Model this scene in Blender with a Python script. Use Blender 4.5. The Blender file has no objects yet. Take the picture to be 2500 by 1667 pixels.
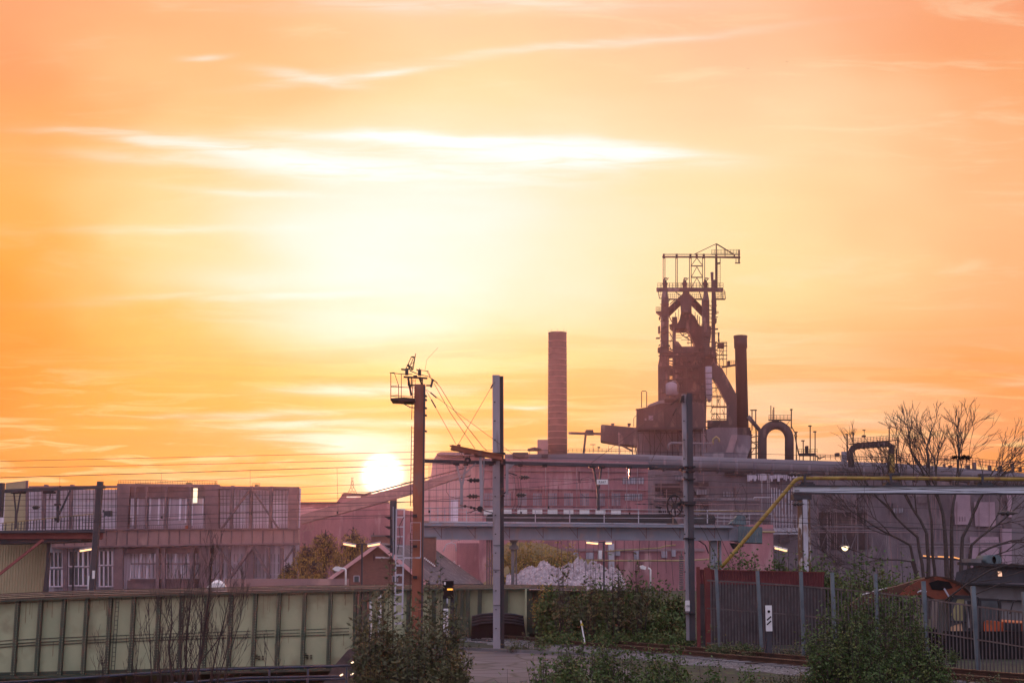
import bpy, math, random
from mathutils import Vector, Matrix, noise as mnoise
random.seed(7)
R = math.radians
scene = bpy.context.scene
col = scene.collection
# ---------------------------------------------------------------- camera
W, Hh = 2500.0, 1667.0
FPX = 3611.0
CX, CY = W / 2, Hh / 2
PITCH = R(8.92)
EYE = 2.6
CP, SP = math.cos(PITCH), math.sin(PITCH)
cam_data = bpy.data.cameras.new('camera')
cam = bpy.data.objects.new('camera', cam_data)
col.objects.link(cam)
cam.location = (0, 0, EYE)
cam.rotation_euler = (math.pi / 2 + PITCH, 0, 0)
cam_data.sensor_width = 36.0
cam_data.lens = 36.0 * FPX / W
cam_data.clip_start = 0.2
cam_data.clip_end = 12000
scene.camera = cam
scene.view_settings.view_transform = 'Standard'
scene.view_settings.look = 'None'
scene.view_settings.exposure = 0.0
scene.view_settings.gamma = 1.0
scene.cycles.volume_bounces = 0
scene.cycles.max_bounces = 5
scene.cycles.transparent_max_bounces = 8


def P(px, py, Y):
    """photograph position + distance -> point in the world"""
    a = (px - CX) / FPX
    b = (CY - py) / FPX
    t = Y / (CP - b * SP)
    return Vector((a * t, Y, EYE + (SP + b * CP) * t))


def uv_of(px, py):
    p = P(px, py, 1.0)
    return p.x, p.z - EYE


def M(n, Y):
    return n * Y / FPX


def jit():
    return random.uniform(0.0, 1.0)


# ---------------------------------------------------------------- objects
def tag(o, label=None, cat=None, group=None, kind=None):
    if label: o['label'] = label
    if cat: o['category'] = cat
    if group: o['group'] = group
    if kind: o['kind'] = kind
    return o


def thing(name, label, cat, loc=(0, 0, 0), group=None):
    o = bpy.data.objects.new(name, None)
    col.objects.link(o)
    o.location = loc
    o.empty_display_size = 0.3
    return tag(o, label, cat, group)


def world_loc(o):
    v = Vector((0, 0, 0))
    while o is not None:
        v = v + Vector(o.location)
        o = o.parent
    return v


def copy_tree(o, parent=None):
    c = o.copy()
    col.objects.link(c)
    c.parent = parent
    for ch in [k for k in col.objects if k.parent == o]:
        copy_tree(ch, c)
    return c


SPLIT = {'wall_patch', 'cross_rail', 'machinery', 'bracket', 'girder_stiffener', 'joint_strip', 'end_plate', 'drip_pan', 'step_bolt',
         'weld_collar', 'ridge_cap', 'roof_vent', 'rooftop_unit', 'clamp', 'body_frame', 'valve_gear', 'vent_post', 'wall_pipe', 'pier',
         'pipe_joint', 'flange', 'leg', 'small_piping', 'vent_pipe', 'vent_bend', 'ledge', 'pipe_band', 'gap_light_strip', 'cross_beam', 'clamp', 'fitting', 'rung', 'tubes', 'vent', 'wall_frame', 'beam_flange', 'column_flange', 'marking'}


class MB:
    """collects shapes; build() links them as ONE mesh"""
    def __init__(s):
        s.v, s.f, s.sm, s.pr = [], [], [], []

    def add(s, vs, fs, smooth=False):
        n = len(s.v)
        s.pr.append((n, len(s.f)))
        s.v += [tuple(p) for p in vs]
        s.f += [tuple(i + n for i in f) for f in fs]
        s.sm += [smooth] * len(fs)
        return s

    def box(s, x0, x1, y0, y1, z0, z1):
        vs = [(x, y, z) for x in (x0, x1) for y in (y0, y1) for z in (z0, z1)]
        return s.add(vs, [(0, 1, 3, 2), (4, 6, 7, 5), (0, 4, 5, 1), (2, 3, 7, 6), (0, 2, 6, 4), (1, 5, 7, 3)])

    def pbox(s, x0, y0, x1, y1, Y, t=0.3, j=None):
        j = 0.00012 * Y * jit() if j is None else j
        Y = Y - j
        ym = (y0 + y1) / 2
        if t > 2: return s.poly([(x0, y0), (x1, y0), (x1, y1), (x0, y1)], Y + j, t, j)
        return s.box(P(x0, ym, Y).x, P(x1, ym, Y).x, Y, Y + t + j, P(0, y1, Y).z, P(0, y0, Y).z)

    def poly(s, pts, Y, t=0.3, j=None, k=None):
        j = 0.00012 * Y * jit() if j is None else j
        Y = Y - j
        a = [P(x, y, Y) for x, y in pts]
        area = sum(a[i - 1].x * a[i].z - a[i].x * a[i - 1].z for i in range(len(a)))
        if area < 0: a.reverse()
        if k is None: k = sum(p.x for p in a) / len(a) / Y if t > 2 else 0.0   # side faces run roughly along the line of sight
        b = [p + Vector((t * k, t + j, 0)) for p in a]
        n = len(a)
        fs = [tuple(range(n)), tuple(range(2 * n - 1, n - 1, -1))]
        fs += [(i, (i + n), (i + 1) % n + n, (i + 1) % n) for i in range(n)]
        return s.add(a + b, fs)

    def bar(s, p, q, w, h=None, up=(0, 0, 1)):
        p, q = Vector(p), Vector(q)
        h = w if h is None else h
        d = (q - p)
        if d.length < 1e-6: return s
        d.normalize()
        up = Vector(up)
        if abs(d.dot(up)) > 0.95: up = Vector((0, 1, 0))
        x = d.cross(up).normalized() * (w / 2)
        y = x.cross(d).normalized() * (h / 2)
        vs = [p - x - y, p + x - y, p + x + y, p - x + y, q - x - y, q + x - y, q + x + y, q - x + y]
        return s.add(vs, [(3, 2, 1, 0), (4, 5, 6, 7), (0, 1, 5, 4), (1, 2, 6, 5), (2, 3, 7, 6), (3, 0, 4, 7)])

    def pbar(s, x0, y0, x1, y1, Y, wpx, Y2=None, d=None):
        j = 0.00012 * Y * jit()
        Y2 = Y if Y2 is None else Y2
        p, q = P(x0, y0, Y - j), P(x1, y1, Y2 - j)
        w = M(wpx, (Y + Y2) / 2)
        dd = q - p
        # width lies in the xz plane, depth along y
        n = Vector((-dd.z, 0, dd.x))
        if n.length < 1e-9: n = Vector((1, 0, 0))
        n.normalize()
        n *= w / 2
        e = Vector((0, (w if d is None else d) / 2, 0))
        vs = [p - n - e, p + n - e, p + n + e, p - n + e, q - n - e, q + n - e, q + n + e, q - n + e]
        return s.add(vs, [(3, 2, 1, 0), (4, 5, 6, 7), (0, 1, 5, 4), (1, 2, 6, 5), (2, 3, 7, 6), (3, 0, 4, 7)])

    def tube(s, pts, r, seg=6, r2=None, cap=True, smooth=True):
        pts = [Vector(p) for p in pts]
        n = len(pts)
        vs, fs = [], []
        ref = None
        for i, p in enumerate(pts):
            a = pts[max(i - 1, 0)]
            b = pts[min(i + 1, n - 1)]
            d = (b - a).normalized()
            if ref is None:
                ref = Vector((0, 0, 1)) if abs(d.z) < 0.9 else Vector((0, 1, 0))
            x = d.cross(ref)
            if x.length < 1e-4: x = d.cross(Vector((1, 0, 0)))
            x.normalize()
            y = x.cross(d).normalized()
            ref = y
            rr = r if r2 is None else r + (r2 - r) * i / (n - 1)
            if isinstance(r, (list, tuple)): rr = r[i]
            for k in range(seg):
                t = 2 * math.pi * k / seg
                vs.append(p + x * math.cos(t) * rr + y * math.sin(t) * rr)
        for i in range(n - 1):
            for k in range(seg):
                k2 = (k + 1) % seg
                fs.append((i * seg + k, i * seg + k2, (i + 1) * seg + k2, (i + 1) * seg + k))
        s.add(vs, fs, smooth)
        if cap:
            m = len(s.v) - n * seg
            s.f.append(tuple(m + k for k in reversed(range(seg)))); s.sm.append(False)
            s.f.append(tuple(m + (n - 1) * seg + k for k in range(seg))); s.sm.append(False)
        return s

    def ptube(s, pts, Y, rpx, seg=6, **k):
        """polyline given in photo positions; entries (x,y) or (x,y,Y)"""
        a = [P(p[0], p[1], p[2] if len(p) > 2 else Y) for p in pts]
        return s.tube(a, M(rpx, Y), seg, **k)

    def cyl(s, c, r, z0, z1, seg=20, r2=None, cap=True):
        return s.tube([(c[0], c[1], z0), (c[0], c[1], z1)], r, seg, r2=r2, cap=cap)

    def rail(s, x0, y0, x1, y1, Y, hpx, n, wpx=1.0, rows=2, Y2=None):
        """guard rail standing on the line (x0,y0)-(x1,y1)"""
        Y2 = Y if Y2 is None else Y2
        for k in range(rows):
            f = (k + 1) / rows
            s.pbar(x0, y0 - hpx * f, x1, y1 - hpx * f, Y, wpx, Y2)
        for i in range(n + 1):
            t = i / n
            x, y = x0 + (x1 - x0) * t, y0 + (y1 - y0) * t
            yy = Y + (Y2 - Y) * t
            s.pbar(x, y, x, y - hpx, yy, wpx)
        return s

    def build(s, name, mat, parent=None, **k):
        if name in SPLIT and len(s.pr) > 1:
            o = None
            ends = s.pr[1:] + [(len(s.v), len(s.f))]
            for (a, fa), (b, fb) in zip(s.pr, ends):
                q = MB(); q.v = s.v[a:b]; q.f = [tuple(i - a for i in f) for f in s.f[fa:fb]]; q.sm = s.sm[fa:fb]
                o = q.build(name, mat, parent, **k)
            return o
        me = bpy.data.meshes.new(name)
        o0 = world_loc(parent) if parent else Vector((0, 0, 0))
        vs = [(p[0] - o0.x, p[1] - o0.y, p[2] - o0.z) for p in s.v]
        me.from_pydata(vs, [], s.f)
        if any(s.sm): me.polygons.foreach_set('use_smooth', s.sm)
        me.materials.append(mat)
        me.update()
        o = bpy.data.objects.new(name, me)
        col.objects.link(o)
        if parent: o.parent = parent
        if k: tag(o, **k)
        return o


def solo(name, mb, mat, label, cat, group=None, kind=None):
    """a thing that is one mesh, with its origin at its base"""
    zs = min(p[2] for p in mb.v)
    xs = sum(p[0] for p in mb.v) / len(mb.v)
    ys = sum(p[1] for p in mb.v) / len(mb.v)
    o0 = Vector((xs, ys, zs))
    mb.v = [(p[0] - xs, p[1] - ys, p[2] - zs) for p in mb.v]
    o = mb.build(name, mat)
    o.location = o0
    return tag(o, label, cat, group, kind)


# ---------------------------------------------------------------- materials
def srgb(c):
    return tuple(((x / 255) / 12.92 if x / 255 <= 0.04045 else ((x / 255 + 0.055) / 1.055) ** 2.4) for x in c)


MATS = {}


def mat(name, c1, c2=None, scale=1.0, rough=0.8, metal=0.0, stretch=(1, 1, 1), bump=0.0, lo=0.35, hi=0.65,
        wave=None, c3=None, s3=6.0, spec=0.3, emit=None, trans=0.0):
    if name in MATS: return MATS[name]
    m = bpy.data.materials.new(name)
    m.use_nodes = True
    nt = m.node_tree
    b = nt.nodes['Principled BSDF']
    b.inputs['Roughness'].default_value = rough
    b.inputs['Metallic'].default_value = metal
    b.inputs['Specular IOR Level'].default_value = spec
    tc = nt.nodes.new('ShaderNodeTexCoord')
    mp = nt.nodes.new('ShaderNodeMapping')
    mp.inputs['Scale'].default_value = stretch
    nt.links.new(tc.outputs['Object'], mp.inputs['Vector'])
    c2 = c2 or tuple(min(1, x * 0.72) for x in c1)
    n = nt.nodes.new('ShaderNodeTexNoise')
    n.inputs['Scale'].default_value = scale
    n.inputs['Detail'].default_value = 6
    n.inputs['Roughness'].default_value = 0.65
    nt.links.new(mp.outputs[0], n.inputs['Vector'])
    r = nt.nodes.new('ShaderNodeMapRange')
    r.inputs['From Min'].default_value = lo
    r.inputs['From Max'].default_value = hi
    nt.links.new(n.outputs['Fac'], r.inputs['Value'])
    mx = nt.nodes.new('ShaderNodeMix')
    mx.data_type = 'RGBA'
    mx.inputs['A'].default_value = (*c1, 1)
    mx.inputs['B'].default_value = (*c2, 1)
    nt.links.new(r.outputs[0], mx.inputs['Factor'])
    out = mx.outputs['Result']
    if c3:
        n3 = nt.nodes.new('ShaderNodeTexNoise')
        n3.inputs['Scale'].default_value = s3
        n3.inputs['Detail'].default_value = 4
        nt.links.new(mp.outputs[0], n3.inputs['Vector'])
        r3 = nt.nodes.new('ShaderNodeMapRange')
        r3.inputs['From Min'].default_value = 0.55
        r3.inputs['From Max'].default_value = 0.68
        nt.links.new(n3.outputs['Fac'], r3.inputs['Value'])
        m3 = nt.nodes.new('ShaderNodeMix')
        m3.data_type = 'RGBA'
        m3.inputs['B'].default_value = (*c3, 1)
        nt.links.new(r3.outputs[0], m3.inputs['Factor'])
        nt.links.new(out, m3.inputs['A'])
        out = m3.outputs['Result']
    nt.links.new(out, b.inputs['Base Color'])
    hsrc = n.outputs['Fac']
    if wave:   # (scale, direction) corrugation
        w = nt.nodes.new('ShaderNodeTexWave')
        w.bands_direction = wave[1]
        w.inputs['Scale'].default_value = wave[0]
        nt.links.new(tc.outputs['Object'], w.inputs['Vector'])
        hsrc = w.outputs['Fac']
        bump = bump or 0.6
    if bump:
        bp = nt.nodes.new('ShaderNodeBump')
        bp.inputs['Strength'].default_value = bump
        bp.inputs['Distance'].default_value = 0.05
        nt.links.new(hsrc, bp.inputs['Height'])
        nt.links.new(bp.outputs[0], b.inputs['Normal'])
    if emit:
        b.inputs['Emission Color'].default_value = (*emit[0], 1)
        b.inputs['Emission Strength'].default_value = emit[1]
    MATS[name] = m
    return m


def brick_mat(name, c1, c2, mortar, scale=1.0):
    m = bpy.data.materials.new(name); m.use_nodes = True
    nt = m.node_tree
    b = nt.nodes['Principled BSDF']; b.inputs['Roughness'].default_value = 0.9
    tc = nt.nodes.new('ShaderNodeTexCoord')
    sx = nt.nodes.new('ShaderNodeSeparateXYZ'); nt.links.new(tc.outputs['Object'], sx.inputs[0])
    ad = nt.nodes.new('ShaderNodeMath'); ad.operation = 'ADD'
    nt.links.new(sx.outputs[0], ad.inputs[0]); nt.links.new(sx.outputs[1], ad.inputs[1])
    cb = nt.nodes.new('ShaderNodeCombineXYZ')
    nt.links.new(ad.outputs[0], cb.inputs[0]); nt.links.new(sx.outputs[2], cb.inputs[1])
    br = nt.nodes.new('ShaderNodeTexBrick')
    br.inputs['Scale'].default_value = scale
    br.inputs['Color1'].default_value = (*c1, 1); br.inputs['Color2'].default_value = (*c2, 1)
    br.inputs['Mortar'].default_value = (*mortar, 1)
    br.inputs['Mortar Size'].default_value = 0.03
    nt.links.new(cb.outputs[0], br.inputs['Vector'])
    nt.links.new(br.outputs['Color'], b.inputs['Base Color'])
    return m
# ---------------------------------------------------------------- sky
SUN_PX = (934, 1158)
su, sv = uv_of(*SUN_PX)
sun_dir = Vector((su, 1.0, sv)).normalized()
SUN_EL = math.asin(sun_dir.z)
SUN_AZ = math.atan2(su, 1.0)          # from +Y towards +X
world = bpy.data.worlds.new('World')
scene.world = world
world.use_nodes = True
nt = world.node_tree
for n_ in list(nt.nodes): nt.nodes.remove(n_)
NN, LK = nt.nodes, nt.links


def setin(sock, v):
    if isinstance(v, (int, float)): sock.default_value = v
    elif isinstance(v, tuple): sock.default_value = v if len(v) != 3 or len(sock.default_value) == 3 else (*v, 1)
    else: LK.new(v, sock)


def mth(op, a, b=None, c=None, clamp=False):
    n = NN.new('ShaderNodeMath'); n.operation = op; n.use_clamp = clamp
    setin(n.inputs[0], a)
    if b is not None: setin(n.inputs[1], b)
    if c is not None: setin(n.inputs[2], c)
    return n.outputs[0]


def mixc(f, a, b, mode='MIX'):
    n = NN.new('ShaderNodeMix'); n.data_type = 'RGBA'; n.blend_type = mode
    setin(n.inputs['Factor'], f); setin(n.inputs['A'], a); setin(n.inputs['B'], b)
    return n.outputs['Result']


def sstep(x, a, b, t0=0.0, t1=1.0):
    n = NN.new('ShaderNodeMapRange'); n.interpolation_type = 'SMOOTHSTEP'
    setin(n.inputs['Value'], x)
    n.inputs['From Min'].default_value = a; n.inputs['From Max'].default_value = b
    n.inputs['To Min'].default_value = t0; n.inputs['To Max'].default_value = t1
    return n.outputs[0]


def ramp(x, stops):
    n = NN.new('ShaderNodeValToRGB'); setin(n.inputs[0], x)
    cr = n.color_ramp; cr.interpolation = 'B_SPLINE' if len(stops) > 3 else 'EASE'
    stops = sorted(stops)
    cr.elements[0].position, cr.elements[0].color = stops[0][0], (*stops[0][1], 1)
    cr.elements[1].position, cr.elements[1].color = stops[-1][0], (*stops[-1][1], 1)
    for p, c in stops[1:-1]:
        e = cr.elements.new(p); e.color = (*c, 1)
    return n.outputs[0]


tc = NN.new('ShaderNodeTexCoord')
sep = NN.new('ShaderNodeSeparateXYZ'); LK.new(tc.outputs['Generated'], sep.inputs[0])
dx, dy, dz = sep.outputs
yy = mth('MAXIMUM', dy, 0.15)
U = mth('DIVIDE', dx, yy)
V = mth('DIVIDE', dz, yy)
# slow wander of the bands so no edge is ruler-straight
cmb = NN.new('ShaderNodeCombineXYZ'); LK.new(U, cmb.inputs[0]); LK.new(V, cmb.inputs[1])


def noise2(su_, sv_, detail=5, rough=0.55, dist=0.0, off=0.0, scale=1.0):
    mp = NN.new('ShaderNodeMapping'); mp.inputs['Scale'].default_value = (su_, sv_, 1)
    mp.inputs['Location'].default_value = (off, off * 0.7, off * 1.3)
    LK.new(cmb.outputs[0], mp.inputs[0])
    n = NN.new('ShaderNodeTexNoise'); n.inputs['Scale'].default_value = scale
    n.inputs['Detail'].default_value = detail; n.inputs['Roughness'].default_value = rough
    n.inputs['Distortion'].default_value = dist
    LK.new(mp.outputs[0], n.inputs['Vector'])
    return n.outputs['Fac']


wob = mth('MULTIPLY', mth('SUBTRACT', noise2(5, 12, 4, off=3.1), 0.5), 0.10)
Vw = mth('ADD', V, wob)
Uw = mth('ADD', U, mth('MULTIPLY', mth('SUBTRACT', noise2(4, 9, 3, off=9.2), 0.5), 0.25))


def vt(py):      # ramp coordinate of a photograph row
    return max(0.0, min(1.0, uv_of(1250, py)[1] / 0.5))


def colramp(stops):
    return ramp(mth('DIVIDE', Vw, 0.5), [(vt(y), srgb(c)) for y, c in stops])


c_l = colramp([(1400, (255, 170, 90)), (1000, (253, 138, 26)), (850, (253, 138, 8)), (640, (254, 168, 44)),
               (430, (254, 184, 104)), (180, (250, 152, 88)), (0, (247, 168, 116))])
c_ml = colramp([(1400, (255, 176, 80)), (1130, (255, 166, 66)), (950, (254, 168, 56)), (800, (254, 194, 86)),
                (640, (255, 219, 146)), (430, (254, 213, 148)), (250, (253, 198, 134)), (0, (252, 180, 124))])
c_m = colramp([(1400, (255, 190, 100)), (1130, (255, 184, 96)), (950, (254, 196, 100)), (850, (254, 222, 132)),
               (700, (255, 247, 226)), (480, (255, 242, 222)), (250, (255, 226, 170)), (120, (254, 214, 160)), (0, (253, 202, 162))])
c_mr = colramp([(1400, (255, 205, 175)), (1050, (255, 208, 168)), (850, (254, 204, 140)), (650, (254, 226, 158)),
                (430, (254, 226, 176)), (250, (253, 212, 164)), (0, (252, 188, 146))])
c_r = colramp([(1400, (255, 150, 95)), (1050, (255, 160, 96)), (850, (254, 170, 104)), (600, (254, 190, 134)),
               (380, (252, 184, 128)), (160, (250, 166, 106)), (0, (247, 158, 112))])
x0, x1, x2, x3, x4 = [uv_of(x, 800)[0] for x in (-40, 470, 1020, 1750, 2540)]
sky = mixc(sstep(Uw, x0, x1), c_l, c_ml)
sky = mixc(sstep(Uw, x1, x2), sky, c_m)
sky = mixc(sstep(Uw, x2, x3), sky, c_mr)
sky = mixc(sstep(Uw, x3, x4), sky, c_r)


def lobe(px, py, ru, rv, slope=0.0, power=1.0):
    """soft elongated patch of cloud: centre and half sizes in photo units"""
    a, b = uv_of(px, py)
    du = mth('DIVIDE', mth('SUBTRACT', U, a), ru / FPX)
    dv = mth('SUBTRACT', mth('SUBTRACT', mth('ADD', V, mth('MULTIPLY', wob, 0.25)), b), mth('MULTIPLY', mth('SUBTRACT', U, a), slope))
    dv = mth('DIVIDE', dv, rv / FPX)
    d = mth('ADD', mth('MULTIPLY', du, du), mth('MULTIPLY', dv, dv))
    return mth('EXPONENT', mth('MULTIPLY', d, -power))


# thin streaks of cirrus, brighter than the air behind
streak = noise2(7, 46, 7, 0.62, 0.6, off=1.7)
streak2 = noise2(15, 150, 6, 0.6, 0.8, off=5.3)
broad = noise2(3, 14, 5, 0.55, 0.5, off=12.4)
warm = srgb((255, 232, 190))
white = (1.06, 1.03, 1.0)
sf = mth('MULTIPLY', mth('MULTIPLY', sstep(streak, 0.50, 0.74), 0.42), sstep(U, -0.36, -0.12, 0.3, 1.0))
sky = mixc(sf, sky, warm)
# darker orange bars, low and to the left and right of the sun
low = mth('MULTIPLY', sstep(V, 0.20, 0.10), mth('SUBTRACT', 1.0, lobe(1000, 640, 500, 170)))
bars = mth('MULTIPLY', mth('MULTIPLY', sstep(noise2(4, 60, 6, 0.55, 0.7, off=8.1), 0.46, 0.60), low), 0.60)
sky = mixc(bars, sky, srgb((252, 160, 66)))
barsl = mth('MULTIPLY', mth('MULTIPLY', sstep(streak2, 0.50, 0.66), sstep(V, 0.17, 0.07)), 0.55)
sky = mixc(barsl, sky, srgb((255, 226, 160)))
texn = sstep(streak2, 0.30, 0.62, 0.35, 1.0)
for (px, py, ru, rv, sl, pw) in [
        (1120, 346, 330, 17, -0.04, 1.4), (1400, 372, 270, 20, -0.07, 1.4), (1260, 380, 330, 34, -0.06, .9), (1100, 430, 330, 34, -0.04, .55),
        (500, 360, 260, 17, -0.10, 0.62), (420, 392, 230, 16, -0.05, .32), (780, 405, 270, 36, -0.14, 0.85), (640, 470, 200, 10, -.05, .4), (500, 560, 300, 12, .02, .3), (700, 730, 380, 12, .03, .4),
        (760, 186, 110, 13, -0.12, 0.5), (900, 176, 210, 10, 0.12, 0.5), (1420, 108, 420, 10, 0.10, 0.30),
        (500, 142, 50, 8, 0.1, 0.35), (890, 1092, 110, 26, 0.0, 1.2), (860, 1070, 190, 16, 0.0, 0.6), (830, 1032, 260, 12, 0.03, 0.55),
        (900, 945, 200, 16, 0.03, 0.55), (620, 1010, 200, 9, 0.04, 0.4), (250, 330, 160, 7, -0.04, 0.3),
        (1290, 985, 60, 5, 0.0, 0.4), (1150, 10, 500, 26, 0.0, 0.3)]:
    f = mth('MULTIPLY', mth('MULTIPLY', lobe(px, py, ru, rv, sl), texn), pw * 1.25, clamp=True)
    sky = mixc(f, sky, white)
# the wide burnt-out glow above the sun
for (px, py, ru, rv, pw) in [(1010, 640, 410, 150, 0.85), (760, 690, 330, 42, 0.5), (1130, 530, 400, 80, 0.5), (900, 790, 260, 60, 0.6)]:
    f = mth('MULTIPLY', mth('MULTIPLY', lobe(px, py, ru, rv), sstep(broad, 0.25, 0.6, 0.55, 1.0)), pw, clamp=True)
    sky = mixc(f, sky, (1.0, 0.982, 0.96))
# sun disc and aureole
vm = NN.new('ShaderNodeVectorMath'); vm.operation = 'DOT_PRODUCT'
LK.new(tc.outputs['Generated'], vm.inputs[0]); vm.inputs[1].default_value = sun_dir
ang = mth('ARCCOSINE', mth('MINIMUM', vm.outputs['Value'], 1.0))
halo = mth('EXPONENT', mth('MULTIPLY', mth('POWER', mth('DIVIDE', ang, 0.040), 2.0), -1.0))
halo2 = mth('EXPONENT', mth('MULTIPLY', mth('POWER', mth('DIVIDE', ang, 0.0215), 2.0), -1.0))
disc = sstep(ang, 0.0175, 0.0060)
sky = mixc(mth('MULTIPLY', halo, 0.6), sky, srgb((255, 226, 130)))
sky = mixc(mth('MULTIPLY', halo2, 1.0), sky, (1.05, 0.98, 0.78))
sky = mixc(disc, sky, (3.0, 2.7, 2.0))
# the sky away from the sunset: dusky lilac, from behind the camera up to the zenith
back = sstep(dy, 0.55, -0.05)
zen = sstep(dz, 0.42, 0.80)
dusk = mixc(sstep(dz, 0.0, 0.8), srgb((190, 177, 188)), srgb((176, 175, 194)))
AMB = NN.new('ShaderNodeMix'); AMB.data_type = 'RGBA'; AMB.blend_type = 'MULTIPLY'
AMB.inputs['Factor'].default_value = 1.0
LK.new(dusk, AMB.inputs['A']); AMB.inputs['B'].default_value = (1.80, 1.80, 1.84, 1)
sky = mixc(mth('MAXIMUM', back, zen), sky, AMB.outputs['Result'])
nish = NN.new('ShaderNodeTexSky'); nish.sky_type = 'NISHITA'
nish.sun_disc = False
nish.sun_elevation = SUN_EL
nish.sun_rotation = SUN_AZ
nish.air_density = 2.0; nish.dust_density = 3.0
bg1 = NN.new('ShaderNodeBackground'); LK.new(sky, bg1.inputs[0]); bg1.inputs[1].default_value = 1.0
bg2 = NN.new('ShaderNodeBackground'); LK.new(nish.outputs[0], bg2.inputs[0]); bg2.inputs[1].default_value = 0.012
ads = NN.new('ShaderNodeAddShader'); LK.new(bg1.outputs[0], ads.inputs[0]); LK.new(bg2.outputs[0], ads.inputs[1])
wo = NN.new('ShaderNodeOutputWorld'); LK.new(ads.outputs[0], wo.inputs[0])
world.cycles.sampling_method = 'MANUAL'
world.cycles.sample_map_resolution = 512
sun_data = bpy.data.lights.new('sun', 'SUN')
sun_data.energy = 2.0
sun_data.angle = R(0.6)
sun_data.color = (1.0, 0.33, 0.19)
sun = bpy.data.objects.new('sun', sun_data)
col.objects.link(sun)
sun.rotation_euler = Vector(-sun_dir).to_track_quat('-Z', 'Y').to_euler()
# ---------------------------------------------------------------- haze
def haze_box(x0, x1, y0, y1, z0, z1, dens, colr, aniso):
    mb = MB().box(x0, x1, y0, y1, z0, z1)
    m = bpy.data.materials.new('haze'); m.use_nodes = True
    t = m.node_tree
    for n in list(t.nodes): t.nodes.remove(n)
    o = t.nodes.new('ShaderNodeOutputMaterial')
    v = t.nodes.new('ShaderNodeVolumePrincipled')
    v.inputs['Color'].default_value = (*colr, 1)
    v.inputs['Density'].default_value = dens
    v.inputs['Anisotropy'].default_value = aniso
    t.links.new(v.outputs[0], o.inputs['Volume'])
    ob = mb.build('haze', m)
    ob['kind'] = 'stuff'
    return ob
haze_box(-420, 420, -20, 560, -6.5, 108, 0.00016, (0.84, 0.72, 0.98), 0.79)
# ---------------------------------------------------------------- materials used throughout
C = {}
C['dark'] = mat('dark steel', (.022, .021, .025), (.042, .038, .044), 3, .6, 0, spec=.15)
C['iron'] = mat('sooty iron', (.034, .029, .036), (.068, .054, .064), .35, .85, 0, (1, 1, .35), c3=(.20, .14, .15), s3=.5)
C['iron2'] = mat('brown plate', (.080, .055, .062), (.045, .033, .038), .25, .85, 0, (1, 1, .4), c3=(.17, .115, .115), s3=.6)
C['lattice'] = mat('thin dark ironwork', (.03, .018, .018), (.05, .03, .03), 1, .8)
C['stackm'] = mat('rusty stack plate', (.045, .032, .040), (.032, .024, .032), .15, .8, 0, (1, 1, .3))
C['lilac'] = mat('lilac cladding', (.88, .78, .90), (.46, .36, .46), 1.1, .6, 0, (2.2, 2.2, .06), lo=.34, hi=.72)  # pale tone raised to paint in light shining through the panels
C['hallplate'] = mat('rusty plated steel', (.34, .20, .20), (.22, .13, .14), .3, .8, 0, (1, 1, .5), c3=(.42, .25, .23), s3=.7)
C['hallframe'] = mat('brown hall frame', (.19, .12, .14), (.12, .08, .095), .6, .8, 0)
C['glassm'] = mat('dull window glazing', (.40, .38, .46), (.18, .16, .21), 1.2, .25, 0, (1.5, 1.5, .15))
C['palemetal'] = mat('pale painted steel', (.50, .48, .56), (.36, .33, .40), .8, .6, 0, (1, 1, .5), c3=(.28, .16, .12), s3=1.4)
C['rose'] = mat('rose painted wall', (.40, .175, .20), (.25, .115, .14), .3, .85, 0, (1, 1, .25), lo=.38, hi=.62, c3=(.46, .26, .28), s3=.5)
C['rosepale'] = mat('pale rose cladding', (.66, .36, .36), (.58, .30, .32), .1, .8, 0, wave=(.9, 'X'))
C['hazedplant'] = mat('grey plant wall with painted haze', (.23, .19, .225), (.14, .11, .14), .2, .85, 0, (1, 1, .35), c3=(.30, .24, .27), s3=.45)  # tone lightened to mauve in place of haze near the ground
C['lilacdim'] = mat('dim lilac plate', (.30, .25, .31), (.22, .18, .23), .6)
C['greypipe'] = mat('grey gas main', (.20, .17, .20), (.14, .115, .14), .2, .7, 0, (.3, 1, 1))
C['band'] = mat('mauve chute plate', (.30, .20, .225), (.24, .155, .18), .3, .8)
C['cream'] = mat('cream corrugated sheet', (.46, .38, .24), (.38, .31, .19), .5, .6, 0, wave=(2.2, 'X'), bump=.8)
C['yellow'] = mat('yellow pipe paint', (.36, .235, .05), (.24, .15, .03), 1.3, .5, 0, c3=(.20, .09, .03), s3=3)
C['white'] = mat('white blue beam paint', (.66, .70, .80), (.55, .57, .66), .7, .5, 0, (.4, 1, 1), c3=(.32, .20, .14), s3=1.1)
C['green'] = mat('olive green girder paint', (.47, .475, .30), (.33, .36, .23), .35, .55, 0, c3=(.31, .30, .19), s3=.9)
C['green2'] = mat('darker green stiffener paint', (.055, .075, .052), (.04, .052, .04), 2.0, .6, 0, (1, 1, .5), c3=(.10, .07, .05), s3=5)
C['rust'] = mat('rusted rail steel', (.075, .038, .028), (.035, .02, .018), 3, .6, .3)
C['railtop'] = mat('polished rail head', (.55, .45, .36), (.40, .30, .24), 3, .25, .9)
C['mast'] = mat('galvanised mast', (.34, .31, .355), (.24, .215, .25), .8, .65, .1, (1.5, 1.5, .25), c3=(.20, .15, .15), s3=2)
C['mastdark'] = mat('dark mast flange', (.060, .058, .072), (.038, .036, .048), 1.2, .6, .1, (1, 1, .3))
C['mastred'] = mat('reddish brown mast', (.33, .105, .06), (.20, .065, .045), .8, .7, .05, (1, 1, .3), c3=(.20, .12, .11), s3=2)
C['wire'] = mat('wire', (.035, .03, .035), (.05, .045, .05), 3, .5, .4)
C['insul'] = mat('brown insulator', (.035, .03, .035), (.06, .05, .05), 4, .3)
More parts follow.
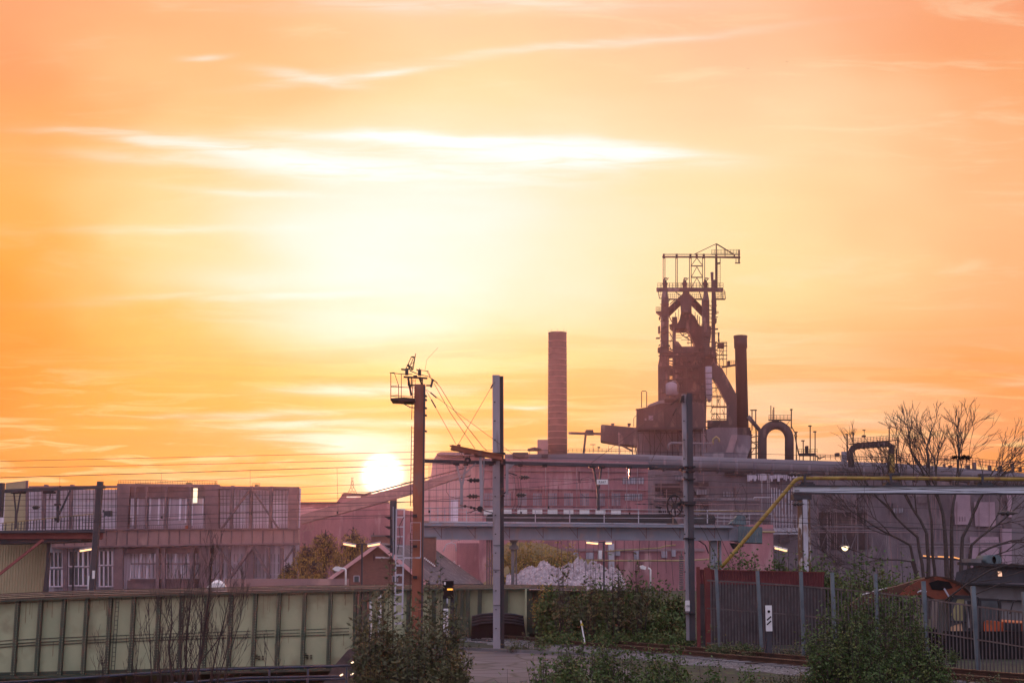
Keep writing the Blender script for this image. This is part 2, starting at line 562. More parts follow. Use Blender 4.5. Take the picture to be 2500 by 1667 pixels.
C['concrete'] = mat('grey concrete', (.20, .185, .20), (.13, .12, .13), .5, .9, 0, c3=(.13, .12, .12), s3=1.3)
C['bridgegrey'] = mat('bluish grey bridge paint', (.25, .26, .315), (.18, .185, .235), .4, .6, 0, (1, 1, .4), c3=(.30, .22, .22), s3=1)
C['belt'] = mat('black rubber belt', (.030, .028, .032), (.07, .065, .065), 1.5, .8, 0, (.3, 1, 3))
C['teal'] = mat('teal corrugated sheet', (.12, .165, .185), (.08, .105, .125), .8, .6, 0, wave=(1.6, 'X'), bump=.8)
C['maroon'] = mat('maroon sheet', (.13, .022, .028), (.075, .016, .02), 1.2, .6, 0, wave=(3.0, 'X'), bump=.5)
C['redpost'] = mat('red painted post', (.16, .03, .03), (.09, .02, .02), 2, .6)
C['slate'] = mat('slate roof', (.13, .11, .13), (.09, .075, .09), 1.4, .8, 0, c3=(.20, .17, .18), s3=2.5, bump=.3)
C['orange'] = mat('orange machine paint', (.42, .075, .025), (.28, .05, .02), 1.2, .45, 0, c3=(.20, .06, .03), s3=3)
C['glassdark'] = mat('cab glass', (.10, .115, .13), (.045, .05, .06), .8, .3, 0, spec=.3)
C['black'] = mat('matt black', (.008, .008, .009), (.014, .013, .016), 2, .8, spec=.1)
C['signwhite'] = mat('white sign enamel', (.80, .78, .80), (.66, .63, .66), 2.5, .4)
C['galv'] = mat('blue grey fence steel', (.15, .18, .21), (.10, .125, .15), 2, .5, .2)
C['fencebar'] = mat('dull fence bars', (.105, .09, .098), (.06, .05, .056), 3, .6, .1)
C['navy'] = mat('navy pipe rail', (.035, .045, .075), (.02, .025, .045), 3, .3, .2)
C['bark'] = mat('bark', (.065, .05, .048), (.035, .027, .028), 5, .9)
C['barkfar'] = mat('grey brown twigs', (.085, .065, .062), (.05, .038, .04), 5, .9)
C['leafdark'] = mat('dark green leaves', (.045, .085, .022), (.085, .13, .035), .9, .6, c3=(.15, .17, .05), s3=2.2)
C['leafolive'] = mat('olive leaves', (.10, .10, .042), (.05, .058, .028), 1.3, .6, c3=(.20, .15, .06), s3=3)
C['leafgreen'] = mat('fresh green leaves', (.075, .12, .030), (.04, .07, .02), 1.0, .6, c3=(.16, .19, .06), s3=2)
C['leafyellow'] = mat('yellow spring leaves', (.40, .24, .05), (.26, .18, .05), .6, .7, c3=(.50, .33, .08), s3=1.5)
C['ballast'] = mat('grey ballast', (.19, .175, .18), (.08, .07, .075), 9, .95, 0, bump=1.0, c3=(.30, .28, .29), s3=14)
C['soil'] = mat('dark soil and grass', (.050, .050, .035), (.028, .030, .022), 1.2, .95, 0, c3=(.07, .09, .035), s3=2)
C['lampon'] = mat('lit sodium lamp', (1, .6, .3), None, emit=((1.0, .56, .26), 1.9))
C['lampon2'] = mat('lit street lamp', (1, .8, .5), None, emit=((1.0, .78, .40), 3.0))
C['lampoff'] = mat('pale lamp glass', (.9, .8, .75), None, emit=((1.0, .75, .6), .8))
C['signalon'] = mat('lit signal strip', (1, .5, .1), None, emit=((1.0, .42, .05), 1.4))
C['heap'] = mat('pale stone heap', (.40, .33, .36), (.20, .155, .175), 1.2, .95, 0, bump=1.0, c3=(.55, .47, .51), s3=2.6)
C['brick'] = brick_mat('brown brick', (.22, .085, .065), (.16, .06, .05), (.20, .12, .11), 3.2)
C['hill'] = mat('grassy bank', (.40, .30, .17), (.24, .19, .09), .5, .95)
Z3 = Vector((0, 0, 0))


def root_at(name, px, py, Y, label, cat, group=None, z=0.0):
    p = P(px, py, Y)
    return thing(name, label, cat, (p.x, Y, z), group)


def text_mesh(s, size):
    cu = bpy.data.curves.new('t', 'FONT')
    cu.body = s; cu.size = size; cu.align_x = 'CENTER'; cu.align_y = 'CENTER'; cu.extrude = 0.004
    o = bpy.data.objects.new('t', cu); col.objects.link(o)
    dg = bpy.context.evaluated_depsgraph_get()
    me = bpy.data.meshes.new_from_object(o.evaluated_get(dg))
    bpy.data.objects.remove(o)
    return [v.co.copy() for v in me.vertices], [tuple(p.vertices) for p in me.polygons]


def add_text(mb, s, size, centre, sx=1.0, slant=0.0):
    vs, fs = text_mesh(s, size)
    c = Vector(centre)
    mb.add([c + Vector((v.x * sx + v.y * slant, -v.z, v.y)) for v in vs], fs)
    return mb
# ---------------------------------------------------------------- ground
def G(px, py, z=0.0):
    b = (CY - py) / FPX
    t = (z - EYE) / (SP + b * CP)
    return Vector(((px - CX) / FPX * t, (CP - b * SP) * t, z))


E0 = -2.2     # east edge of the sunken cutting
FARX, FARY = 4000.0, 7000.0
LOW = -4.4
g = MB()
g.add([(-FARX, -60, 0), (FARX, -60, 0), (FARX, 33, 0), (-FARX, 33, 0)], [(0, 1, 2, 3)])
g.add([(E0, 33, 0), (FARX, 33, 0), (FARX, 64, 0), (E0, 64, 0)], [(0, 1, 2, 3)])
g.add([(-FARX, 64, 0), (FARX, 64, 0), (FARX, FARY, 0), (-FARX, FARY, 0)], [(0, 1, 2, 3)])
g.add([(-FARX, 33, LOW), (E0, 33, LOW), (E0, 64, LOW), (-FARX, 64, LOW)], [(0, 1, 2, 3)])
g.add([(-FARX, 64, LOW), (E0, 64, LOW), (E0, 64, 0), (-FARX, 64, 0)], [(0, 1, 2, 3)])
g.add([(-FARX, 33, LOW), (E0, 33, LOW), (E0, 33, 0), (-FARX, 33, 0)], [(3, 2, 1, 0)])
g.add([(E0, 33, LOW), (E0, 64, LOW), (E0, 64, 0), (E0, 33, 0)], [(3, 2, 1, 0)])
tag(g.build('ground', C['soil']), kind='structure')
# ballast bed under the siding
A0, A1 = G(1330, 1566), G(2010, 1628)
B0, B1 = G(1330, 1590), G(1960, 1652)
dirv = (A1 - A0).normalized()
nrm = Vector((dirv.y, -dirv.x, 0))
if nrm.y > 0: nrm = -nrm
S0, S1 = A0 - dirv * 6, A1 + dirv * 22
mb = MB()
random.seed(3)
N = 90
for i in range(N):
    p = S0.lerp(S1, i / (N - 1))
    a, b = p - nrm * (1.0 + random.uniform(-.1, .25)), p + nrm * (2.7 + random.uniform(-.2, .35))
    mb.v += [(a.x, a.y, .004), (a.x * .9 + b.x * .1, a.y * .9 + b.y * .1, .10), (a.x * .1 + b.x * .9, a.y * .1 + b.y * .9, .10), (b.x, b.y, .004)]
for i in range(N - 1):
    for k in range(3):
        mb.f.append((i * 4 + k, i * 4 + k + 1, (i + 1) * 4 + k + 1, (i + 1) * 4 + k)); mb.sm.append(False)
tag(mb.build('ballast_bed', C['ballast']), kind='structure')
# loose stones as stuff
mb = MB()
for i in range(2600):
    p = S0.lerp(S1, random.random()) + nrm * random.uniform(-.7, 2.5)
    s = random.uniform(.02, .055)
    o = Vector((p.x, p.y, .10))
    q = [Vector((random.uniform(-s, s), random.uniform(-s, s), 0)) for _ in range(3)]
    vs = [o + Vector((s, 0, 0)), o + Vector((-.5 * s, .87 * s, 0)), o + Vector((-.5 * s, -.87 * s, 0)), o + Vector((q[0].x, q[0].y, s * 1.1))]
    mb.add(vs, [(0, 1, 3), (1, 2, 3), (2, 0, 3)])
tag(mb.build('loose_ballast', C['ballast']), 'loose grey ballast stones between the rails', 'ballast', kind='stuff')
# siding: rails and sleepers
tr = thing('railway_track', 'rusty siding track curving away past the fence at right', 'track', (A0.x, A0.y, 0))


def rail_mesh(p, q):
    m = MB(); u = (q - p).normalized(); w = Vector((-u.y, u.x, 0))
    prof = [(-.06, .13), (-.06, .145), (-.012, .16), (-.012, .22), (-.035, .235), (-.035, .27), (.035, .27), (.035, .235), (.012, .22), (.012, .16), (.06, .145), (.06, .13)]
    a = [p + w * x + Vector((0, 0, z)) for x, z in prof]; b = [q + w * x + Vector((0, 0, z)) for x, z in prof]
    n = len(prof)
    m.add(a + b, [(i, (i + 1) % n, (i + 1) % n + n, i + n) for i in range(n)] + [tuple(reversed(range(n))), tuple(range(n, 2 * n))])
    return m


for off in (0.0, 1.5):
    p, q = S0 + nrm * off, S1 + nrm * off
    r_ = rail_mesh(p, q).build('rail', C['rust'], tr)
    h = MB(); h.bar(p + Vector((0, 0, .272)), q + Vector((0, 0, .272)), .05, .006); h.build('rail_head', C['railtop'], r_)
ng = int((S1 - S0).length / .62)
for i in range(min(ng, 95)):
    p = S0.lerp(S1, (i + .5) / ng)
    m = MB(); m.bar(p + nrm * -.55 + Vector((0, 0, .09)), p + nrm * 2.05 + Vector((0, 0, .09)), .24, .10)
    m.build('sleeper', C['concrete'] if i % 9 else C['bark'], tr)
# paved apron in front of the mast, with its light kerb line
pm = bpy.data.materials.new('crazy paving'); pm.use_nodes = True
n_ = pm.node_tree; bs = n_.nodes['Principled BSDF']
tcn = n_.nodes.new('ShaderNodeTexCoord')
mpn = n_.nodes.new('ShaderNodeMapping'); mpn.inputs['Scale'].default_value = (.75, .55, 1)
n_.links.new(tcn.outputs['Object'], mpn.inputs[0])
vo = n_.nodes.new('ShaderNodeTexVoronoi'); vo.feature = 'DISTANCE_TO_EDGE'; vo.inputs['Scale'].default_value = 1.0
n_.links.new(mpn.outputs[0], vo.inputs['Vector'])
mr = n_.nodes.new('ShaderNodeMapRange'); mr.inputs['From Max'].default_value = .07
n_.links.new(vo.outputs['Distance'], mr.inputs['Value'])
vc = n_.nodes.new('ShaderNodeTexVoronoi'); vc.inputs['Scale'].default_value = 1.0
n_.links.new(mpn.outputs[0], vc.inputs['Vector'])
hs = n_.nodes.new('ShaderNodeMix'); hs.data_type = 'RGBA'; hs.inputs['A'].default_value = (.060, .052, .068, 1); hs.inputs['B'].default_value = (.115, .10, .13, 1)
sp_ = n_.nodes.new('ShaderNodeSeparateColor'); n_.links.new(vc.outputs['Color'], sp_.inputs[0]); n_.links.new(sp_.outputs[0], hs.inputs['Factor'])
mx_ = n_.nodes.new('ShaderNodeMix'); mx_.data_type = 'RGBA'; mx_.inputs['A'].default_value = (.02, .018, .022, 1)
n_.links.new(mr.outputs[0], mx_.inputs['Factor']); n_.links.new(hs.outputs['Result'], mx_.inputs['B'])
n_.links.new(mx_.outputs['Result'], bs.inputs['Base Color']); bs.inputs['Roughness'].default_value = .62; bs.inputs['Specular IOR Level'].default_value = .25
K0, K1 = G(1040, 1582), G(1480, 1602)
mb = MB()
kd = (K1 - K0).normalized()
pv = [K0, K1 - kd * .3, Vector((K1.x + 1.0, 26, 0)), Vector((K0.x + 2.4, 26, 0))]
mb.add([Vector((p.x, p.y, .006)) for p in pv], [(0, 3, 2, 1)])
tag(mb.build('paved_apron', pm), kind='structure')
mb = MB(); mb.bar(K0 + Vector((0, 0, .05)), K1 + kd * 1.0 + Vector((0, 0, .05)), .14, .10)
solo('kerb', mb, C['concrete'], 'pale straight kerb along the far edge of the crazy paving', 'kerb')
# ---------------------------------------------------------------- blast furnace
YF = 400.0
bf = root_at('blast_furnace', 1680, 1300, YF, 'tall dark blast furnace tower with hoist gantry and jib on its top platform', 'blast furnace')
fx = lambda x: 1500 + .19133 * x
fy = lambda y: 570 + .19133 * y


def fp(*pts): return [(fx(x), fy(y)) for x, y in pts]


def fbar(mb, x0, y0, x1, y1, w, Y=YF, d=None): return mb.pbar(fx(x0), fy(y0), fx(x1), fy(y1), Y, w * .19133, d=d)


def gan(Y):
    m = MB()
    fbar(m, 640, 268, 1290, 268, 9, Y); fbar(m, 612, 300, 1605, 303, 19, Y)
    for x in (630, 795, 970, 1050, 1140, 1300): fbar(m, x, 262, x, 318, 26, Y)
    for x, b in ((622, 700), (645, 700), (783, 690), (803, 690), (958, 690), (980, 690), (1124, 690), (1152, 690)): fbar(m, x, 300, x, b, 9, Y)
    for y in (415, 560): fbar(m, 975, y, 1130, y, 13, Y)
    for a, b in ((312, 405), (425, 550), (565, 690)):
        fbar(m, 1052, a, 985, b, 8, Y); fbar(m, 1052, a, 1122, b, 8, Y)
    return m


gan(YF).build('hoist_gantry', C['lattice'], bf)
gan(YF + 9).build('hoist_gantry', C['lattice'], bf)
m = MB()
for x in (630, 795, 1140, 1300):
    p, q = P(fx(x), fy(302), YF), P(fx(x), fy(302), YF + 9); m.bar(p, q, .6)
m.build('cross_beam', C['lattice'], bf)
m = MB()
fbar(m, 1300, 130, 1300, 330, 14, YF - 1); fbar(m, 1300, 320, 1300, 700, 28, YF - 1)
fbar(m, 1300, 132, 1020, 266, 8, YF - 1); fbar(m, 1300, 132, 1530, 272, 13, YF - 1)
fbar(m, 1240, 268, 1605, 268, 13, YF - 1); fbar(m, 1240, 303, 1605, 310, 18, YF - 1)
fbar(m, 1412, 190, 1412, 300, 9, YF - 1); fbar(m, 1530, 270, 1530, 305, 18, YF - 1)
fbar(m, 1590, 210, 1590, 380, 18, YF - 1); fbar(m, 1540, 378, 1605, 378, 13, YF - 1)
fbar(m, 1300, 385, 1350, 378, 20, YF - 1); fbar(m, 1350, 320, 1350, 385, 9, YF - 1)
for x in (1545, 1560): fbar(m, x, 315, x, 378, 4, YF - 1)
m.build('jib', C['lattice'], bf)
m = MB()
m.rail(fx(1240), fy(266), fx(1600), fy(266), YF - 1, 11, 9, .7, 3)
m.rail(fx(550), fy(690), fx(1390), fy(690), YF - 3, 11, 22, .7, 3)
m.rail(fx(550), fy(690), fx(1390), fy(690), YF + 9, 11, 17, .7, 3)
m.rail(fx(690), fy(828), fx(840), fy(828), YF - 3, 12, 6, .7, 3)
m.rail(fx(970), fy(828), fx(1120), fy(828), YF - 3, 12, 6, .7, 3)
m.rail(fx(1290), fy(830), fx(1415), fy(830), YF - 3, 16, 6, .7, 4)
m.rail(fx(530), fy(990), fx(590), fy(990), YF - 3, 10, 4, .7, 3)
for x in (1315, 1352): fbar(m, x, 390, x, 680, 4)
for y in range(400, 680, 24): fbar(m, 1315, y, 1352, y, 3)
m.build('guard_rail', C['lattice'], bf)
m = MB()
m.poly(fp((540, 690), (1390, 690), (1392, 732), (545, 735)), YF - 3, 1.2)
m.pbox(fx(545), fy(696), fx(1385), fy(730), YF, 1.9)
m.pbox(fx(560), fy(702), fx(1385), fy(728), YF + 9, 1.5)
fbar(m, 1400, 720, 1420, 832, 7, YF - 3); fbar(m, 1372, 735, 1375, 832, 12, YF - 3); fbar(m, 1300, 830, 1420, 740, 3, YF - 3)
fbar(m, 560, 735, 575, 830, 10, YF - 3); fbar(m, 570, 828, 612, 832, 9, YF - 3); fbar(m, 575, 780, 612, 780, 4, YF - 3); fbar(m, 590, 735, 596, 830, 5, YF - 3)
m.pbox(fx(690), fy(828), fx(850), fy(836), YF - 2, 1.5); m.pbox(fx(965), fy(828), fx(1130), fy(836), YF - 2, 1.5); m.pbox(fx(1290), fy(828), fx(1420), fy(836), YF - 2, 1.5)
m.poly(fp((528, 990), (600, 990), (600, 1050), (575, 1030)), YF, 3)
m.build('top_platform', C['iron'], bf)
for x, w in ((655, 58), (908, 58), (1172, 58)):      # bleeder valves
    m = MB()
    c = P(fx(x), fy(640), YF)
    z0, z1 = P(0, fy(700), YF).z, P(0, fy(600), YF).z
    r = M(w * .19 / 2, YF)
    m.tube([(c.x, YF + 2, z0), (c.x, YF + 2, z0 + (z1 - z0) * .55), (c.x, YF + 2, z0 + (z1 - z0) * .75), (c.x, YF + 2, z1), (c.x, YF + 2, z1 + .6)], [r, r * .95, r * 1.35, r * .8, r * .5], 10)
    fbar(m, x + 5, 605, x + 36, 566, 9, YF + 1); fbar(m, x - 30, 600, x - 10, 570, 9, YF + 1); fbar(m, x - 24, 572, x + 20, 572, 14, YF + 1)
    m.build('bleeder_valve', C['iron'], bf)
m = MB()
c = P(fx(1247), fy(560), YF); z0, z1 = P(0, fy(610), YF).z, P(0, fy(496), YF).z
m.tube([(c.x, YF, z0), (c.x, YF, z1)], M(3.0, YF), 12, r2=M(3.9, YF))
m.pbox(fx(1235), fy(590), fx(1305), fy(700), YF - 1, 4)
c = P(fx(1330), fy(1300), YF)
m.tube([(c.x, YF, P(0, fy(1385), YF).z), (c.x, YF, P(0, fy(1330), YF).z), (c.x, YF, P(0, fy(1262), YF).z)], [M(2.6, YF), M(1.5, YF), M(2.6, YF)], 10)
m.build('vent_pipe', C['iron'], bf)
# uptakes and frame columns
def col_part(pts, Y, t, nm='column', mt='iron'):
    MB().poly(fp(*pts), Y, t).build(nm, C[mt], bf)
def round_col(x0, x1, x2, x3, y0, y1, Y, nm):
    a, b = P(fx((x0 + x1) / 2), fy(y0), Y), P(fx((x2 + x3) / 2), fy(y1), Y)
    MB().tube([a, b], M((x1 - x0) / 2 * .1913, Y), 18, r2=M((x3 - x2) / 2 * .1913, Y)).build(nm, C['iron'], bf)
col_part([(612, 735), (680, 735), (684, 800), (694, 860), (694, 1568), (586, 1568), (594, 1000), (598, 850)], YF - 4, 5)
col_part([(1140, 735), (1190, 735), (1205, 820), (1212, 860), (1216, 1568), (1130, 1568), (1112, 860), (1130, 820)], YF - 4, 5)
col_part([(1240, 735), (1290, 735), (1302, 860), (1300, 960), (1286, 1100), (1286, 1568), (1236, 1568)], YF - 3, 4)
col_part([(882, 735), (950, 735), (985, 840), (985, 1000), (850, 1000), (838, 840)], YF - 2, 6, 'uptake_head')
for a, b in (((890, 812), (655, 1040)), ((940, 812), (1165, 1045))):
    p, q = P(fx(a[0]), fy(a[1]), YF + 1), P(fx(b[0]), fy(b[1]), YF + 1)
    MB().tube([p, q], M(9.2, YF), 16).build('uptake', C['iron'], bf)
col_part([(842, 900), (975, 900), (975, 1010), (1030, 1060), (1085, 1175), (1235, 1180), (1235, 1280), (1216, 1380), (1216, 1600), (1020, 1600), (1022, 1420), (975, 1300), (925, 1208), (760, 1208), (745, 1195), (735, 1190), (700, 1160), (735, 1150), (735, 1065), (800, 1062), (805, 1150), (830, 1100), (850, 1010)], YF + 2, 8, 'charging_frame')
col_part([(740, 1185), (782, 1200), (782, 1370), (815, 1380), (860, 1440), (1030, 1470), (1030, 1600), (740, 1600)], YF + 1, 8, 'charging_frame')
m = MB()      # light steelwork inside the openings
random.seed(11)
for (x, y, w, h) in ((565, 1180, 20, 85), (535, 1325, 50, 7), (560, 1450, 25, 60), (1290, 1080, 16, 40), (1286, 1130, 14, 12), (1290, 900, 10, 110), (570, 1415, 16, 8), (575, 1060, 14, 30)): m.pbox(fx(x), fy(y), fx(x + w), fy(y + h), YF - 3, 2)
for x0, y0, x1, y1 in ((790, 1215, 870, 1300), (920, 1215, 865, 1310), (865, 1300, 1010, 1235), (870, 1300, 1030, 1400), (785, 1300, 870, 1300), (785, 1330, 860, 1330), (850, 1360, 1020, 1360), (900, 1330, 1000, 1290), (925, 1395, 1025, 1395), (940, 1300, 940, 1420), (975, 1320, 985, 1450), (1000, 1340, 1020, 1340), (700, 1180, 745, 1180), (700, 1260, 745, 1340), (700, 1400, 745, 1330), (700, 1440, 745, 1500), (722, 1180, 722, 1560), (700, 1300, 745, 1300), (700, 1370, 745, 1370), (1030, 1000, 1030, 1180), (1060, 1040, 1060, 1190), (1085, 1060, 1085, 1180), (820, 960, 815, 1100), (780, 1010, 780, 1070), (700, 1060, 735, 1130), (780, 745, 850, 800), (1085, 745, 1110, 830), (710, 900, 780, 840), (690, 870, 720, 830), (1020, 840, 1100, 915)):
    fbar(m, x0, y0, x1, y1, random.uniform(5, 11), YF + random.uniform(-2, 6))
m.build('inner_steelwork', C['lattice'], bf)
m = MB(); random.seed(77)      # ledges, handrails and pipes clinging to the tower
for i in range(64):
    x = random.choice((random.uniform(575, 700), random.uniform(1110, 1300))); y = random.uniform(840, 1560)
    k = random.random()
    nm_ = 'ledge' if k < .45 else 'handrail' if k < .75 else 'small_pipe'
    m = MB()
    if k < .45: m.pbox(fx(x), fy(y), fx(x + random.uniform(12, 50)), fy(y + random.uniform(5, 22)), YF - random.uniform(4.2, 5.5), 1)
    elif k < .75: m.rail(fx(x), fy(y), fx(x + random.uniform(30, 60)), fy(y), YF - 5.2, 6, 4, .6, 2)
    else: fbar(m, x, y, x + random.uniform(-30, 30), y + random.uniform(40, 150), random.uniform(4, 8), YF - 5)
    m.build(nm_, C['lattice'], bf)
for y in (905, 1010, 1120, 1260, 1370, 1470, 1540):
    fbar(MB(), 582, y, 700, y, 9, YF - 5).build('ledge', C['lattice'], bf); fbar(MB(), 1120, y + 14, 1310, y + 14, 9, YF - 5).build('ledge', C['lattice'], bf)
# lower body
ex = lambda x: 1450 + .22321 * x
ey = lambda y: 800 + .22321 * y
def ep(*pts): return [(ex(x), ey(y)) for x, y in pts]
MB().poly(ep((722, 208), (822, 208), (822, 300), (830, 620), (830, 1090), (705, 1090), (700, 420), (716, 330)), YF - 5, 6).build('left_body', C['iron'], bf)
m = MB()
for y in range(230, 620, 26): m.pbar(ex(820), ey(y), ex(862), ey(y + random.uniform(-8, 14)), YF, random.uniform(1, 3.5))
for y in (270, 440, 480, 560, 640): m.pbox(ex(820), ey(y), ex(862), ey(y + random.uniform(14, 60)), YF + 2, 3)
m.build('landing', C['iron'], bf)
m = MB().poly(ep((860, 208), (1215, 200), (1320, 215), (1350, 370), (1240, 450), (1225, 1090), (832, 1090), (832, 620), (858, 600), (860, 208)), YF, 10)
m.build('furnace_body', C['iron2'], bf)
m = MB()
for y in (265, 300, 420, 560, 700, 790, 1020, 1080): m.pbox(ex(710), ey(y), ex(1240), ey(y + 9), YF - 6.5, 1.0)
for x in (880, 1020, 1170, 1210): m.pbox(ex(x), ey(210), ex(x + 7), ey(1085), YF - 6.8, .8)
for a in ((890, 300, 1010, 420), (1150, 300, 1030, 420), (770, 900, 860, 1020), (870, 900, 770, 1020), (900, 880, 1000, 1020), (1100, 880, 1210, 1020)): m.pbar(ex(a[0]), ey(a[1]), ex(a[2]), ey(a[3]), YF - 6.6, 1.2)
m.build('body_frame', C['stackm'], bf)
m = MB(); random.seed(5)
for i in range(70):
    x, y = random.uniform(860, 1190), random.uniform(230, 1060); w, h = random.uniform(8, 60), random.uniform(5, 40)
    m.pbox(ex(x), ey(y), ex(x + w), ey(y + h), YF - random.uniform(.5, 5), random.uniform(1, 3))
m.build('machinery', C['iron'], bf)
m = MB()
for i in range(26):
    x, y = random.uniform(730, 1180), random.uniform(240, 1040)
    m.ptube([(ex(x), ey(y)), (ex(x + random.uniform(-10, 10)), ey(y + random.uniform(20, 140))), (ex(x + random.uniform(-60, 60)), ey(y + random.uniform(120, 170)))], YF - 7.5, random.uniform(.4, 1.0), 5)
m.build('small_piping', C['stackm'], bf)
m = MB()
c = P(ex(1258), ey(600), YF - 8)
m.tube([(c.x, YF - 8, P(0, ey(850), YF).z), (c.x, YF - 8, P(0, ey(780), YF).z), (c.x, YF - 8, P(0, ey(470), YF).z)], [M(3, YF), M(8, YF), M(8, YF)], 16)
m.build('dust_pipe', C['lilacdim'], bf)
m = MB()
for y in range(490, 860, 60): m.pbox(ex(1222), ey(y), ex(1294), ey(y + 5), YF - 11.4, .8)
m.build('pipe_band', C['iron'], bf)
# skip incline and stair tower
m = MB().poly(ep((1310, 380), (1400, 440), (1562, 735), (1562, 1090), (1450, 1090), (1450, 820), (1345, 620), (1240, 450)), YF - 2, 6)
m.poly(ep((1240, 1010), (1450, 1010), (1450, 1090), (1240, 1090)), YF - 2, 6)
m.build('skip_incline', C['iron2'], bf)
m = MB(); random.seed(2)
for x in (1290, 1345, 1380, 1425): m.pbar(ex(x), ey(560 if x > 1300 else 450), ex(x), ey(1030), YF + 1, 1.1)
for y in (600, 660, 745, 760, 860, 870, 940, 1000): m.pbar(ex(1285), ey(y), ex(1455), ey(y), YF + 1, 1.9)
for i in range(16):
    x, y = random.uniform(1290, 1420), random.uniform(560, 980)
    m.pbar(ex(x), ey(y), ex(x + random.uniform(-50, 50)), ey(y + random.uniform(30, 90)), YF + random.uniform(0, 5), 1.1)
for x in (1330, 1375, 1415, 1452): m.pbar(ex(x), ey(160), ex(x), ey(420 if x < 1420 else 520), YF, 1.3)
for y in (165, 200, 250, 300, 340, 420): m.pbar(ex(1320), ey(y), ex(1458), ey(y), YF, 2.2 if y in (300, 200) else 1.4)
for i in range(18):
    x, y = random.uniform(1325, 1420), random.uniform(170, 400)
    m.pbar(ex(x), ey(y), ex(x + random.uniform(-40, 40)), ey(y + random.uniform(20, 60)), YF + random.uniform(0, 5), 1.2)
m.pbox(ex(1350), ey(165), ex(1425), ey(205), YF, 4)
m.rail(ex(1390), ey(200), ex(1450), ey(200), YF, 11, 4, .6, 3)
m.pbar(ex(1400), ey(432), ex(1562), ey(405), YF, 4.5); m.rail(ex(1490), ey(400), ex(1560), ey(396), YF, 8, 4, .6, 2)
m.pbox(ex(1465), ey(362), ex(1490), ey(405), YF, 2)
m.build('stair_tower', C['lattice'], bf)
# cast house in front
ch = root_at('cast_house', 1620, 1300, 388, 'brown cast house with domed roof and pipe loop at the foot of the furnace', 'building')
YC = 386
m = MB().poly(ep((465, 888), (590, 868), (590, 850), (700, 800), (900, 790), (1200, 830), (1225, 1100), (462, 1100)), YC, 10)
m.build('wall', C['iron2'], ch)
m = MB().poly(ep((585, 858), (610, 835), (720, 795), (900, 775), (960, 790), (960, 815), (720, 825), (640, 850)), YC - .8, 11); m.build('roof', C['greypipe'], ch)
m = MB().pbox(ex(460), ey(885), ex(545), ey(892), YC - 1, 2)
for x in (545, 770, 900): m.pbox(ex(x), ey(880), ex(x + 9), ey(1085), YC - .7, .6)
m.pbox(ex(460), ey(1085), ex(1225), ey(1110), YC - .9, .6)
for a in ((545, 900, 770, 1080), (770, 900, 900, 1080), (900, 920, 1060, 1080)): m.pbar(ex(a[0]), ey(a[1]), ex(a[2]), ey(a[3]), YC - .5, 1.5)
m.build('wall_frame', C['stackm'], ch)
MB().ptube([(ex(521), ey(872)), (ex(521), ey(705)), (ex(530), ey(692)), (ex(566), ey(692)), (ex(577), ey(705)), (ex(577), ey(872))], YC + 2, 1.1).build('pipe_loop', C['lattice'], ch)
m = MB().ptube([(ex(435), ey(1080)), (ex(435), ey(990)), (ex(462), ey(960))], YC, .7); m.build('railing', C['lattice'], ch)
for a in ((600, 960, 648, 1010), (555, 990, 575, 1010)): MB().pbox(ex(a[0]), ey(a[1]), ex(a[2]), ey(a[3]), YC - .6, .3).build('window', C['lilacdim'], ch)
m = MB()
for y0 in (1120, 1150): m.pbar(ex(470), ey(y0), ex(1225), ey(y0), YC + 1, 1.6)
for x in range(480, 1230, 62): m.pbar(ex(x), ey(1100), ex(x + random.uniform(-20, 20)), ey(1400), YC + 1 + random.uniform(-1, 1), random.uniform(1.2, 2.5))
for x in range(520, 1200, 130): m.pbar(ex(x), ey(1110), ex(x + 110), ey(1300), YC + 1, 1.4)
m.build('under_structure', C['iron2'], ch)
m = MB().poly(ep((470, 1110), (1225, 1110), (1300, 1090), (1500, 1090), (1700, 1090), (1700, 1600), (470, 1600)), YC + 12, 20)
m.build('stove_house_wall', C['hazedplant'], ch)
# white tank
tk = root_at('storage_tank', 1639, 965, 378, 'small pale tank with rounded shoulders high on the furnace side', 'tank', z=P(0, 966, 378).z)
c = P(1639, 950, 378)
z0, z1 = P(0, 964, 378).z, P(0, 938, 378).z
MB().tube([(c.x, 378, z0), (c.x, 378, z1), (c.x, 378, z1 + .35), (c.x, 378, z1 + .6)], [M(14, 378), M(14, 378), M(10, 378), M(3, 378)], 22).build('shell', C['lilacdim'], tk)
m = MB().rail(1624, 974, 1656, 974, 374, 8, 4, .6, 2); m.pbox(1622, 971, 1660, 974, 374, 8); m.build('stand', C['iron'], tk)
m = MB().ptube([(1655, 962), (1655, 936), (1650, 931), (1640, 930)], 374, .7); m.build('fill_pipe', C['palemetal'], tk)
# skip gallery at left, jutting out
gl = root_at('conveyor_gallery', 1510, 1090, 380, 'enclosed brown gallery box jutting left from the cast house', 'gallery')
MB().poly([(1467, 1038), (1470, 1036), (1556, 1044), (1556, 1088), (1510, 1083), (1466, 1075)], 380, 7).build('box', C['iron2'], gl)
m = MB()
for x in (1496, 1536): m.pbox(x - 2.5, 1034, x + 2.5, 1039.5, 381, 2); m.pbox(x - 4, 1033, x + 4, 1035, 381, 3)
m.build('roof_vent', C['iron'], gl)
m = MB().pbar(1466, 1058, 1556, 1061, 379.5, .8); m.build('side_trim', C['stackm'], gl)
m = MB().pbar(1510, 1083, 1545, 1101, 381, 4); m.pbar(1543, 1083, 1545, 1125, 381, 2.5); m.pbar(1551, 1085, 1555, 1125, 381, 2.5); m.pbar(1512, 1085, 1512, 1130, 376, 2); m.build('leg', C['iron'], gl)
jb = root_at('jib_crane', 1428, 1100, 380, 'slender jib with a small cab on a leaning leg beside the brick stack', 'crane')
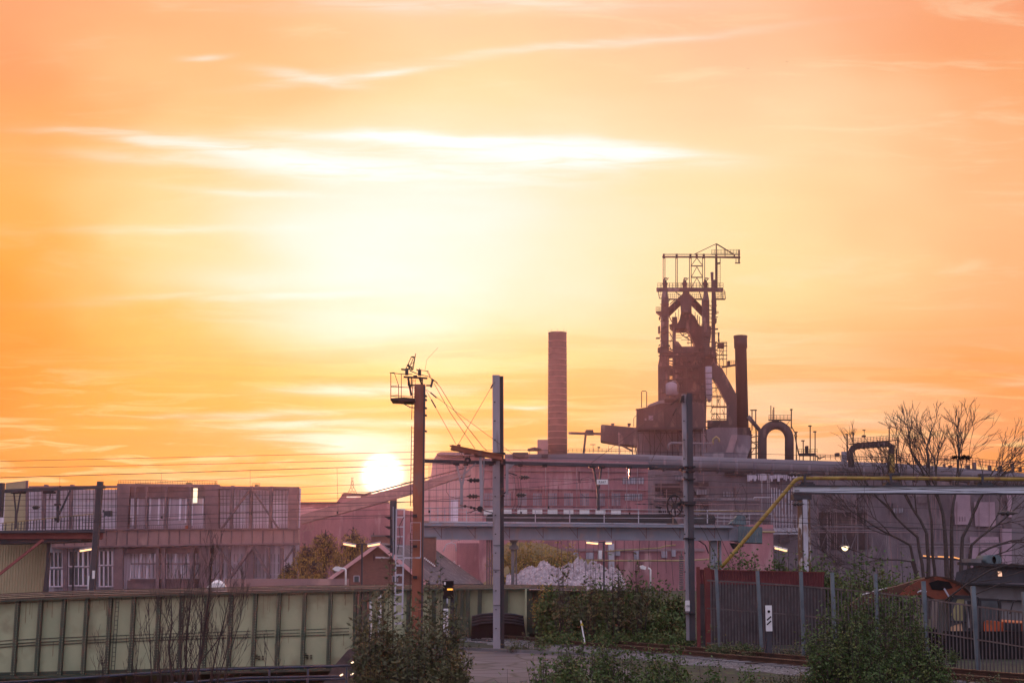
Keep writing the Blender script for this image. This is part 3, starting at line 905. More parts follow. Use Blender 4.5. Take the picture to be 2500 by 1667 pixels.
MB().pbar(1388, 1057, 1467, 1059, 381, 5.5).build('boom', C['iron'], jb)
MB().poly([(1430, 1049), (1448, 1049), (1450, 1060), (1427, 1060)], 381, 3).build('cab', C['iron'], jb)
MB().pbar(1430, 1060, 1421, 1140, 382, 5).build('leg', C['iron'], jb)
# stacks
st = root_at('steel_stack', 1812, 1200, 402, 'smooth brown steel stack standing against the right side of the furnace', 'chimney')
zb, zt = 0, P(0, 822, 402).z
c = P(1812, 1000, 402)
z1 = P(0, 850, 402).z
MB().tube([(c.x, 402, 0), (c.x, 402, z1), (c.x, 402, z1 + .05), (c.x, 402, zt)], [M(15.3, 402), M(14.3, 402), M(16.2, 402), M(16.2, 402)], 28).build('shaft', C['stackm'], st)
MB().tube([(c.x, 402, zt - .3), (c.x, 402, zt + .25)], M(17, 402), 28).build('rim', C['iron'], st)
m = MB()
m.pbox(1800, 1043, 1832, 1180, 398, 10); m.build('base_box', C['iron2'], st)
ck = root_at('brick_chimney', 1360, 1120, 430, 'broad brown chimney with pale iron hoops, standing alone left of the furnace', 'chimney')
c0, c1 = P(1360, 1200, 430), P(1361, 815, 430)
z1 = c1.z
MB().tube([(c0.x, 430, 0), (c1.x, 430, z1)], M(25.6, 430), 36, r2=M(22.4, 430)).build('shaft', C['stackm'], ck)
m = MB()
for i, cy_ in enumerate((205, 268, 316, 370, 422, 474, 527, 580, 634, 688, 741, 794, 851, 908, 967, 1026, 1085, 1141, 1200)):
    z = P(0, 780 + cy_ * .2679, 430).z
    r = M(25.6 + (22.4 - 25.6) * z / z1, 430)
    m.tube([(c0.x + (c1.x - c0.x) * z / z1, 430, z), (c0.x + (c1.x - c0.x) * z / z1, 430, z + .16)], r + .10, 36)
m.build('hoop', C['band'], ck, label='thin pale hoops round the shaft')
m = MB(); m.tube([(c1.x, 430, z1), (c1.x, 430, z1 + .35)], M(23, 430), 36)
for i in range(5):
    a = -math.pi + i * math.pi / 4
    m.bar((c1.x + 2.6 * math.cos(a), 430 + 2.6 * math.sin(a), z1), (c1.x + 2.6 * math.cos(a), 430 + 2.6 * math.sin(a), z1 + 1.1), .06)
m.build('rim', C['iron'], ck)
# inverted U pipe with platform
ar = root_at('arched_gas_pipe', 1895, 1200, 392, 'huge inverted U shaped gas pipe with a railed platform on its crown', 'gas pipe')
pts = [(1861, 1200)] + [(1861, 1100)] + [(1894 - 33 * math.cos(a), 1072 - 35 * math.sin(a)) for a in [i * math.pi / 16 for i in range(17)]] + [(1927, 1130)]
MB().ptube(pts, 392, 11, 20).build('pipe', C['iron2'], ar)
m = MB().pbar(1876, 1025, 1932, 1025, 391, 3.2); m.rail(1877, 1024, 1932, 1024, 391, 11, 6, .8, 3)
m.pbar(1882, 990, 1882, 1025, 391, 2); m.pbar(1889, 994, 1889, 1027, 391, 2.5); m.pbar(1886, 1000, 1886, 1025, 391, 1); m.pbar(1932, 998, 1932, 1046, 391, 2.5)
m.pbar(1932, 1040, 1946, 1066, 391, 2); m.pbar(1928, 1027, 1918, 1040, 391, 1); m.pbar(1905, 1027, 1930, 1044, 391, 1)
m.pbox(1885, 1025, 1902, 1031, 391, 3); m.pbox(1930, 998, 1935, 1000.5, 391, 1)
m.build('platform', C['lattice'], ar)
dp = root_at('diagonal_pipe', 1842, 1100, 396, 'diagonal pipe with twin thin vents between the steel stack and the arched pipe', 'pipe')
MB().ptube([(1826, 1016), (1856, 1052), (1858, 1140)], 396, 5.5, 12).build('pipe', C['iron'], dp)
m = MB()
for x in (1836, 1845): m.pbar(x, 1001, x, 1050, 397, 2.3)
m.pbox(1833, 999.5, 1848, 1001.5, 397, 1); m.build('vent_pipe', C['lattice'], dp)
m = MB()
for x in (1833, 1846): m.pbar(x, 1050, x, 1140, 398, 3)
for y in (1068, 1082, 1096, 1110): m.pbar(1828, y, 1852, y - 4, 398, 2.5)
for a in ((1828, 1070, 1850, 1090), (1852, 1080, 1830, 1112)): m.pbar(*a, 398, 1.5)
m.build('trestle', C['lattice'], dp)
# leaning chute
cu = root_at('inclined_chute', 1760, 1240, 372, 'wide mauve chute leaning down to the left below the steel stack', 'chute')
MB().poly([(1786, 1061), (1800, 1061), (1800, 1066), (1752, 1250), (1722, 1250)], 372, 2.5).build('painted_lit_side', C['band'], cu)  # paler plate paints the lit face of the chute
MB().poly([(1800, 1061), (1832, 1062), (1834, 1085), (1775, 1250), (1750, 1250)], 373, 6).build('duct', C['hazedplant'], cu)
# ---------------------------------------------------------------- gas main, right hand plant
YG = 350
gm = root_at('gas_main', 2050, 1160, YG, 'long grey gas main running across the right half at roof height, railed on top', 'gas main')
pts = [(1385, 1106), (1560, 1110), (1900, 1122), (2180, 1131), (2380, 1145), (2560, 1160)]
m = MB()
m.tube([P(x, y + 17, YG) for x, y in pts], M(18, YG), 20); m.build('pipe', C['greypipe'], gm)
m = MB()
for x in range(1400, 2540, 44):
    t = (x - 1385) / 1175
    y = 1106 + 17 + t * 54 * (0.45 + .55 * t)
    c = P(x, y + 2, YG); m.tube([c + Vector((-.35, 0, 0)), c + Vector((.35, 0, 0))], M(19.2, YG), 20)
m.build('pipe_joint', C['hazedplant'], gm)
m = MB()
m.rail(1388, 1104, 1470, 1104, YG, 9, 8, .7, 2); m.rail(1470, 1104, 1560, 1107, YG, 9, 8, .7, 2)
m.build('railing', C['lattice'], gm)
m = MB()
m.rail(1990, 1121, 2065, 1123, YG, 12, 6, .9, 2); m.rail(2065, 1125, 2190, 1128, YG, 12, 10, .9, 2)
m.rail(2190, 1128, 2390, 1140, YG, 22, 26, .9, 4); m.rail(2390, 1140, 2560, 1156, YG, 20, 20, .9, 3)
m.build('railing', C['lattice'], gm)
random.seed(8)
m = MB()
for x in list(range(1760, 1990, 18)) + [2204, 2231, 2240, 2262, 2305, 2318, 2360, 2377, 2415, 2440, 2472, 2490]:
    m.pbox(x, 1122 + (x - 1700) * .022 - random.choice((0, 1, 2, 4, 9)), x + random.uniform(3, 9), 1134 + (x - 1700) * .022, YG - 1, 1.2)
m.build('valve_gear', C['iron'], gm)
m = MB()
for i, (x, yt) in enumerate(((1978, 1040), (1990, 1054), (1944, 1055), (1961, 1076), (1834, 1062))):
    m.pbar(x, yt, x, 1125, YG + 2, 2.2); m.pbox(x - 3.5, yt - 2, x + 3.5, yt + .5, YG + 1.5, .8)
m.build('vent_post', C['lattice'], gm)
m = MB().pbox(1950, 1106, 1992, 1111, YG, 3); m.rail(1944, 1106, 1995, 1106, YG, 10, 8, .8, 2); m.pbox(1968, 1088, 1974, 1106, YG, 1.5)
for x in (1945, 1952, 1986, 1996): m.pbar(x, 1111, x, 1125, YG, 1.6)
m.pbar(1940, 1060, 1950, 1110, YG, 2.5); m.pbar(1985, 1106, 2003, 1121, YG, 2.2); m.pbar(1998, 1120, 2013, 1114, YG, 2.5)
m.build('valve_platform', C['lattice'], gm)
m = MB().pbox(2054, 1102, 2068, 1126, YG, 3); m.build('control_box', C['glassm'], gm)
m = MB().pbox(2042, 1105, 2050, 1113, YG, 2); m.build('small_box', C['iron'], gm)
# bent pipe bridge with railing
bp = root_at('overhead_pipe_bend', 2130, 1170, 342, 'flanged pipe that rises, runs level under a railed walkway and drops as a yellow leg', 'gas pipe')
m = MB().ptube([(2078, 1140), (2076, 1105), (2082, 1094), (2095, 1088), (2165, 1083), (2178, 1090), (2176, 1110), (2176, 1130)], 342, 7.5, 14); m.build('pipe', C['iron2'], bp)
m = MB()
for x, y in ((2096, 1088), (2108, 1087), (2120, 1086), (2132, 1085.3), (2144, 1084.5), (2156, 1084)):
    c = P(x, y, 342); m.tube([c + Vector((-.25, 0, 0)), c + Vector((.25, 0, 0))], M(8.8, 342), 14)
m.build('flange', C['iron'], bp)
MB().ptube([(2176, 1108), (2176, 1160)], 341.6, 8.8, 14).build('drop_leg', C['yellow'], bp)
m = MB().pbar(2072, 1084, 2194, 1074, 341, 2.6); m.rail(2072, 1083, 2194, 1073, 341, 12, 16, .8, 3); m.pbar(2194, 1073, 2194, 1126, 341, 1.6); m.pbar(2186, 1075, 2188, 1126, 341, 1.2)
for y in range(1080, 1126, 6): m.pbar(2187, y, 2194, y, 341, .8)
for x, yt in ((2068, 1060), (2083, 1056), (2110, 1050), (2171, 1044)): m.pbar(x, yt, x, 1090, 341, 2.4 if x != 2110 else 1); m.pbox(x - 3, yt - 1.5, x + 3, yt + .5, 341, .6)
m.pbox(2106, 1062, 2114, 1066, 341, 1); m.pbar(2068, 1060, 2069, 1124, 341, 3.2)
m.build('walkway', C['lattice'], bp)
py_ = root_at('lattice_pylon', 2466, 1130, 345, 'small lattice pylon on the gas main at far right', 'pylon')
m = MB()
for a in ((2459, 1130, 2464, 1098), (2474, 1132, 2469, 1098), (2459, 1130, 2471, 1118), (2474, 1130, 2462, 1118), (2461, 1118, 2470, 1108), (2471, 1118, 2463, 1108), (2464, 1098, 2469, 1098)): m.pbar(*a, 345, 1)
m.build('frame', C['lattice'], py_)
# plant hall right
pw = root_at('plant_building', 1980, 1300, 362, 'dull mauve plant building filling the background behind the yellow pipe', 'building')
MB().poly([(1575, 1135), (1900, 1140), (2200, 1150), (2560, 1176), (2560, 1470), (1575, 1470)], 362, 25).build('wall', C['hazedplant'], pw)
m = MB(); random.seed(21)
for i in range(42):
    x = random.uniform(1590, 2480); y = random.uniform(1165, 1240)
    m.pbar(x, y, x, y + random.uniform(30, 170), 360.5, random.uniform(.8, 2.2))
for y in (1186, 1188, 1222, 1262, 1302): m.pbar(1590, y, 1900, y + 3, 360.6, 1.2)
for a in ((2040, 1210, 2065, 1260), (2090, 1215, 2090, 1300), (2020, 1240, 2020, 1350), (2170, 1290, 2180, 1400), (1995, 1170, 2000, 1390)): m.pbar(*a, 360, 2.2)
m.build('wall_pipe', C['band'], pw)
m = MB()
for x, y, w, h in ((1600, 1180, 60, 18), (1680, 1176, 50, 10), (1620, 1200, 90, 30), (1770, 1150, 60, 10), (2000, 1250, 120, 90), (1660, 1215, 70, 40)):
    m.pbox(x, y, x + w, y + h, 361.3, .6)
m.build('wall_patch', C['iron2'], pw)
m = MB()
for i in range(24):
    x = 1825 + i * 5.2; m.pbox(x, 1158 + random.uniform(-3, 3), x + random.uniform(2, 7), 1170 + random.uniform(-4, 5), 360.8, .5)
m.build('pale_lagging', C['lilac'], pw)
for x0 in (1884, 1890, 1896, 1903, 1910, 1918, 1926, 1933):      # tall tube bundle
    MB().ptube([(x0, 1190 + (x0 % 3) * 4), (x0, 1296)], 356, 1.5, 8).build('riser_pipe', C['palemetal'], pw)
for x0 in (1860, 1874, 1878):
    MB().ptube([(x0, 1120), (x0, 1290 if x0 == 1860 else 1240)], 356, 1.0, 6).build('riser_pipe', C['palemetal'], pw)
m = MB().pbox(1888, 1288, 1950, 1298, 352, 6); m.pbar(1888, 1302, 1952, 1302, 351, 3); m.rail(1888, 1290, 1945, 1290, 351, 34, 7, .8, 3); m.build('service_platform', C['palemetal'], pw)
MB().ptube([(1838, 1222), (1838, 1217), (1842, 1214), (1886, 1214)], 355, 1.6).build('bent_pipe', C['palemetal'], pw)
MB().ptube([(1740, 1085), (1741, 1072), (1748, 1066), (1755, 1071), (1756, 1078)], 357, 2.5, 8).build('yellow_bend', C['hill'], pw)
MB().ptube([(1632, 1096), (1632, 1086), (1638, 1081), (1740, 1083)], 356, 2.6, 8).build('bent_pipe', C['greypipe'], pw)
for x in (2280, 2330):
    m = MB().pbox(x - 12, 1159, x + 14, 1164, 360.9, .4); m.build('lit_window', mat('lit window', (1, .5, .2), None, emit=((1, .42, .16), 1.6)), pw)
for x, y, w, h in ((2460, 1200, 40, 62), (2380, 1225, 50, 60), (2370, 1310, 70, 80), (2445, 1290, 50, 100), (2330, 1200, 40, 80)):
    MB().pbox(x, y, x + w, y + h, 360.9, .5).build('painted_lit_panel', mat('lilac rose panel', (.46, .32, .40), (.36, .25, .32), .3), pw)  # paler panels paint lilac-lit patches onto the wall
MB().pbox(2470, 1210, 2540, 1470, 300, 8).build('corner_tower', C['greypipe'], pw)
MB().pbox(1715, 1104, 1790, 1118, 354, 4).build('lean_to', C['hazedplant'], pw)
# tall pale post
m = MB().pbar(1718, 1045, 1718, 1180, 350, 1.8); solo('tall_post', m, C['band'], 'thin pale post standing in front of the furnace base right of the mast', 'post')
m = MB().pbar(1511, 1055, 1512, 1140, 350, 2.4); m.pbox(1509, 1058, 1515, 1060, 350, .5); solo('lamp_pole', m, C['band'], 'thin pale post in front of the jutting gallery box', 'post')

# ---------------------------------------------------------------- rose hall
rh = root_at('rose_hall', 1330, 1240, 310, 'long rose coloured factory hall with a row of gridded windows behind the mast portal', 'building')
YR = 310
MB().poly([(1178, 1120), (1180, 1118), (1582, 1128), (1582, 1330), (1178, 1330)], YR, 20).build('wall', C['rose'], rh)
MB().poly([(1052, 1160), (1056, 1126), (1068, 1106), (1178, 1106), (1178, 1330), (1015, 1330), (1022, 1225)], YR + 2, 20).build('gable_wall', C['rosepale'], rh)
m = MB().poly([(1066, 1107), (1076, 1103), (1182, 1104), (1182, 1111), (1068, 1110)], YR - 1, 22); m.poly([(1176, 1122), (1584, 1130), (1584, 1137), (1176, 1134)], YR - .8, 2); m.build('eaves', C['band'], rh)
m = MB().poly([(1232, 1108), (1390, 1108), (1584, 1114), (1584, 1129), (1232, 1126)], YR + 4, 14); m.build('roof_deck', C['greypipe'], rh)
m = MB()
for a in ((1252, 1104, 1290, 1118), (1322, 1108, 1338, 1116)): m.pbox(*a, YR + 2, 4)
m.build('rooftop_unit', C['iron2'], rh)
m = MB(); m.pbox(1100, 1220, 1118, 1330, YR + 1, .5)
for x in range(1098, 1122, 4): m.pbar(x, 1195, x, 1330, YR, .7)
m.build('ribbed_strip', C['lilac'], rh)
random.seed(9)
for x in (1193, 1237, 1275, 1312, 1349, 1388, 1427, 1466, 1504):
    w = MB().pbox(x - 11, 1203, x + 11, 1234, YR - .25, .3).build('window', C['glassm'], rh)
    m = MB()
    for i in range(6): m.pbar(x - 11 + i * 4.4, 1202.5, x - 11 + i * 4.4, 1234.5, YR - .4, .8)
    for i in range(5): m.pbar(x - 11.5, 1203 + i * 7.8, x + 11.5, 1203 + i * 7.8, YR - .42, .8)
    m.build('glazing_bar', C['rose'], w)
    MB().pbox(x - 12, 1243, x + 12, 1258, YR - .3, .4).build('lower_window', C['signwhite'], rh)
ld = root_at('roof_cabin', 1318, 1100, 425, 'square lift cabin and little canopy against the left foot of the brown chimney', 'building')
MB().pbox(1312, 1073, 1338, 1130, 424, 6).build('cabin', C['band'], ld)
m = MB().poly([(1288, 1095), (1305, 1091), (1322, 1095), (1322, 1097), (1288, 1097)], 420, 6); m.pbar(1293, 1097, 1293, 1110, 421, 1); m.build('canopy', C['iron2'], ld)
m = MB().pbar(1448, 1085, 1448, 1104, 350, 1); m.pbox(1441, 1084, 1454, 1085.4, 350, .5); m.pbox(1459, 1090, 1465, 1093, 350, .5); m.pbar(1462, 1092, 1462, 1104, 350, .8); m.pbar(1486, 1088, 1486, 1104, 350, .8)
solo('roof_lamp', m, C['lattice'], 'little roof lamp posts on the railed roof left of the gallery box', 'lamp')
# low rose buildings under the conveyor bridge
lb = root_at('low_rose_building', 1480, 1380, 235, 'low rose building with dull windows and yellow pipe seen under the conveyor bridge', 'building')
MB().poly([(1170, 1300), (1300, 1305), (1720, 1305), (1830, 1280), (1888, 1280), (1888, 1460), (1170, 1460)], 235, 12).build('wall', C['rose'], lb)
m = MB().pbox(1300, 1338, 1720, 1345, 234.7, .6); m.pbox(1820, 1290, 1890, 1296, 234.5, .5); m.build('ledge', C['band'], lb)
for x, y, w, h in ((1345, 1350, 20, 14), (1390, 1348, 22, 16), (1430, 1348, 20, 16), (1500, 1344, 14, 12), (1548, 1345, 12, 20), (1615, 1345, 14, 16), (1640, 1342, 10, 16)):
    MB().pbox(x, y, x + w, y + h, 234.6, .5).build('window', C['glassm'], lb)
MB().pbox(1460, 1343, 1470, 1364, 234.5, .5).build('white_door', C['signwhite'], lb)
MB().ptube([(1330, 1364), (1380, 1366), (1500, 1368), (1680, 1368), (1760, 1362)], 232, 1.9, 8).build('pipe', C['hill'], lb)
MB().ptube([(1480, 1345), (1610, 1337), (1625, 1332), (1650, 1330)], 233, 1.6, 8).build('pipe', C['hill'], lb)
MB().ptube([(1845, 1298), (1892, 1298)], 233, 2.2, 8).build('pipe', C['hill'], lb)
MB().pbox(1485, 1326, 1500, 1430, 233.5, 1).build('downpipe', C['palemetal'], lb)
m = MB().poly([(1190, 1430), (1215, 1335), (1250, 1322), (1330, 1326), (1380, 1345), (1480, 1385), (1480, 1500), (1190, 1500)], 222, 8)
solo('grass_bank', m, C['hill'], 'yellowish grass bank rising behind the pale stone heap', 'bank', kind='structure')
m = MB().poly([(1166, 1432), (1240, 1380), (1246, 1395), (1180, 1445)], 180, 6)
solo('grass_slope', m, C['hill'], 'sloping yellowish bank beside the brick house roof', 'bank', kind='structure')
tb = root_at('annex_building', 1150, 1380, 245, 'plain rose annex with pale curved pipes seen between the brick house and the bridge pier', 'building')
MB().poly([(1062, 1318), (1190, 1314), (1196, 1460), (1062, 1460)], 248, 8).build('wall', C['rosepale'], tb)
MB().pbox(1115, 1325, 1187, 1460, 245, 8).build('front_wall', C['rose'], tb)
for k in (0, 4): MB().ptube([(1100, 1322 - k), (1130, 1316 - k), (1190, 1318 - k)], 243, .9, 6).build('pipe', C['palemetal'], tb)
MB().ptube([(1082, 1345), (1090, 1328), (1102, 1324), (1112, 1328), (1114, 1345)], 243, 1.2, 6).build('curved_pipe', C['palemetal'], tb)
m = MB().ptube([(1103, 1388), (1103, 1374), (1110, 1369), (1112, 1380)], 243, .9, 6); m.ptube([(1116, 1394), (1116, 1380), (1122, 1379), (1122, 1390)], 243, .9, 6); m.build('vent_bend', C['signwhite'], tb)
# ---------------------------------------------------------------- left works hall
YL = 220
lh = root_at('works_hall', 400, 1330, YL, 'long two storey works hall with lilac cladding, rusty plated band and railed roof at left', 'building')
MB().poly([(-30, 1196), (735, 1192), (727, 1460), (-40, 1460)], YL + 1, 22, k=-.152).build('inner_wall', C['lilac'], lh)
MB().poly([(118, 1332), (290, 1330), (290, 1450), (110, 1450)], YL + .4, .5).build('lower_wall', C['glassm'], lh)
MB().poly([(120, 1295), (290, 1293), (290, 1460), (470, 1460), (525, 1335), (700, 1335), (725, 1450), (745, 1450), (748, 1293)], YL + 2.5, 1)
m = MB().poly([(118, 1296), (300, 1293), (727, 1291), (728, 1327), (500, 1330), (300, 1332), (118, 1336)], YL - 1.5, 2); m.build('crane_girder', C['hallplate'], lh)
m = MB()
x = 130
while x < 725:
    m.pbox(x, 1294, x + 1.8, 1330, YL - 1.8, .4); x += 25.5
m.poly([(116, 1334), (300, 1331), (500, 1327), (730, 1325), (730, 1329), (500, 1331), (300, 1335), (116, 1338)], YL - 2, 1.4)
m.poly([(118, 1293), (300, 1290), (730, 1288), (730, 1291), (300, 1293.5), (118, 1296.5)], YL - 1.9, 1.5)
m.build('girder_stiffener', C['hallframe'], lh)
m = MB().poly([(286, 1180), (533, 1182), (533, 1292), (500, 1293), (500, 1188), (318, 1188), (310, 1293), (284, 1293)], YL - .9, 1.4)
m.poly([(70, 1186), (286, 1185), (286, 1190), (70, 1191)], YL - .8, 1)
m.poly([(533, 1186), (725, 1188), (725, 1195), (533, 1193)], YL - .9, 1.6)
m.pbox(703, 1188, 726, 1292, YL - .85, 1.6)
m.build('fascia', C['hallframe'], lh)
def lbar(x0, y0, x1, y1, w, dy=-1.2, nm='column'):
    MB().pbar(x0, y0, x1, y1, YL + dy, w, d=.6).build(nm, C['hallframe'], lh)
for x0, x1, w in ((66, 66, 6), (109, 106, 7), (174, 172, 7), (236, 234, 7), (567, 565, 7), (613, 611, 7), (662, 660, 7)): lbar(x0, 1190, x1, 1291, w)
for x0, w in ((358, 6), (405, 6), (463, 7), (330, 4)): lbar(x0, 1188, x0, 1292, w)
m = MB()
for x_ in range(75, 286, 9): m.pbar(x_, 1192, x_, 1290, YL + .8, .9, d=.1)
for x_ in range(537, 702, 8): m.pbar(x_, 1197, x_, 1290, YL + .8, .9, d=.1)
for x_ in range(320, 700, 9): m.pbar(x_, 1352, x_, 1410, YL + .8, 1.0, d=.1)
for y_ in (1218, 1250): m.pbar(70, y_, 700, y_, YL + .7, 1.0, d=.1)
m.build('mullion_grid', C['hallframe'], lh)
lbar(608, 1197, 541, 1290, 4, -1.5, 'brace'); lbar(617, 1196, 680, 1290, 4, -1.5, 'brace')
lbar(618, 1332, 558, 1415, 7, -1.5, 'brace'); lbar(618, 1336, 660, 1410, 6, -1.5, 'brace'); lbar(720, 1332, 695, 1370, 4, -1.5, 'brace'); lbar(530, 1332, 575, 1400, 4, -1.4, 'brace')
for x0, w in ((160, 10), (225, 9), (290, 22), (385, 8), (400, 8), (470, 10), (500, 26), (540, 5), (560, 6), (610, 20), (655, 8), (688, 8), (718, 6)): lbar(x0, 1336, x0, 1452, w)
m = MB().pbox(310, 1336, 520, 1350, YL - .7, 1); m.pbox(320, 1374, 520, 1377, YL - .9, .6); m.pbox(318, 1412, 520, 1416, YL - .9, .6); m.pbox(310, 1416, 520, 1450, YL - .6, .6); m.pbox(300, 1212, 500, 1216, YL - .6, .5); m.pbox(300, 1188, 500, 1213, YL - .4, .5)
m.build('cross_rail', C['hallframe'], lh)
random.seed(31)
for (x0, x1, y0, y1, n) in ((122, 152, 1348, 1384, 3), (122, 152, 1390, 1430, 3), (168, 215, 1346, 1381, 4), (168, 215, 1386, 1428, 4), (243, 275, 1345, 1378, 3), (243, 275, 1382, 1430, 3)):
    w_ = MB().pbox(x0, y0, x1, y1, YL - .1, .3).build('window', C['glassdark'], lh)
    m = MB(); m.pbox(x0 - 3, y1 - .5, x1 + 3, y1 + 2.2, YL - .4, .5)
    for i in range(n + 1): m.pbar(x0 + (x1 - x0) * i / n, y0, x0 + (x1 - x0) * i / n, y1, YL - .35, random.uniform(1.2, 5))
    m.build('frame', C['lilac'], w_)
m = MB()
for i in range(26):
    x = random.uniform(312, 500); y0 = random.choice((1338, 1378)); m.pbox(x, y0, x + random.uniform(1, 3), y0 + random.uniform(25, 36), YL - .55, .3)
for i in range(14):
    x = random.uniform(315, 495); m.pbox(x, 1216, x + random.uniform(1.5, 5), 1216 + random.uniform(25, 70), YL - .5, .2)
m.pbox(650, 1400, 700, 1402, YL - .7, .4); m.pbox(540, 1372, 700, 1374.5, YL - .7, .4)
m.build('gap_light_strip', C['lilac'], lh)  # pale strips painted for daylight showing through the hall frame
random.seed(32)
for (x0, x1) in ((318, 330), (335, 354), (364, 400), (410, 458), (468, 498)):
    MB().pbox(x0, 1215, x1, 1290, YL - .3, .2).build('cladding_panel', mat('rose grey cladding', (.46, .35, .42), (.32, .24, .29), .5, .7, 0, (2, 2, .15)), lh)
m = MB().rail(289, 1182, 530, 1184, YL, 10, 40, .8, 2); m.pbar(289, 1172, 410, 1171, YL, .8); m.pbox(454, 1177, 466, 1181, YL - .2, 1); m.pbar(527, 1174, 527, 1186, YL, 1.8); m.build('roof_railing', C['yellow'], lh)
m = MB().rail(533, 1290, 725, 1290, YL - 1.7, 10, 36, .6, 2); m.rail(300, 1290, 500, 1292, YL - 1.7, 9, 40, .6, 2); m.build('gallery_railing', C['hallframe'], lh)
m = MB()
for x, y in ((110, 1184), (174, 1184), (567, 1186.5), (613, 1187.5), (662, 1188)): m.pbox(x - 3, y - 1.5, x + 4, y + 2, YL, 1)
m.build('ridge_cap', C['hallframe'], lh)
m = MB().rail(616, 1187, 634, 1187, YL + 1, 8, 2, .8, 2); m.pbox(622, 1182, 630, 1187, YL + 1, 1); m.build('roof_hatch', C['yellow'], lh)
MB().pbox(471.5, 1191, 481, 1227, YL - 1.2, .3).build('glowing_opening_panel', mat('painted opening glow', (1, .85, .6), None, emit=((1, .86, .60), 1.0)), lh)  # glowing panel stands in for daylight through an opening
MB().pbox(452, 1282, 458, 1290, YL - 2.2, .4).build('red_lamp', C['orange'], lh)
ct = root_at('clad_tower', 40, 1230, 205, 'cream ribbed stair tower rising above the left end of the works hall', 'tower')
MB().poly([(14, 1179), (66, 1173), (66, 1300), (8, 1300)], 205, 6).build('wall', C['cream'], ct)
m = MB().pbar(66, 1173, 65, 1300, 204.5, 5); m.pbar(14, 1180, 70, 1173, 204.6, 1.5); m.build('edge_trim', C['hallframe'], ct)
# outrigger of pipes at the hall's right end
m = MB()
for a in ((728, 1320, 750, 1322), (728, 1300, 735, 1365), (750, 1270, 760, 1300), (735, 1296, 765, 1292), (740, 1300, 752, 1285), (728, 1345, 742, 1330), (762, 1265, 765, 1292), (735, 1272, 765, 1268), (740, 1305, 740, 1380)): m.pbar(*a, YL + 2, 1.8)
solo('pipe_trestle', m, C['hallplate'], 'small trestle of pipes at the right end of the works hall', 'trestle')
# far sheds and the tower mast
fs = root_at('far_shed', 850, 1300, 320, 'low red roofed sheds under the sun with a clerestory on top', 'building')
MB().poly([(724, 1228), (822, 1225), (838, 1204), (935, 1208), (960, 1240), (1030, 1250), (1030, 1460), (724, 1460)], 320, 20).build('wall', C['rose'], fs)
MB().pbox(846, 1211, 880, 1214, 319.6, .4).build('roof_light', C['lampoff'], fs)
m = MB().poly([(834, 1206), (840, 1203), (934, 1206), (936, 1210), (834, 1210)], 319, 22); m.pbox(722, 1225, 830, 1228, 319, 3); m.build('roof', C['stackm'], fs)
m = MB().poly([(725, 1240), (760, 1236), (790, 1248), (760, 1260), (725, 1262)], 318, 3); m.build('side_roof', C['rosepale'], fs)
tw = root_at('steel_tower', 860, 1205, 420, 'tiny tapering lattice mast silhouetted left of the sun', 'tower')
m = MB()
for s in (-1, 1):
    m.pbar(860 + 12 * s, 1206, 860 + 4 * s, 1190, 420, 1.2); m.pbar(860 + 4 * s, 1190, 860 + 1.2 * s, 1167, 420, 1.0); m.pbar(860 + 7 * s, 1206, 860 - 3 * s, 1190, 420, .8); m.pbar(860 + 4 * s, 1190, 860 - 3 * s, 1179, 420, .8); m.pbar(860 + 3 * s, 1180, 860 - 2 * s, 1170, 420, .7)
for y in (1166, 1180, 1190, 1199): m.pbar(853 if y > 1195 else 857, y, 867 if y > 1195 else 863, y, 420, .9)
m.build('frame', C['yellow'], tw)
# inclined conveyor
ic = root_at('inclined_conveyor', 950, 1300, 262, 'long enclosed conveyor sloping up to the right in front of the sun', 'conveyor')
MB().poly([(735, 1256), (838, 1226), (915, 1204), (1009, 1180), (1150, 1146), (1150, 1160), (1115, 1168), (1009, 1204), (922, 1229), (735, 1278)], 262, 3).build('gallery', C['hallplate'], ic)
m = MB().pbar(880, 1209, 1009, 1175, 262, 3); m.pbar(1009, 1175, 1140, 1141, 262, 3)
for i in range(14): m.pbar(885 + i * 19, 1208 - i * 5, 886 + i * 19, 1213 - i * 5, 262.4, 1)
m.build('roof', C['stackm'], ic)
MB().pbox(952, 1205, 969, 1460, 263, 4).build('support_tower', C['hallplate'], ic)
m = MB().pbar(740, 1254, 800, 1236, 270, 1.8); m.pbar(728, 1268, 800, 1246, 270, 1.5)
for i in range(6): m.pbar(735 + i * 11, 1267 - i * 3.4, 742 + i * 11, 1252 - i * 3, 270, 1.2)
m.build('side_truss', C['rosepale'], ic)
# ---------------------------------------------------------------- brick house
YH = 100
hs_ = root_at('brick_house', 960, 1400, YH + 6, 'brown brick gabled house with slate roof and tall chimney just behind the rail bridge', 'house')
A, L_, R_ = P(925, 1330, YH), P(790, 1427, YH), P(1042, 1427, YH)
Bk, Rb = P(1052, 1341, YH + 12), P(1174, 1427, YH + 12)
Bl = Bk + (L_ - A)
dn = Vector((0, 0, -1)) * L_.z
z0 = 0
def gd(p): return Vector((p.x, p.y, 0))
m = MB().add([A, L_, gd(L_), gd(R_), R_], [(0, 1, 2, 3, 4)])
m.add([R_, gd(R_), gd(Rb), Rb], [(0, 1, 2, 3)]); m.add([Bk, Rb, gd(Rb), gd(Bl), Bl], [(0, 1, 2, 3, 4)]); m.add([L_, Bl, gd(Bl), gd(L_)], [(0, 1, 2, 3)])
m.build('wall', C['brick'], hs_)
def slab(m, a, b, c, d, t):
    n = (b - a).cross(d - a).normalized()
    if n.z < 0: n = -n
    v = [a, b, c, d] + [q + n * t for q in (a, b, c, d)]
    m.add(v, [(0, 1, 2, 3), (7, 6, 5, 4), (0, 4, 5, 1), (1, 5, 6, 2), (2, 6, 7, 3), (3, 7, 4, 0)])
m = MB()
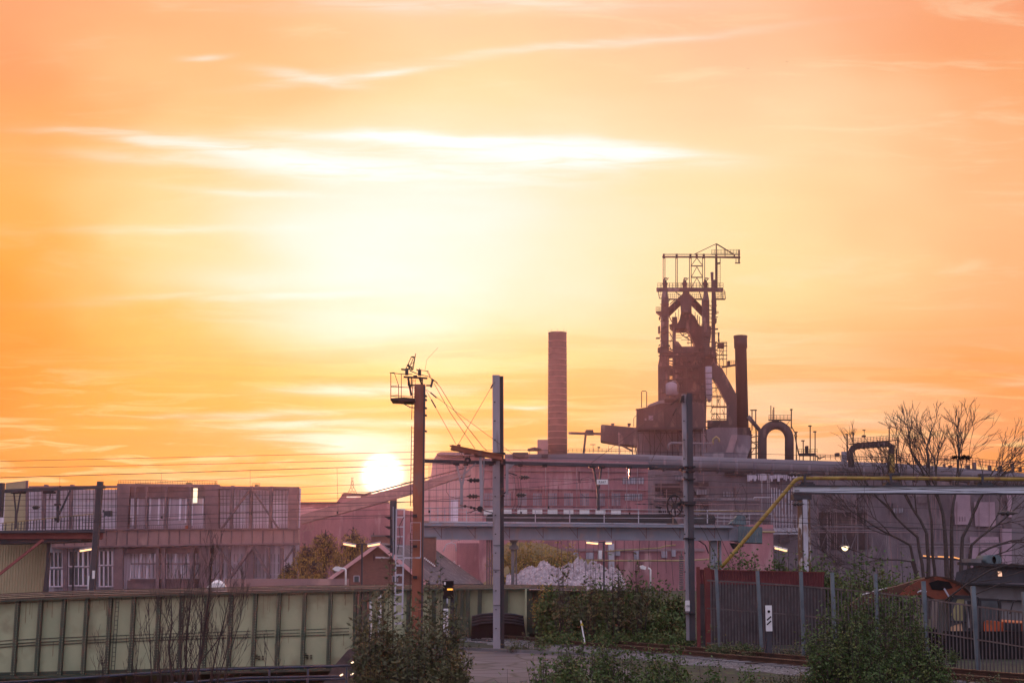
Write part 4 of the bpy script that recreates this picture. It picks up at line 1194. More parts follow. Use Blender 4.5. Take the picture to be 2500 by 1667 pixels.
f = Vector((0, -.35, 0)); up = Vector((0, 0, .02)); ex_ = .04
slab(m, A + f + up, R_ + f + (R_ - A) * ex_ + up, Rb + (R_ - A) * ex_ + up, Bk + up, .18)
slab(m, A + f + up, L_ + f + (L_ - A) * ex_ + up, Bl + (L_ - A) * ex_ + up, Bk + up, .18)
rf = m.build('roof', C['slate'], hs_)
m = MB(); m.bar(A + Vector((0, -.45, .06)), R_ + Vector((0, -.45, .06)), .1, .26); m.bar(A + Vector((0, -.45, .06)), L_ + Vector((0, -.45, .06)), .1, .22)
m.build('barge_board', C['rosepale'], rf)
m = MB(); random.seed(4)
for i in range(7): m.pbox(1035 + i * 4, 1360 + i * 3, 1038 + i * 4, 1364 + i * 3, YH + 4.6, .2)
m.build('flashing', C['signwhite'], rf)
def chim(x0, y0, x1, y1, Y, nm='chimney'):
    c = MB().pbox(x0, y0 + 2, x1, y1, Y, 1.2).build(nm, C['brick'], hs_)
    MB().pbox(x0 - 1, y0, x1 + 1, y0 + 3, Y - .1, 1.4).build('cap', C['concrete'], c)
chim(1034, 1309, 1063, 1382, YH + 5.5); chim(906, 1306, 962, 1345, YH + 9)
for x in (864, 958):
    w_ = MB().pbox(x, 1405, x + 13, 1420, YH - .06, .1).build('window', C['glassdark'], hs_)
    m = MB().pbar(x, 1405, x, 1420, YH - .12, 1.6); m.pbar(x + 13, 1405, x + 13, 1420, YH - .12, 1.6); m.pbar(x, 1405, x + 13, 1405, YH - .12, 1.6); m.build('frame', C['palemetal'], w_)
MB().pbar(913, 1352, 913, 1368, YH - .1, 2).build('wall_hook', C['dark'], hs_)
# heap
m = MB(); random.seed(12)
ox, oy = P(1382, 1400, 190).x, 190
nx, ny = 110, 26
hv = []
for j in range(ny):
    for i in range(nx):
        u, v = i / (nx - 1), j / (ny - 1)
        px = 1235 + u * 285
        prof = 0
        for c_, w_, h_ in ((1298, 34, 42), (1330, 30, 52), (1395, 40, 48), (1418, 26, 60), (1455, 34, 54), (1500, 30, 38), (1262, 30, 24), (1360, 40, 38)):
            prof = max(prof, h_ * max(0, 1 - ((px - c_) / (w_ * 1.45)) ** 2))
        ridge = max(0, 1 - abs(v - .5) * 2) ** .8
        x = P(px, 1400, 190).x
        y = 182 + v * 22
        nz = mnoise.noise((x * .9, y * .9, 2.0)) * .45 + mnoise.noise((x * 2.8, y * 2.8, 5.0)) * .35 + mnoise.noise((x * 7, y * 7, 1.0)) * .18
        z = (M(prof, 190) + 1.0) * ridge * 1.0 + nz * (0.4 + ridge) + .4 * ridge
        hv.append((x + nz * .3, y, max(z, -.1)))
hf = [(j * nx + i, j * nx + i + 1, (j + 1) * nx + i + 1, (j + 1) * nx + i) for j in range(ny - 1) for i in range(nx - 1)]
m.add(hv, hf)
solo('stone_heap', m, C['heap'], 'big pale lilac heap of broken stone seen under the conveyor bridge', 'heap')
# ---------------------------------------------------------------- riveted rail bridge
YB = 60.0
rb = thing('plate_girder_bridge', 'olive green riveted plate girder rail bridge running across the left half', 'bridge', (P(600, 1500, YB).x, YB, -1.5))
topy = lambda x: 1468 - 28 * min(1, max(0, (x + 20) / 900)) ** .7 - 2 * (x > 900)
boty = lambda x: 1655 - 22 * min(1, max(0, x / 900))
m = MB()
xs = [-40, 60, 160, 260, 360, 480, 600, 720, 864]
m.poly([(x, topy(x)) for x in xs] + [(x, boty(x)) for x in reversed(xs)], YB, .05)
m.build('web_plate', C['green'], rb)
m = MB().poly([(900, 1438), (1290, 1436), (1290, 1570), (1152, 1570), (1152, 1640), (900, 1640)], YB, .05)
m.build('web_plate', C['green'], rb)
posts = [-18, 42, 98, 155, 211, 268, 325, 387, 443, 503, 563, 622, 680, 742, 805]
for x in posts:
    lean = 13 - (x / 805) * 6
    a, b = P(x + 3, topy(x), YB - .10), P(x + 3 - lean, boty(x), YB - .10)
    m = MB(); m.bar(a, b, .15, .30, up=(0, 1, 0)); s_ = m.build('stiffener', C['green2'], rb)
    m = MB()
    for i in range(30):
        for k in (-.05, .05):
            c = a.lerp(b, (i + .5) / 30) + Vector((k, -.155, 0)); m.box(c.x - .012, c.x + .012, c.y - .012, c.y + .01, c.z - .012, c.z + .012)
    m.build('rivet_row', C['green'], s_)
for x, w in ((868, 8), (880, 6), (892, 9), (905, 5), (932, 10), (998, 9), (1060, 10), (1085, 6), (1112, 9), (1128, 7), (1143, 9), (1172, 10), (1236, 10)):
    a, b = P(x, 1440, YB - .1), P(x - 3, 1640 if x < 1150 else 1570, YB - .1)
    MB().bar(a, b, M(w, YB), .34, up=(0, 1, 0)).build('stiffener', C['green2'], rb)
m = MB()      # riveted belts: mid splice, flange angles
for x0, x1 in list(zip(posts[:-1], posts[1:])) + [(805, 862)]:
    for dy in (96, 104, 111):
        xa, xb = x0 + 8 - 6, x1 - 4 - 6
        ya, yb_ = topy(x0) + dy + 2 - 6 * (x0 / 900), topy(x1) + dy + 2 - 6 * (x1 / 900)
        n = 14
        for i in range(n):
            c = P(xa + (xb - xa) * (i + .5) / n, ya + (yb_ - ya) * (i + .5) / n, YB - .035)
            m.box(c.x - .018, c.x + .018, c.y - .02, c.y + .02, c.z - .02, c.z + .02)
    for f_, dy in ((topy, 7), (boty, -7)):
        n = 14
        for i in range(n):
            x = x0 + 6 + (x1 - x0 - 8) * (i + .5) / n - (0 if f_ is topy else 9)
            c = P(x, f_(x) + dy, YB - .035); m.box(c.x - .014, c.x + .014, c.y - .02, c.y + .02, c.z - .014, c.z + .014)
m.build('rivet_row', C['green2'], rb)
m = MB()
for x0, x1 in zip(xs[:-1], xs[1:]):
    m.pbar(x0, topy(x0) + 99, x1, topy(x1) + 97, YB - .012, 15, d=.03)
m.build('splice_plate', C['green'], rb)
m = MB()
for x0, x1 in zip(xs[:-1], xs[1:]):
    m.pbar(x0, topy(x0) + 1, x1, topy(x1) + 1, YB, 4.0, d=.75); m.pbar(x0, boty(x0) - 2, x1, boty(x1) - 2, YB, 5, d=.6); m.pbar(x0 - 6, boty(x0) - 10, x1 - 6, boty(x1) - 10, YB - .02, 8, d=.03)
m.pbar(864, 1443, 900, 1441, YB, 4, d=.8); m.pbar(900, 1440, 1292, 1437, YB, 4, d=.75); m.pbar(900, 1638, 1152, 1638, YB, 5, d=.6)
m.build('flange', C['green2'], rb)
m = MB()
for k, (dy, w) in enumerate(((-4, 2.4), (-9, 2.2), (-13, 2.0), (-16.5, 2.6))):
    q = [-40, 200, 440, 700, 980, 1300, 1430]
    for a, b in zip(q[:-1], q[1:]):
        ya = topy(a) + dy * (1.0 if a < 400 else .85 if a < 900 else .62); yb_ = topy(b) + dy * (1.0 if b < 400 else .85 if b < 900 else .62)
        if b > 1300: yb_ += 3
        m.pbar(a, ya, b, yb_, YB + .3 + k * .9, w, d=.12)
m.build('rail', C['rust'], rb)
m = MB()
for k, (dy, w) in enumerate(((-6.2, .8), (-11, .8), (-15, 1.0))):
    for a, b in zip(q[:-1], q[1:]):
        ya = topy(a) + dy * (1.0 if a < 400 else .85 if a < 900 else .62); yb_ = topy(b) + dy * (1.0 if b < 400 else .85 if b < 900 else .62)
        m.pbar(a, ya, b, yb_ + (3 if b > 1300 else 0), YB + .25 + k * .9, w, d=.05)
m.build('rail_head', C['railtop'], rb)
m = MB()
for x0, x1 in zip(xs[:-1], xs[1:]): m.bar(P(x0, topy(x0) + 3, YB + 2.2) , P(x1, topy(x1) + 3, YB + 2.2), 3.4, .16)
m.bar(P(864, 1443, YB + 2.2), P(1290, 1441, YB + 2.2), 3.4, .16)
m.build('deck', C['black'], rb)
# splayed end plates of the girder
m = MB().poly([(1282, 1437), (1286, 1437), (1286, 1550), (1297, 1570), (1293, 1570), (1281, 1552)], YB - .5, .05); m.build('end_angle', C['green'], rb)
m = MB().poly([(1286, 1440), (1300, 1440), (1300, 1573), (1286, 1552)], YB - .42, .05); m.build('end_plate', C['green2'], rb)
m = MB().poly([(1304, 1442), (1318, 1442), (1318, 1560), (1304, 1556)], YB - .2, .3); m.build('end_plate', C['green2'], rb)
m = MB()
m.ptube([(1277, 1541), (1281, 1552), (1284, 1562)], YB - .9, 1.6, 6); m.build('bent_strip', C['palemetal'], rb)
# ladder on the web
ld_ = MB()
for x in (283, 291): ld_.pbar(x, 1463, x - 12, 1640, YB - .35, 1.5)
for i in range(16): ld_.pbar(283 - i * .75, 1470 + i * 11, 291 - i * .75, 1470 + i * 11, YB - .35, 1.2)
ld_.ptube([(283, 1463), (287, 1456), (296, 1455), (298, 1466)], YB - .35, .8); ld_.build('ladder', C['green2'], rb)
m = MB(); random.seed(6)
for (bx, by) in ((28, 1605), (245, 1610), (735, 1594), (748, 1598), (615, 1597), (630, 1600), (985, 1590)):
    for i in range(3):
        for k in range(2): m.pbox(bx + k * 9, by + i * 4, bx + 5 + k * 9, by + 2 + i * 4, YB - .06, .03)
m.build('bolt_cluster', C['black'], rb)
# abutment wall right of the bridge
m = MB().pbox(1296, 1440, 1560, 1585, YB + .4, 1.2)
aw = thing('abutment_wall', 'dark stained concrete abutment at the right end of the green bridge', 'wall', (P(1440, 1500, YB).x, YB + 1, 0))
m.build('wall', C['concrete'], aw)
m = MB().pbar(1290, 1440, 1560, 1445, YB + .2, 3.5, d=1.8); m.build('coping', C['rust'], aw)
m = MB()
for x in (1324, 1394, 1470): m.pbar(x, 1444, x, 1580, YB + .2, 3)
for y in (1464, 1511, 1532): m.pbar(1320, y, 1394, y, YB + .25, 1.6)
m.build('joint_strip', C['black'], aw)
# black ribbed cover under the bridge end
bc = thing('ribbed_buffer_cover', 'black curved ribbed cover under the right end of the green bridge', 'cover', (P(1215, 1560, YB - 1).x, YB - 1, -.4))
m = MB()
prof = [(1152, 1505), (1175, 1499), (1215, 1496), (1255, 1499), (1278, 1504)]
for k in range(4):
    m.ptube([(x, y + k * 7) for x, y in prof], YB - 1.6 + .1 * k, 2.6, 6)
m.build('rib', C['mastdark'], bc)
m = MB().poly([(1152, 1503), (1175, 1498), (1215, 1495), (1255, 1498), (1278, 1503), (1285, 1562), (1150, 1562)], YB - 1.2, .6); m.build('cover', C['black'], bc)
m = MB()
for y in (1552, 1559): m.pbar(1150, y, 1290, y + 4, YB - 2, 1.2)
m.pbar(1150, 1562, 1470, 1574, YB - 2.6, 2.2); m.build('floor_rail', C['black'], bc)
# ---------------------------------------------------------------- conveyor bridge
YK = 112.0
cb = root_at('conveyor_bridge', 1440, 1300, YK, 'bluish grey level conveyor bridge with railings spanning from the brown mast to the yellow pipe', 'conveyor bridge')
m = MB().poly([(1030, 1282), (1780, 1284), (1780, 1317), (1640, 1317), (1030, 1314)], YK, .12); m.build('web', C['bridgegrey'], cb)
m = MB().poly([(1030, 1276), (1440, 1279), (1790, 1282), (1790, 1288), (1440, 1286), (1030, 1283)], YK - .7, 3.2); m.pbar(1030, 1315.5, 1800, 1318, YK - .1, 2.5, d=.7); m.build('flange', C['bridgegrey'], cb)
m = MB().poly([(1030, 1271), (1440, 1275), (1690, 1278), (1690, 1280), (1440, 1278), (1030, 1275)], YK - .5, 2.6); m.build('edge_kerb', C['palemetal'], cb)
m = MB()
for x in (1078, 1160, 1244, 1326, 1410, 1493, 1578, 1660, 1745): m.pbar(x, 1288, x, 1314, YK - .25, 1.6); m.pbar(x - 20, 1286, x, 1312, YK - .6, 1.3)
m.build('bracket', C['hallframe'], cb)
m = MB()
for x in [1050, 1069, 1086] + list(range(1139, 1800, 84)): m.pbar(x, 1277, x, 1240 if x < 1100 else 1245, YK - .7, 2.2)
for y0, y1 in ((1239, 1245), (1248, 1254), (1262, 1265)): m.pbar(1030, y0, 1790, y1, YK - .7, 1.3)
m.rail(1690, 1280, 1830, 1282, YK + 1.8, 28, 9, 1.0, 3)
m.build('railing', C['palemetal'], cb)
m = MB().poly([(1186, 1274), (1186, 1262), (1192, 1255), (1205, 1253), (1600, 1255), (1640, 1252), (1655, 1277)], YK + .8, 1.6)
m.poly([(1690, 1277), (1690, 1262), (1715, 1256), (1742, 1256), (1748, 1266), (1746, 1277)], YK + .8, 1.6); m.build('belt', C['belt'], cb)
m = MB()
for y in (1258, 1262, 1266, 1271): m.pbar(1205, y, 1640, y + .8, YK + .7, .7)
for i in range(9): m.pbar(1614 + i * 5, 1246, 1616 + i * 5, 1254, YK + .7, 2.2)
m.pbox(1608, 1236, 1614, 1252, YK + .7, .3); m.pbox(1600, 1236, 1616, 1239, YK + .7, .3)
m.build('belt_frame', C['dark'], cb)
m = MB().poly([(1782, 1278), (1796, 1264), (1800, 1258), (1810, 1256), (1820, 1260), (1822, 1280)], YK + .5, 1.4); m.build('pulley_hood', C['teal'], cb)
MB().poly([(1802, 1283), (1861, 1286), (1861, 1325), (1802, 1323)], YK - .9, 3.6).build('end_box', C['teal'], cb)
MB().poly([(1780, 1286), (1806, 1286), (1806, 1324), (1780, 1318)], YK - .2, 1).build('end_web', C['bridgegrey'], cb)
m = MB()
for k in range(3): m.pbox(1187 + k * 5.6, 1310, 1190.5 + k * 5.6, 1440, YK + .3, .9)
m.build('pier', C['hallframe'], cb)
m = MB().pbox(1248, 1340, 1256, 1440, YK + .3, .8); m.pbox(1258.5, 1340, 1262, 1440, YK + .5, .6); m.pbox(1244, 1332, 1266, 1340, YK, 1.3); m.poly([(1243, 1318), (1266, 1318), (1260, 1326), (1262, 1332), (1248, 1332), (1250, 1326)], YK + .2, 1); m.build('pier', C['concrete'], cb)
m = MB().pbox(1735, 1290, 1752, 1440, YK + .2, .8); m.pbox(1757, 1300, 1762, 1440, YK + .3, .8); m.build('pier', C['bridgegrey'], cb)
m = MB(); random.seed(14)
m.ptube([(1705, 1318), (1722, 1330), (1730, 1350)], YK, 1.6); m.poly([(1782, 1325), (1800, 1325), (1820, 1332), (1790, 1340)], YK, .3)
m.build('drip_pan', C['dark'], cb)
for x in (1361, 1372, 1386, 1398, 1412, 1430, 1450, 1461, 1484, 1503, 1524, 1545, 1562, 1585, 1604, 1625, 1640):
    m = MB().ptube([(x, 1318), (x + random.uniform(-2, 2), 1350), (x + random.uniform(-3, 5), random.uniform(1395, 1430))], YK + random.uniform(0, 2), .55, 4)
    m.build('hanging_cable', C['hallframe'], cb)
# ---------------------------------------------------------------- catenary masts
def h_mast(x0b, x1b, yb, x0t, x1t, yt, Y, front, side, root, frac=.66, deep=.32):
    """broad flange facing us, darker flange set back to the right"""
    m = MB()
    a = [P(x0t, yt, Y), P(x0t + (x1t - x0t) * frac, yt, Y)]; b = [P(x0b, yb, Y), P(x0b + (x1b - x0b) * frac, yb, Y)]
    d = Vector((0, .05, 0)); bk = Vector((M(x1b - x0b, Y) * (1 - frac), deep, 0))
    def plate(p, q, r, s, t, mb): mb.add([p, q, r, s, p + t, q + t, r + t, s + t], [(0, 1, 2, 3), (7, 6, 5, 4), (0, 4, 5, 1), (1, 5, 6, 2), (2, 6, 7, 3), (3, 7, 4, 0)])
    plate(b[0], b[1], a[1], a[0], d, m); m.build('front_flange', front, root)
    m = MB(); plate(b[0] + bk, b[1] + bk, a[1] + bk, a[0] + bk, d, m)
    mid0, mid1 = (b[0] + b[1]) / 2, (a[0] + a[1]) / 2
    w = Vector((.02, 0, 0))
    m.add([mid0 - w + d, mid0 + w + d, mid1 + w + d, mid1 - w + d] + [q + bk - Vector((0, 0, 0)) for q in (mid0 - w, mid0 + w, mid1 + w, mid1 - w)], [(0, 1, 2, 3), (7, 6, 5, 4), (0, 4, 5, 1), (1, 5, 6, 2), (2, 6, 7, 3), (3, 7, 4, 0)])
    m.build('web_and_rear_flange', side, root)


# mast with switch cage
YA = 51.0
ma = thing('catenary_mast', 'reddish brown mast with railed cage and switchgear on its head, behind leafy bush', 'mast', (P(1020, 1560, YA).x, YA, 0))
m = MB()
a, b = P(1018, 1588, YA), P(1025.5, 939, YA)
m.bar(a, b, M(26, YA), .34, up=(0, 1, 0)); m.build('shaft', C['mastred'], ma)
m = MB(); m.bar(P(1029, 1588, YA - .2), P(1036.5, 942, YA - .2), M(4, YA), .06, up=(0, 1, 0)); m.build('side_flange', C['mastdark'], ma)
qx = lambda x: 900 + .1913 * x
qy = lambda y: 820 + .1913 * y
def qb(m, x0, y0, x1, y1, w, Y=YA): m.pbar(qx(x0), qy(y0), qx(x1), qy(y1), Y, w * .1913)
m = MB()
for (y) in (760, 810, 915, 1008, 1210): m.pbox(qx(718), qy(y - 8), qx(740), qy(y + 8), YA - .2, .3)
m.pbox(1008, 1255, 1018, 1262, YA - .3, .5); m.pbox(1008, 1330, 1018, 1336, YA - .3, .5); m.pbox(1008, 1405, 1018, 1412, YA - .3, .5)
m.build('step_bolt', C['dark'], ma)
m = MB()
for (x0, y0, x1, y1, w) in ((275, 472, 420, 485, 9), (420, 485, 560, 490, 9), (283, 475, 283, 820, 9), (330, 478, 382, 630, 8), (382, 630, 382, 790, 8), (417, 485, 417, 790, 8), (285, 648, 600, 660, 8), (285, 765, 600, 775, 8), (290, 640, 382, 632, 6), (290, 762, 382, 752, 5), (385, 830, 535, 912, 14), (535, 912, 585, 915, 12), (480, 790, 590, 850, 10), (295, 472, 330, 472, 14)):
    qb(m, x0, y0, x1, y1, w, YA - .4)
    qb(m, x0, y0, x1, y1, w * .6, YA + .5)
for x, y in ((275, 472), (283, 820), (417, 485), (417, 790), (585, 915), (382, 630)): m.bar(P(qx(x), qy(y), YA - .4), P(qx(x), qy(y), YA + .5), .03)
m.build('cage', C['lattice'], ma)
m = MB(); m.poly([(qx(278), qy(795)), (qx(450), qy(782)), (qx(590), qy(795)), (qx(590), qy(835)), (qx(280), qy(822))], YA - .5, 1.0); m.build('cage_floor', C['lattice'], ma)
m = MB()
for x0, y0, x1, y1, w in ((446, 523, 750, 540, 22), (505, 540, 545, 760, 26), (505, 545, 505, 630, 14), (545, 540, 545, 650, 14), (650, 545, 680, 620, 22), (688, 545, 688, 620, 12), (500, 630, 600, 630, 18), (735, 632, 795, 632, 18), (570, 515, 620, 515, 26), (655, 545, 690, 575, 20)):
    qb(m, x0, y0, x1, y1, w)
m.build('head_bracket', C['lattice'], ma)
m = MB()
for x0, y0, x1, y1, w in ((480, 410, 545, 270, 9), (510, 420, 580, 262, 9), (545, 268, 582, 268, 16), (490, 370, 560, 400, 12), (500, 385, 560, 420, 14), (568, 425, 600, 225, 9), (555, 420, 590, 260, 7), (510, 360, 520, 430, 16), (470, 415, 560, 432, 14), (415, 425, 480, 432, 20), (545, 425, 570, 430, 12), (510, 395, 575, 330, 5)):
    qb(m, x0, y0, x1, y1, w)
m.build('switch_horn', C['lattice'], ma)
for x, y0, y1 in ((487, 425, 500), (650, 430, 505)):
    m = MB(); n = 5
    c0, c1 = P(qx(x), qy(y1), YA), P(qx(x), qy(y0), YA)
    m.tube([c0, c1], .06, 8)
    for i in range(n):
        c = c0.lerp(c1, (i + .5) / n); m.tube([c - Vector((0, 0, .02)), c + Vector((0, 0, .02))], M(4.2, YA), 10)
    m.build('insulator', C['insul'], ma)
m = MB()
for x0, y0, x1, y1, w in ((615, 420, 615, 445, 8), (650, 415, 650, 440, 10), (612, 435, 660, 440, 14), (655, 437, 745, 447, 7), (735, 447, 765, 452, 9), (525, 445, 625, 485, 9), (625, 485, 740, 510, 6)):
    qb(m, x0, y0, x1, y1, w)
m.ptube([(qx(525), qy(440)), (qx(640), qy(490)), (qx(760), qy(515)), (qx(830), qy(560)), (qx(880), qy(600))], YA, .9)
m.ptube([(qx(745), qy(455)), (qx(800), qy(550)), (qx(830), qy(565))], YA, .7); m.ptube([(qx(760), qy(450)), (qx(790), qy(520))], YA, .6)
m.ptube([(qx(660), qy(490)), (qx(650), qy(560)), (qx(670), qy(620))], YA, .7)
m.build('jumper_cable', C['wire'], ma)
MB().ptube([(qx(720), qy(438)), (qx(742), qy(302)), (qx(886), qy(148))], YA, .35, 4).build('whip_wire', C['yellow'], ma)
m = MB().pbar(qx(815), qy(570), qx(795), qy(655), YA, 5); m.pbar(qx(800), qy(560), qx(840), qy(575), YA, 2); m.build('strain_insulator', C['insul'], ma)
m = MB()      # access ladder left of shaft
for x0, x1, y0, y1 in ((1009, 1006, 925, 1024), (1006, 1003, 1040, 1235), (1004, 1001, 1245, 1560)):
    m.pbar(x0 - 1, y0, x1 - 1, y1, YA - .1, 1.7); m.pbar(x0 + 5, y0, x1 + 5, y1, YA - .1, 1.1)
    n = int((y1 - y0) / 11)
    for i in range(n): m.pbar(x0 - 1, y0 + i * 11 + 4, x0 + 5, y0 + i * 11 + 4, YA - .1, .9)
m.build('ladder', C['lattice'], ma)
m = MB()
for a_ in ((1002, 1275, 1027, 1275), (1027, 1275, 1027, 1360), (1000, 1318, 1027, 1318), (1027, 1318, 1026, 1361), (1002, 1300, 1003, 1275)): m.pbar(*a_, YA - .5, 1.0)
m.build('ladder_cage', C['palemetal'], ma)
# second and third masts
YM = 52.0
mb_ = thing('catenary_mast', 'pale grey steel mast standing on the paving in front of the green bridge end', 'mast', (P(1217, 1582, YM).x, YM, 0), 'catenary masts along the line')
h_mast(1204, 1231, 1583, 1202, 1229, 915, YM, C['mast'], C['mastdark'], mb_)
m = MB()
m.pbar(1218, 1430 - 9, 1229, 1424, YM, 0.1)
m.pbox(1200, 1104, 1234, 1107, YM - .15, .6); m.pbox(1200, 1120, 1234, 1123, YM - .15, .6); m.pbox(1203, 1208, 1216 + 16, 1211, YM + .1, .4); m.build('clamp', C['dark'], mb_)
mc = thing('catenary_mast', 'tall two tone grey mast carrying the spoked wheel, left of the maroon posts', 'mast', (P(1682, 1560, YM).x, YM, 0), 'catenary masts along the line')
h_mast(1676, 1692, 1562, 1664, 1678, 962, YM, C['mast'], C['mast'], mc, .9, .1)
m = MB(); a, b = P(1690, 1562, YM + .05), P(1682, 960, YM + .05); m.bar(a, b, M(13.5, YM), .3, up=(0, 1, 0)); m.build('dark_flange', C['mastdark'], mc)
m = MB()
for y in (1137, 1148, 1167, 1226, 1229, 1312, 1496): m.pbox(1668 + (y - 960) * .014, y, 1698, y + 3, YM - .25, .7)
m.build('clamp', C['dark'], mc)
m = MB().poly([(1664, 966), (1671, 964), (1671, 978), (1660, 982)], YM - .2, .3); m.build('stay_plate', C['dark'], mc)
sg = MB().pbox(1673, 1465, 1684, 1491, YM - .12, .03).build('number_plate', C['signwhite'], mc)
m = MB(); add_text(m, '108', .10, P(1678.5, 1479, YM - .18)); m.build('lettering', C['dark'], sg)
# tensioning wheel
wh = thing('wire_tensioner', 'dark spoked tensioning wheel on an arm from the two tone mast', 'tensioner', P(1647, 1238, YM - .3))
cw = P(1647, 1234, YM - .3)
def wpt(r, t): return cw + Vector((math.cos(t) * r * .72, 0, math.sin(t) * r))
Rw = M(25, YM)
m = MB().tube([wpt(Rw, i * math.pi / 16) for i in range(33)], .028, 6, cap=False); m.build('rim', C['dark'], wh)
m = MB()
for i in range(7):
    t = i * 2 * math.pi / 7 + .3; m.bar(wpt(.08, t), wpt(Rw, t), .045, .03)
m.build('spoke', C['dark'], wh)
m = MB().tube([cw + Vector((0, -.1, 0)), cw + Vector((0, .1, 0))], .11, 12); m.build('hub', C['dark'], wh)
m = MB().bar(cw + Vector((0, .1, 0)), P(1668, 1226, YM), .09, .12); m.pbar(1665, 1227, 1698, 1226, YM - .2, 7); m.build('arm', C['dark'], wh)
m = MB().pbar(1606, 1231, 1622, 1233, YM - .3, 1.6); m.pbar(1550, 1230, 1606, 1231, YM - .3, .9)
for x in (1560, 1572, 1590): m.pbar(x - 3, 1230, x + 4, 1230.5, YM - .3, 2)
m.build('tail_rod', C['dark'], wh)
# portal beam
pb = thing('portal_beam', 'long dark steel beam spanning between the brown mast and the two tone mast', 'beam', P(1350, 1136, YM))
m = MB().pbar(1030, 1125, 1230, 1130, YA + .2, 8, YM + .2, .2); m.pbar(1226, 1130, 1668, 1140, YM + .2, 8, YM + .2, .22)
m.build('beam', C['mastdark'], pb)
m = MB()
for x in (1112, 1137, 1200, 1246, 1270, 1444, 1471, 1537, 1668, 1590, 1330): m.pbox(x - 6, 1125 + (x - 1030) * .024, x + 6, 1131 + (x - 1030) * .024, YM, .3)
m.build('clamp', C['dark'], pb)
cl = thing('cantilever_arm', 'rusty brown cantilever beam slanting down to the pale grey mast', 'beam', P(1165, 1105, YM - 1))
m = MB().pbar(1102, 1092, 1226, 1117, YM - 2.2, 13, YM - .3, .18); m.build('beam', C['mastred'], cl)
m = MB().pbar(1098, 1088, 1230, 1111, YM - 2.2, 2, YM - .3, .3); m.pbar(1100, 1096, 1228, 1123, YM - 2.2, 2, YM - .3, .3); m.pbox(1133, 1103, 1165, 1108, YM - 1.5, .2); m.pbox(1160, 1108, 1196, 1114, YM - 1.2, .2); m.pbox(1116, 1084, 1124, 1090, YM - 2, .2); m.build('flange', C['mastred'], cl)
# droppers hanging from the beams
def vdrop(nm, label, x0, x1, xj, y0, yj, yb, Y, w=5, mt='mast', tilt=0):
    r_ = thing(nm, label, 'dropper', P(xj, yb, Y), 'hanger arms under the beams')
    MB().pbar(x0, y0, xj - 1, yj, Y, w).build('strut', C[mt], r_); MB().pbar(x1, y0, xj + 2, yj, Y, w).build('strut', C[mt], r_)
    MB().pbar(xj, yj - 3, xj + tilt, yb, Y, w + 2).build('stem', C[mt], r_)
    MB().pbox(x0 - 5, y0 - 4, x0 + 6, y0 + 1, Y - .1, .3).build('clamp', C['dark'], r_); MB().pbox(x1 - 6, y0 - 4, x1 + 6, y0 + 1, Y - .1, .3).build('clamp', C['dark'], r_)
    return r_
vdrop('hanger_arm', 'V shaped grey hanger under the beam just right of the brown mast', 1115, 1137, 1127, 1134, 1182, 1240, YM - .4, 5)
d2 = vdrop('hanger_arm', 'V shaped dark hanger carrying the white number sign', 1449, 1468, 1460, 1141, 1192, 1245, YM, 4.5, 'mastdark', 1)
sp = MB().pbox(1457, 1170, 1484, 1182, YM - .15, .03).build('sign', C['signwhite'], d2)
m = MB(); add_text(m, 'R.64/7', .115, P(1470.5, 1176, YM - .2), .85); m.build('lettering', C['dark'], sp)
d3 = thing('hanger_arm', 'long doubled hanger bar left of the pale grey mast', 'dropper', P(1176, 1250, YM - 1), 'hanger arms under the beams')
m = MB().pbar(1173, 1110, 1176, 1252, YM - 1, 7); m.build('stem', C['mast'], d3); MB().pbar(1182, 1112, 1178, 1235, YM - .8, 3.5).build('strut', C['mast'], d3)
MB().pbar(1162, 1130, 1136, 1155, YM - .7, 3).build('brace', C['mast'], d3); MB().pbar(1136, 1155, 1098, 1172, YM - .7, 2).build('brace', C['mast'], d3)
d4 = thing('hanger_arm', 'short single hanger bar against the right side of the pale grey mast', 'dropper', P(1238, 1206, YM), 'hanger arms under the beams')
m = MB().pbar(1238, 1132, 1238, 1207, YM - .3, 7); m.build('stem', C['mast'], d4); MB().poly([(1234, 1132), (1256, 1133), (1242, 1146)], YM - .25, .1).build('gusset', C['mast'], d4)
m = MB().pbar(1230, 1205, 1242, 1195, YM - .3, 3); m.pbar(1232, 1160, 1240, 1155, YM - .3, 3); m.pbar(1240, 1153, 1262, 1160, YM - .3, 2.5); m.build('arm', C['dark'], d4)
d5 = thing('post_insulator', 'small dark insulator hanging under the beam halfway to the two tone mast', 'insulator', P(1537, 1165, YM))
m = MB().pbar(1537, 1143, 1537, 1152, YM, 3.5); m.pbar(1537, 1150, 1537, 1160, YM, 5); m.pbar(1537, 1160, 1537, 1166, YM, 2.5); m.build('body', C['insul'], d5)
# pulley gear between hangers
pg = thing('tension_pulley', 'round pulley and turnbuckle gear between the two left hangers', 'pulley', P(1172, 1243, YM - .8))
c = P(1172, 1242, YM - 1.2); MB().tube([c - Vector((0, .08, 0)), c + Vector((0, .08, 0))], M(7, YM), 14).build('wheel', C['dark'], pg)
m = MB().ptube([(1122, 1233), (1145, 1237), (1172, 1242), (1204, 1252)], YM - 1.1, 1.3); m.ptube([(1172, 1242), (1140, 1252)], YM - 1.1, .8); m.ptube([(1160, 1244), (1148, 1252)], YM - 1.1, .7)
for x, y in ((1135, 1235), (1150, 1238), (1158, 1240)): m.pbox(x - 3, y - 3, x + 3, y + 3, YM - 1.1, .1)
m.build('rod', C['dark'], pg)
pg2 = thing('tension_pulley', 'round pulley in front of the portal beam beside the brown cantilever', 'pulley', P(1142, 1124, YM - 1))
c = P(1142, 1124, YM - 1); MB().tube([c - Vector((0, .08, 0)), c + Vector((0, .08, 0))], M(8, YM), 14).build('wheel', C['dark'], pg2)
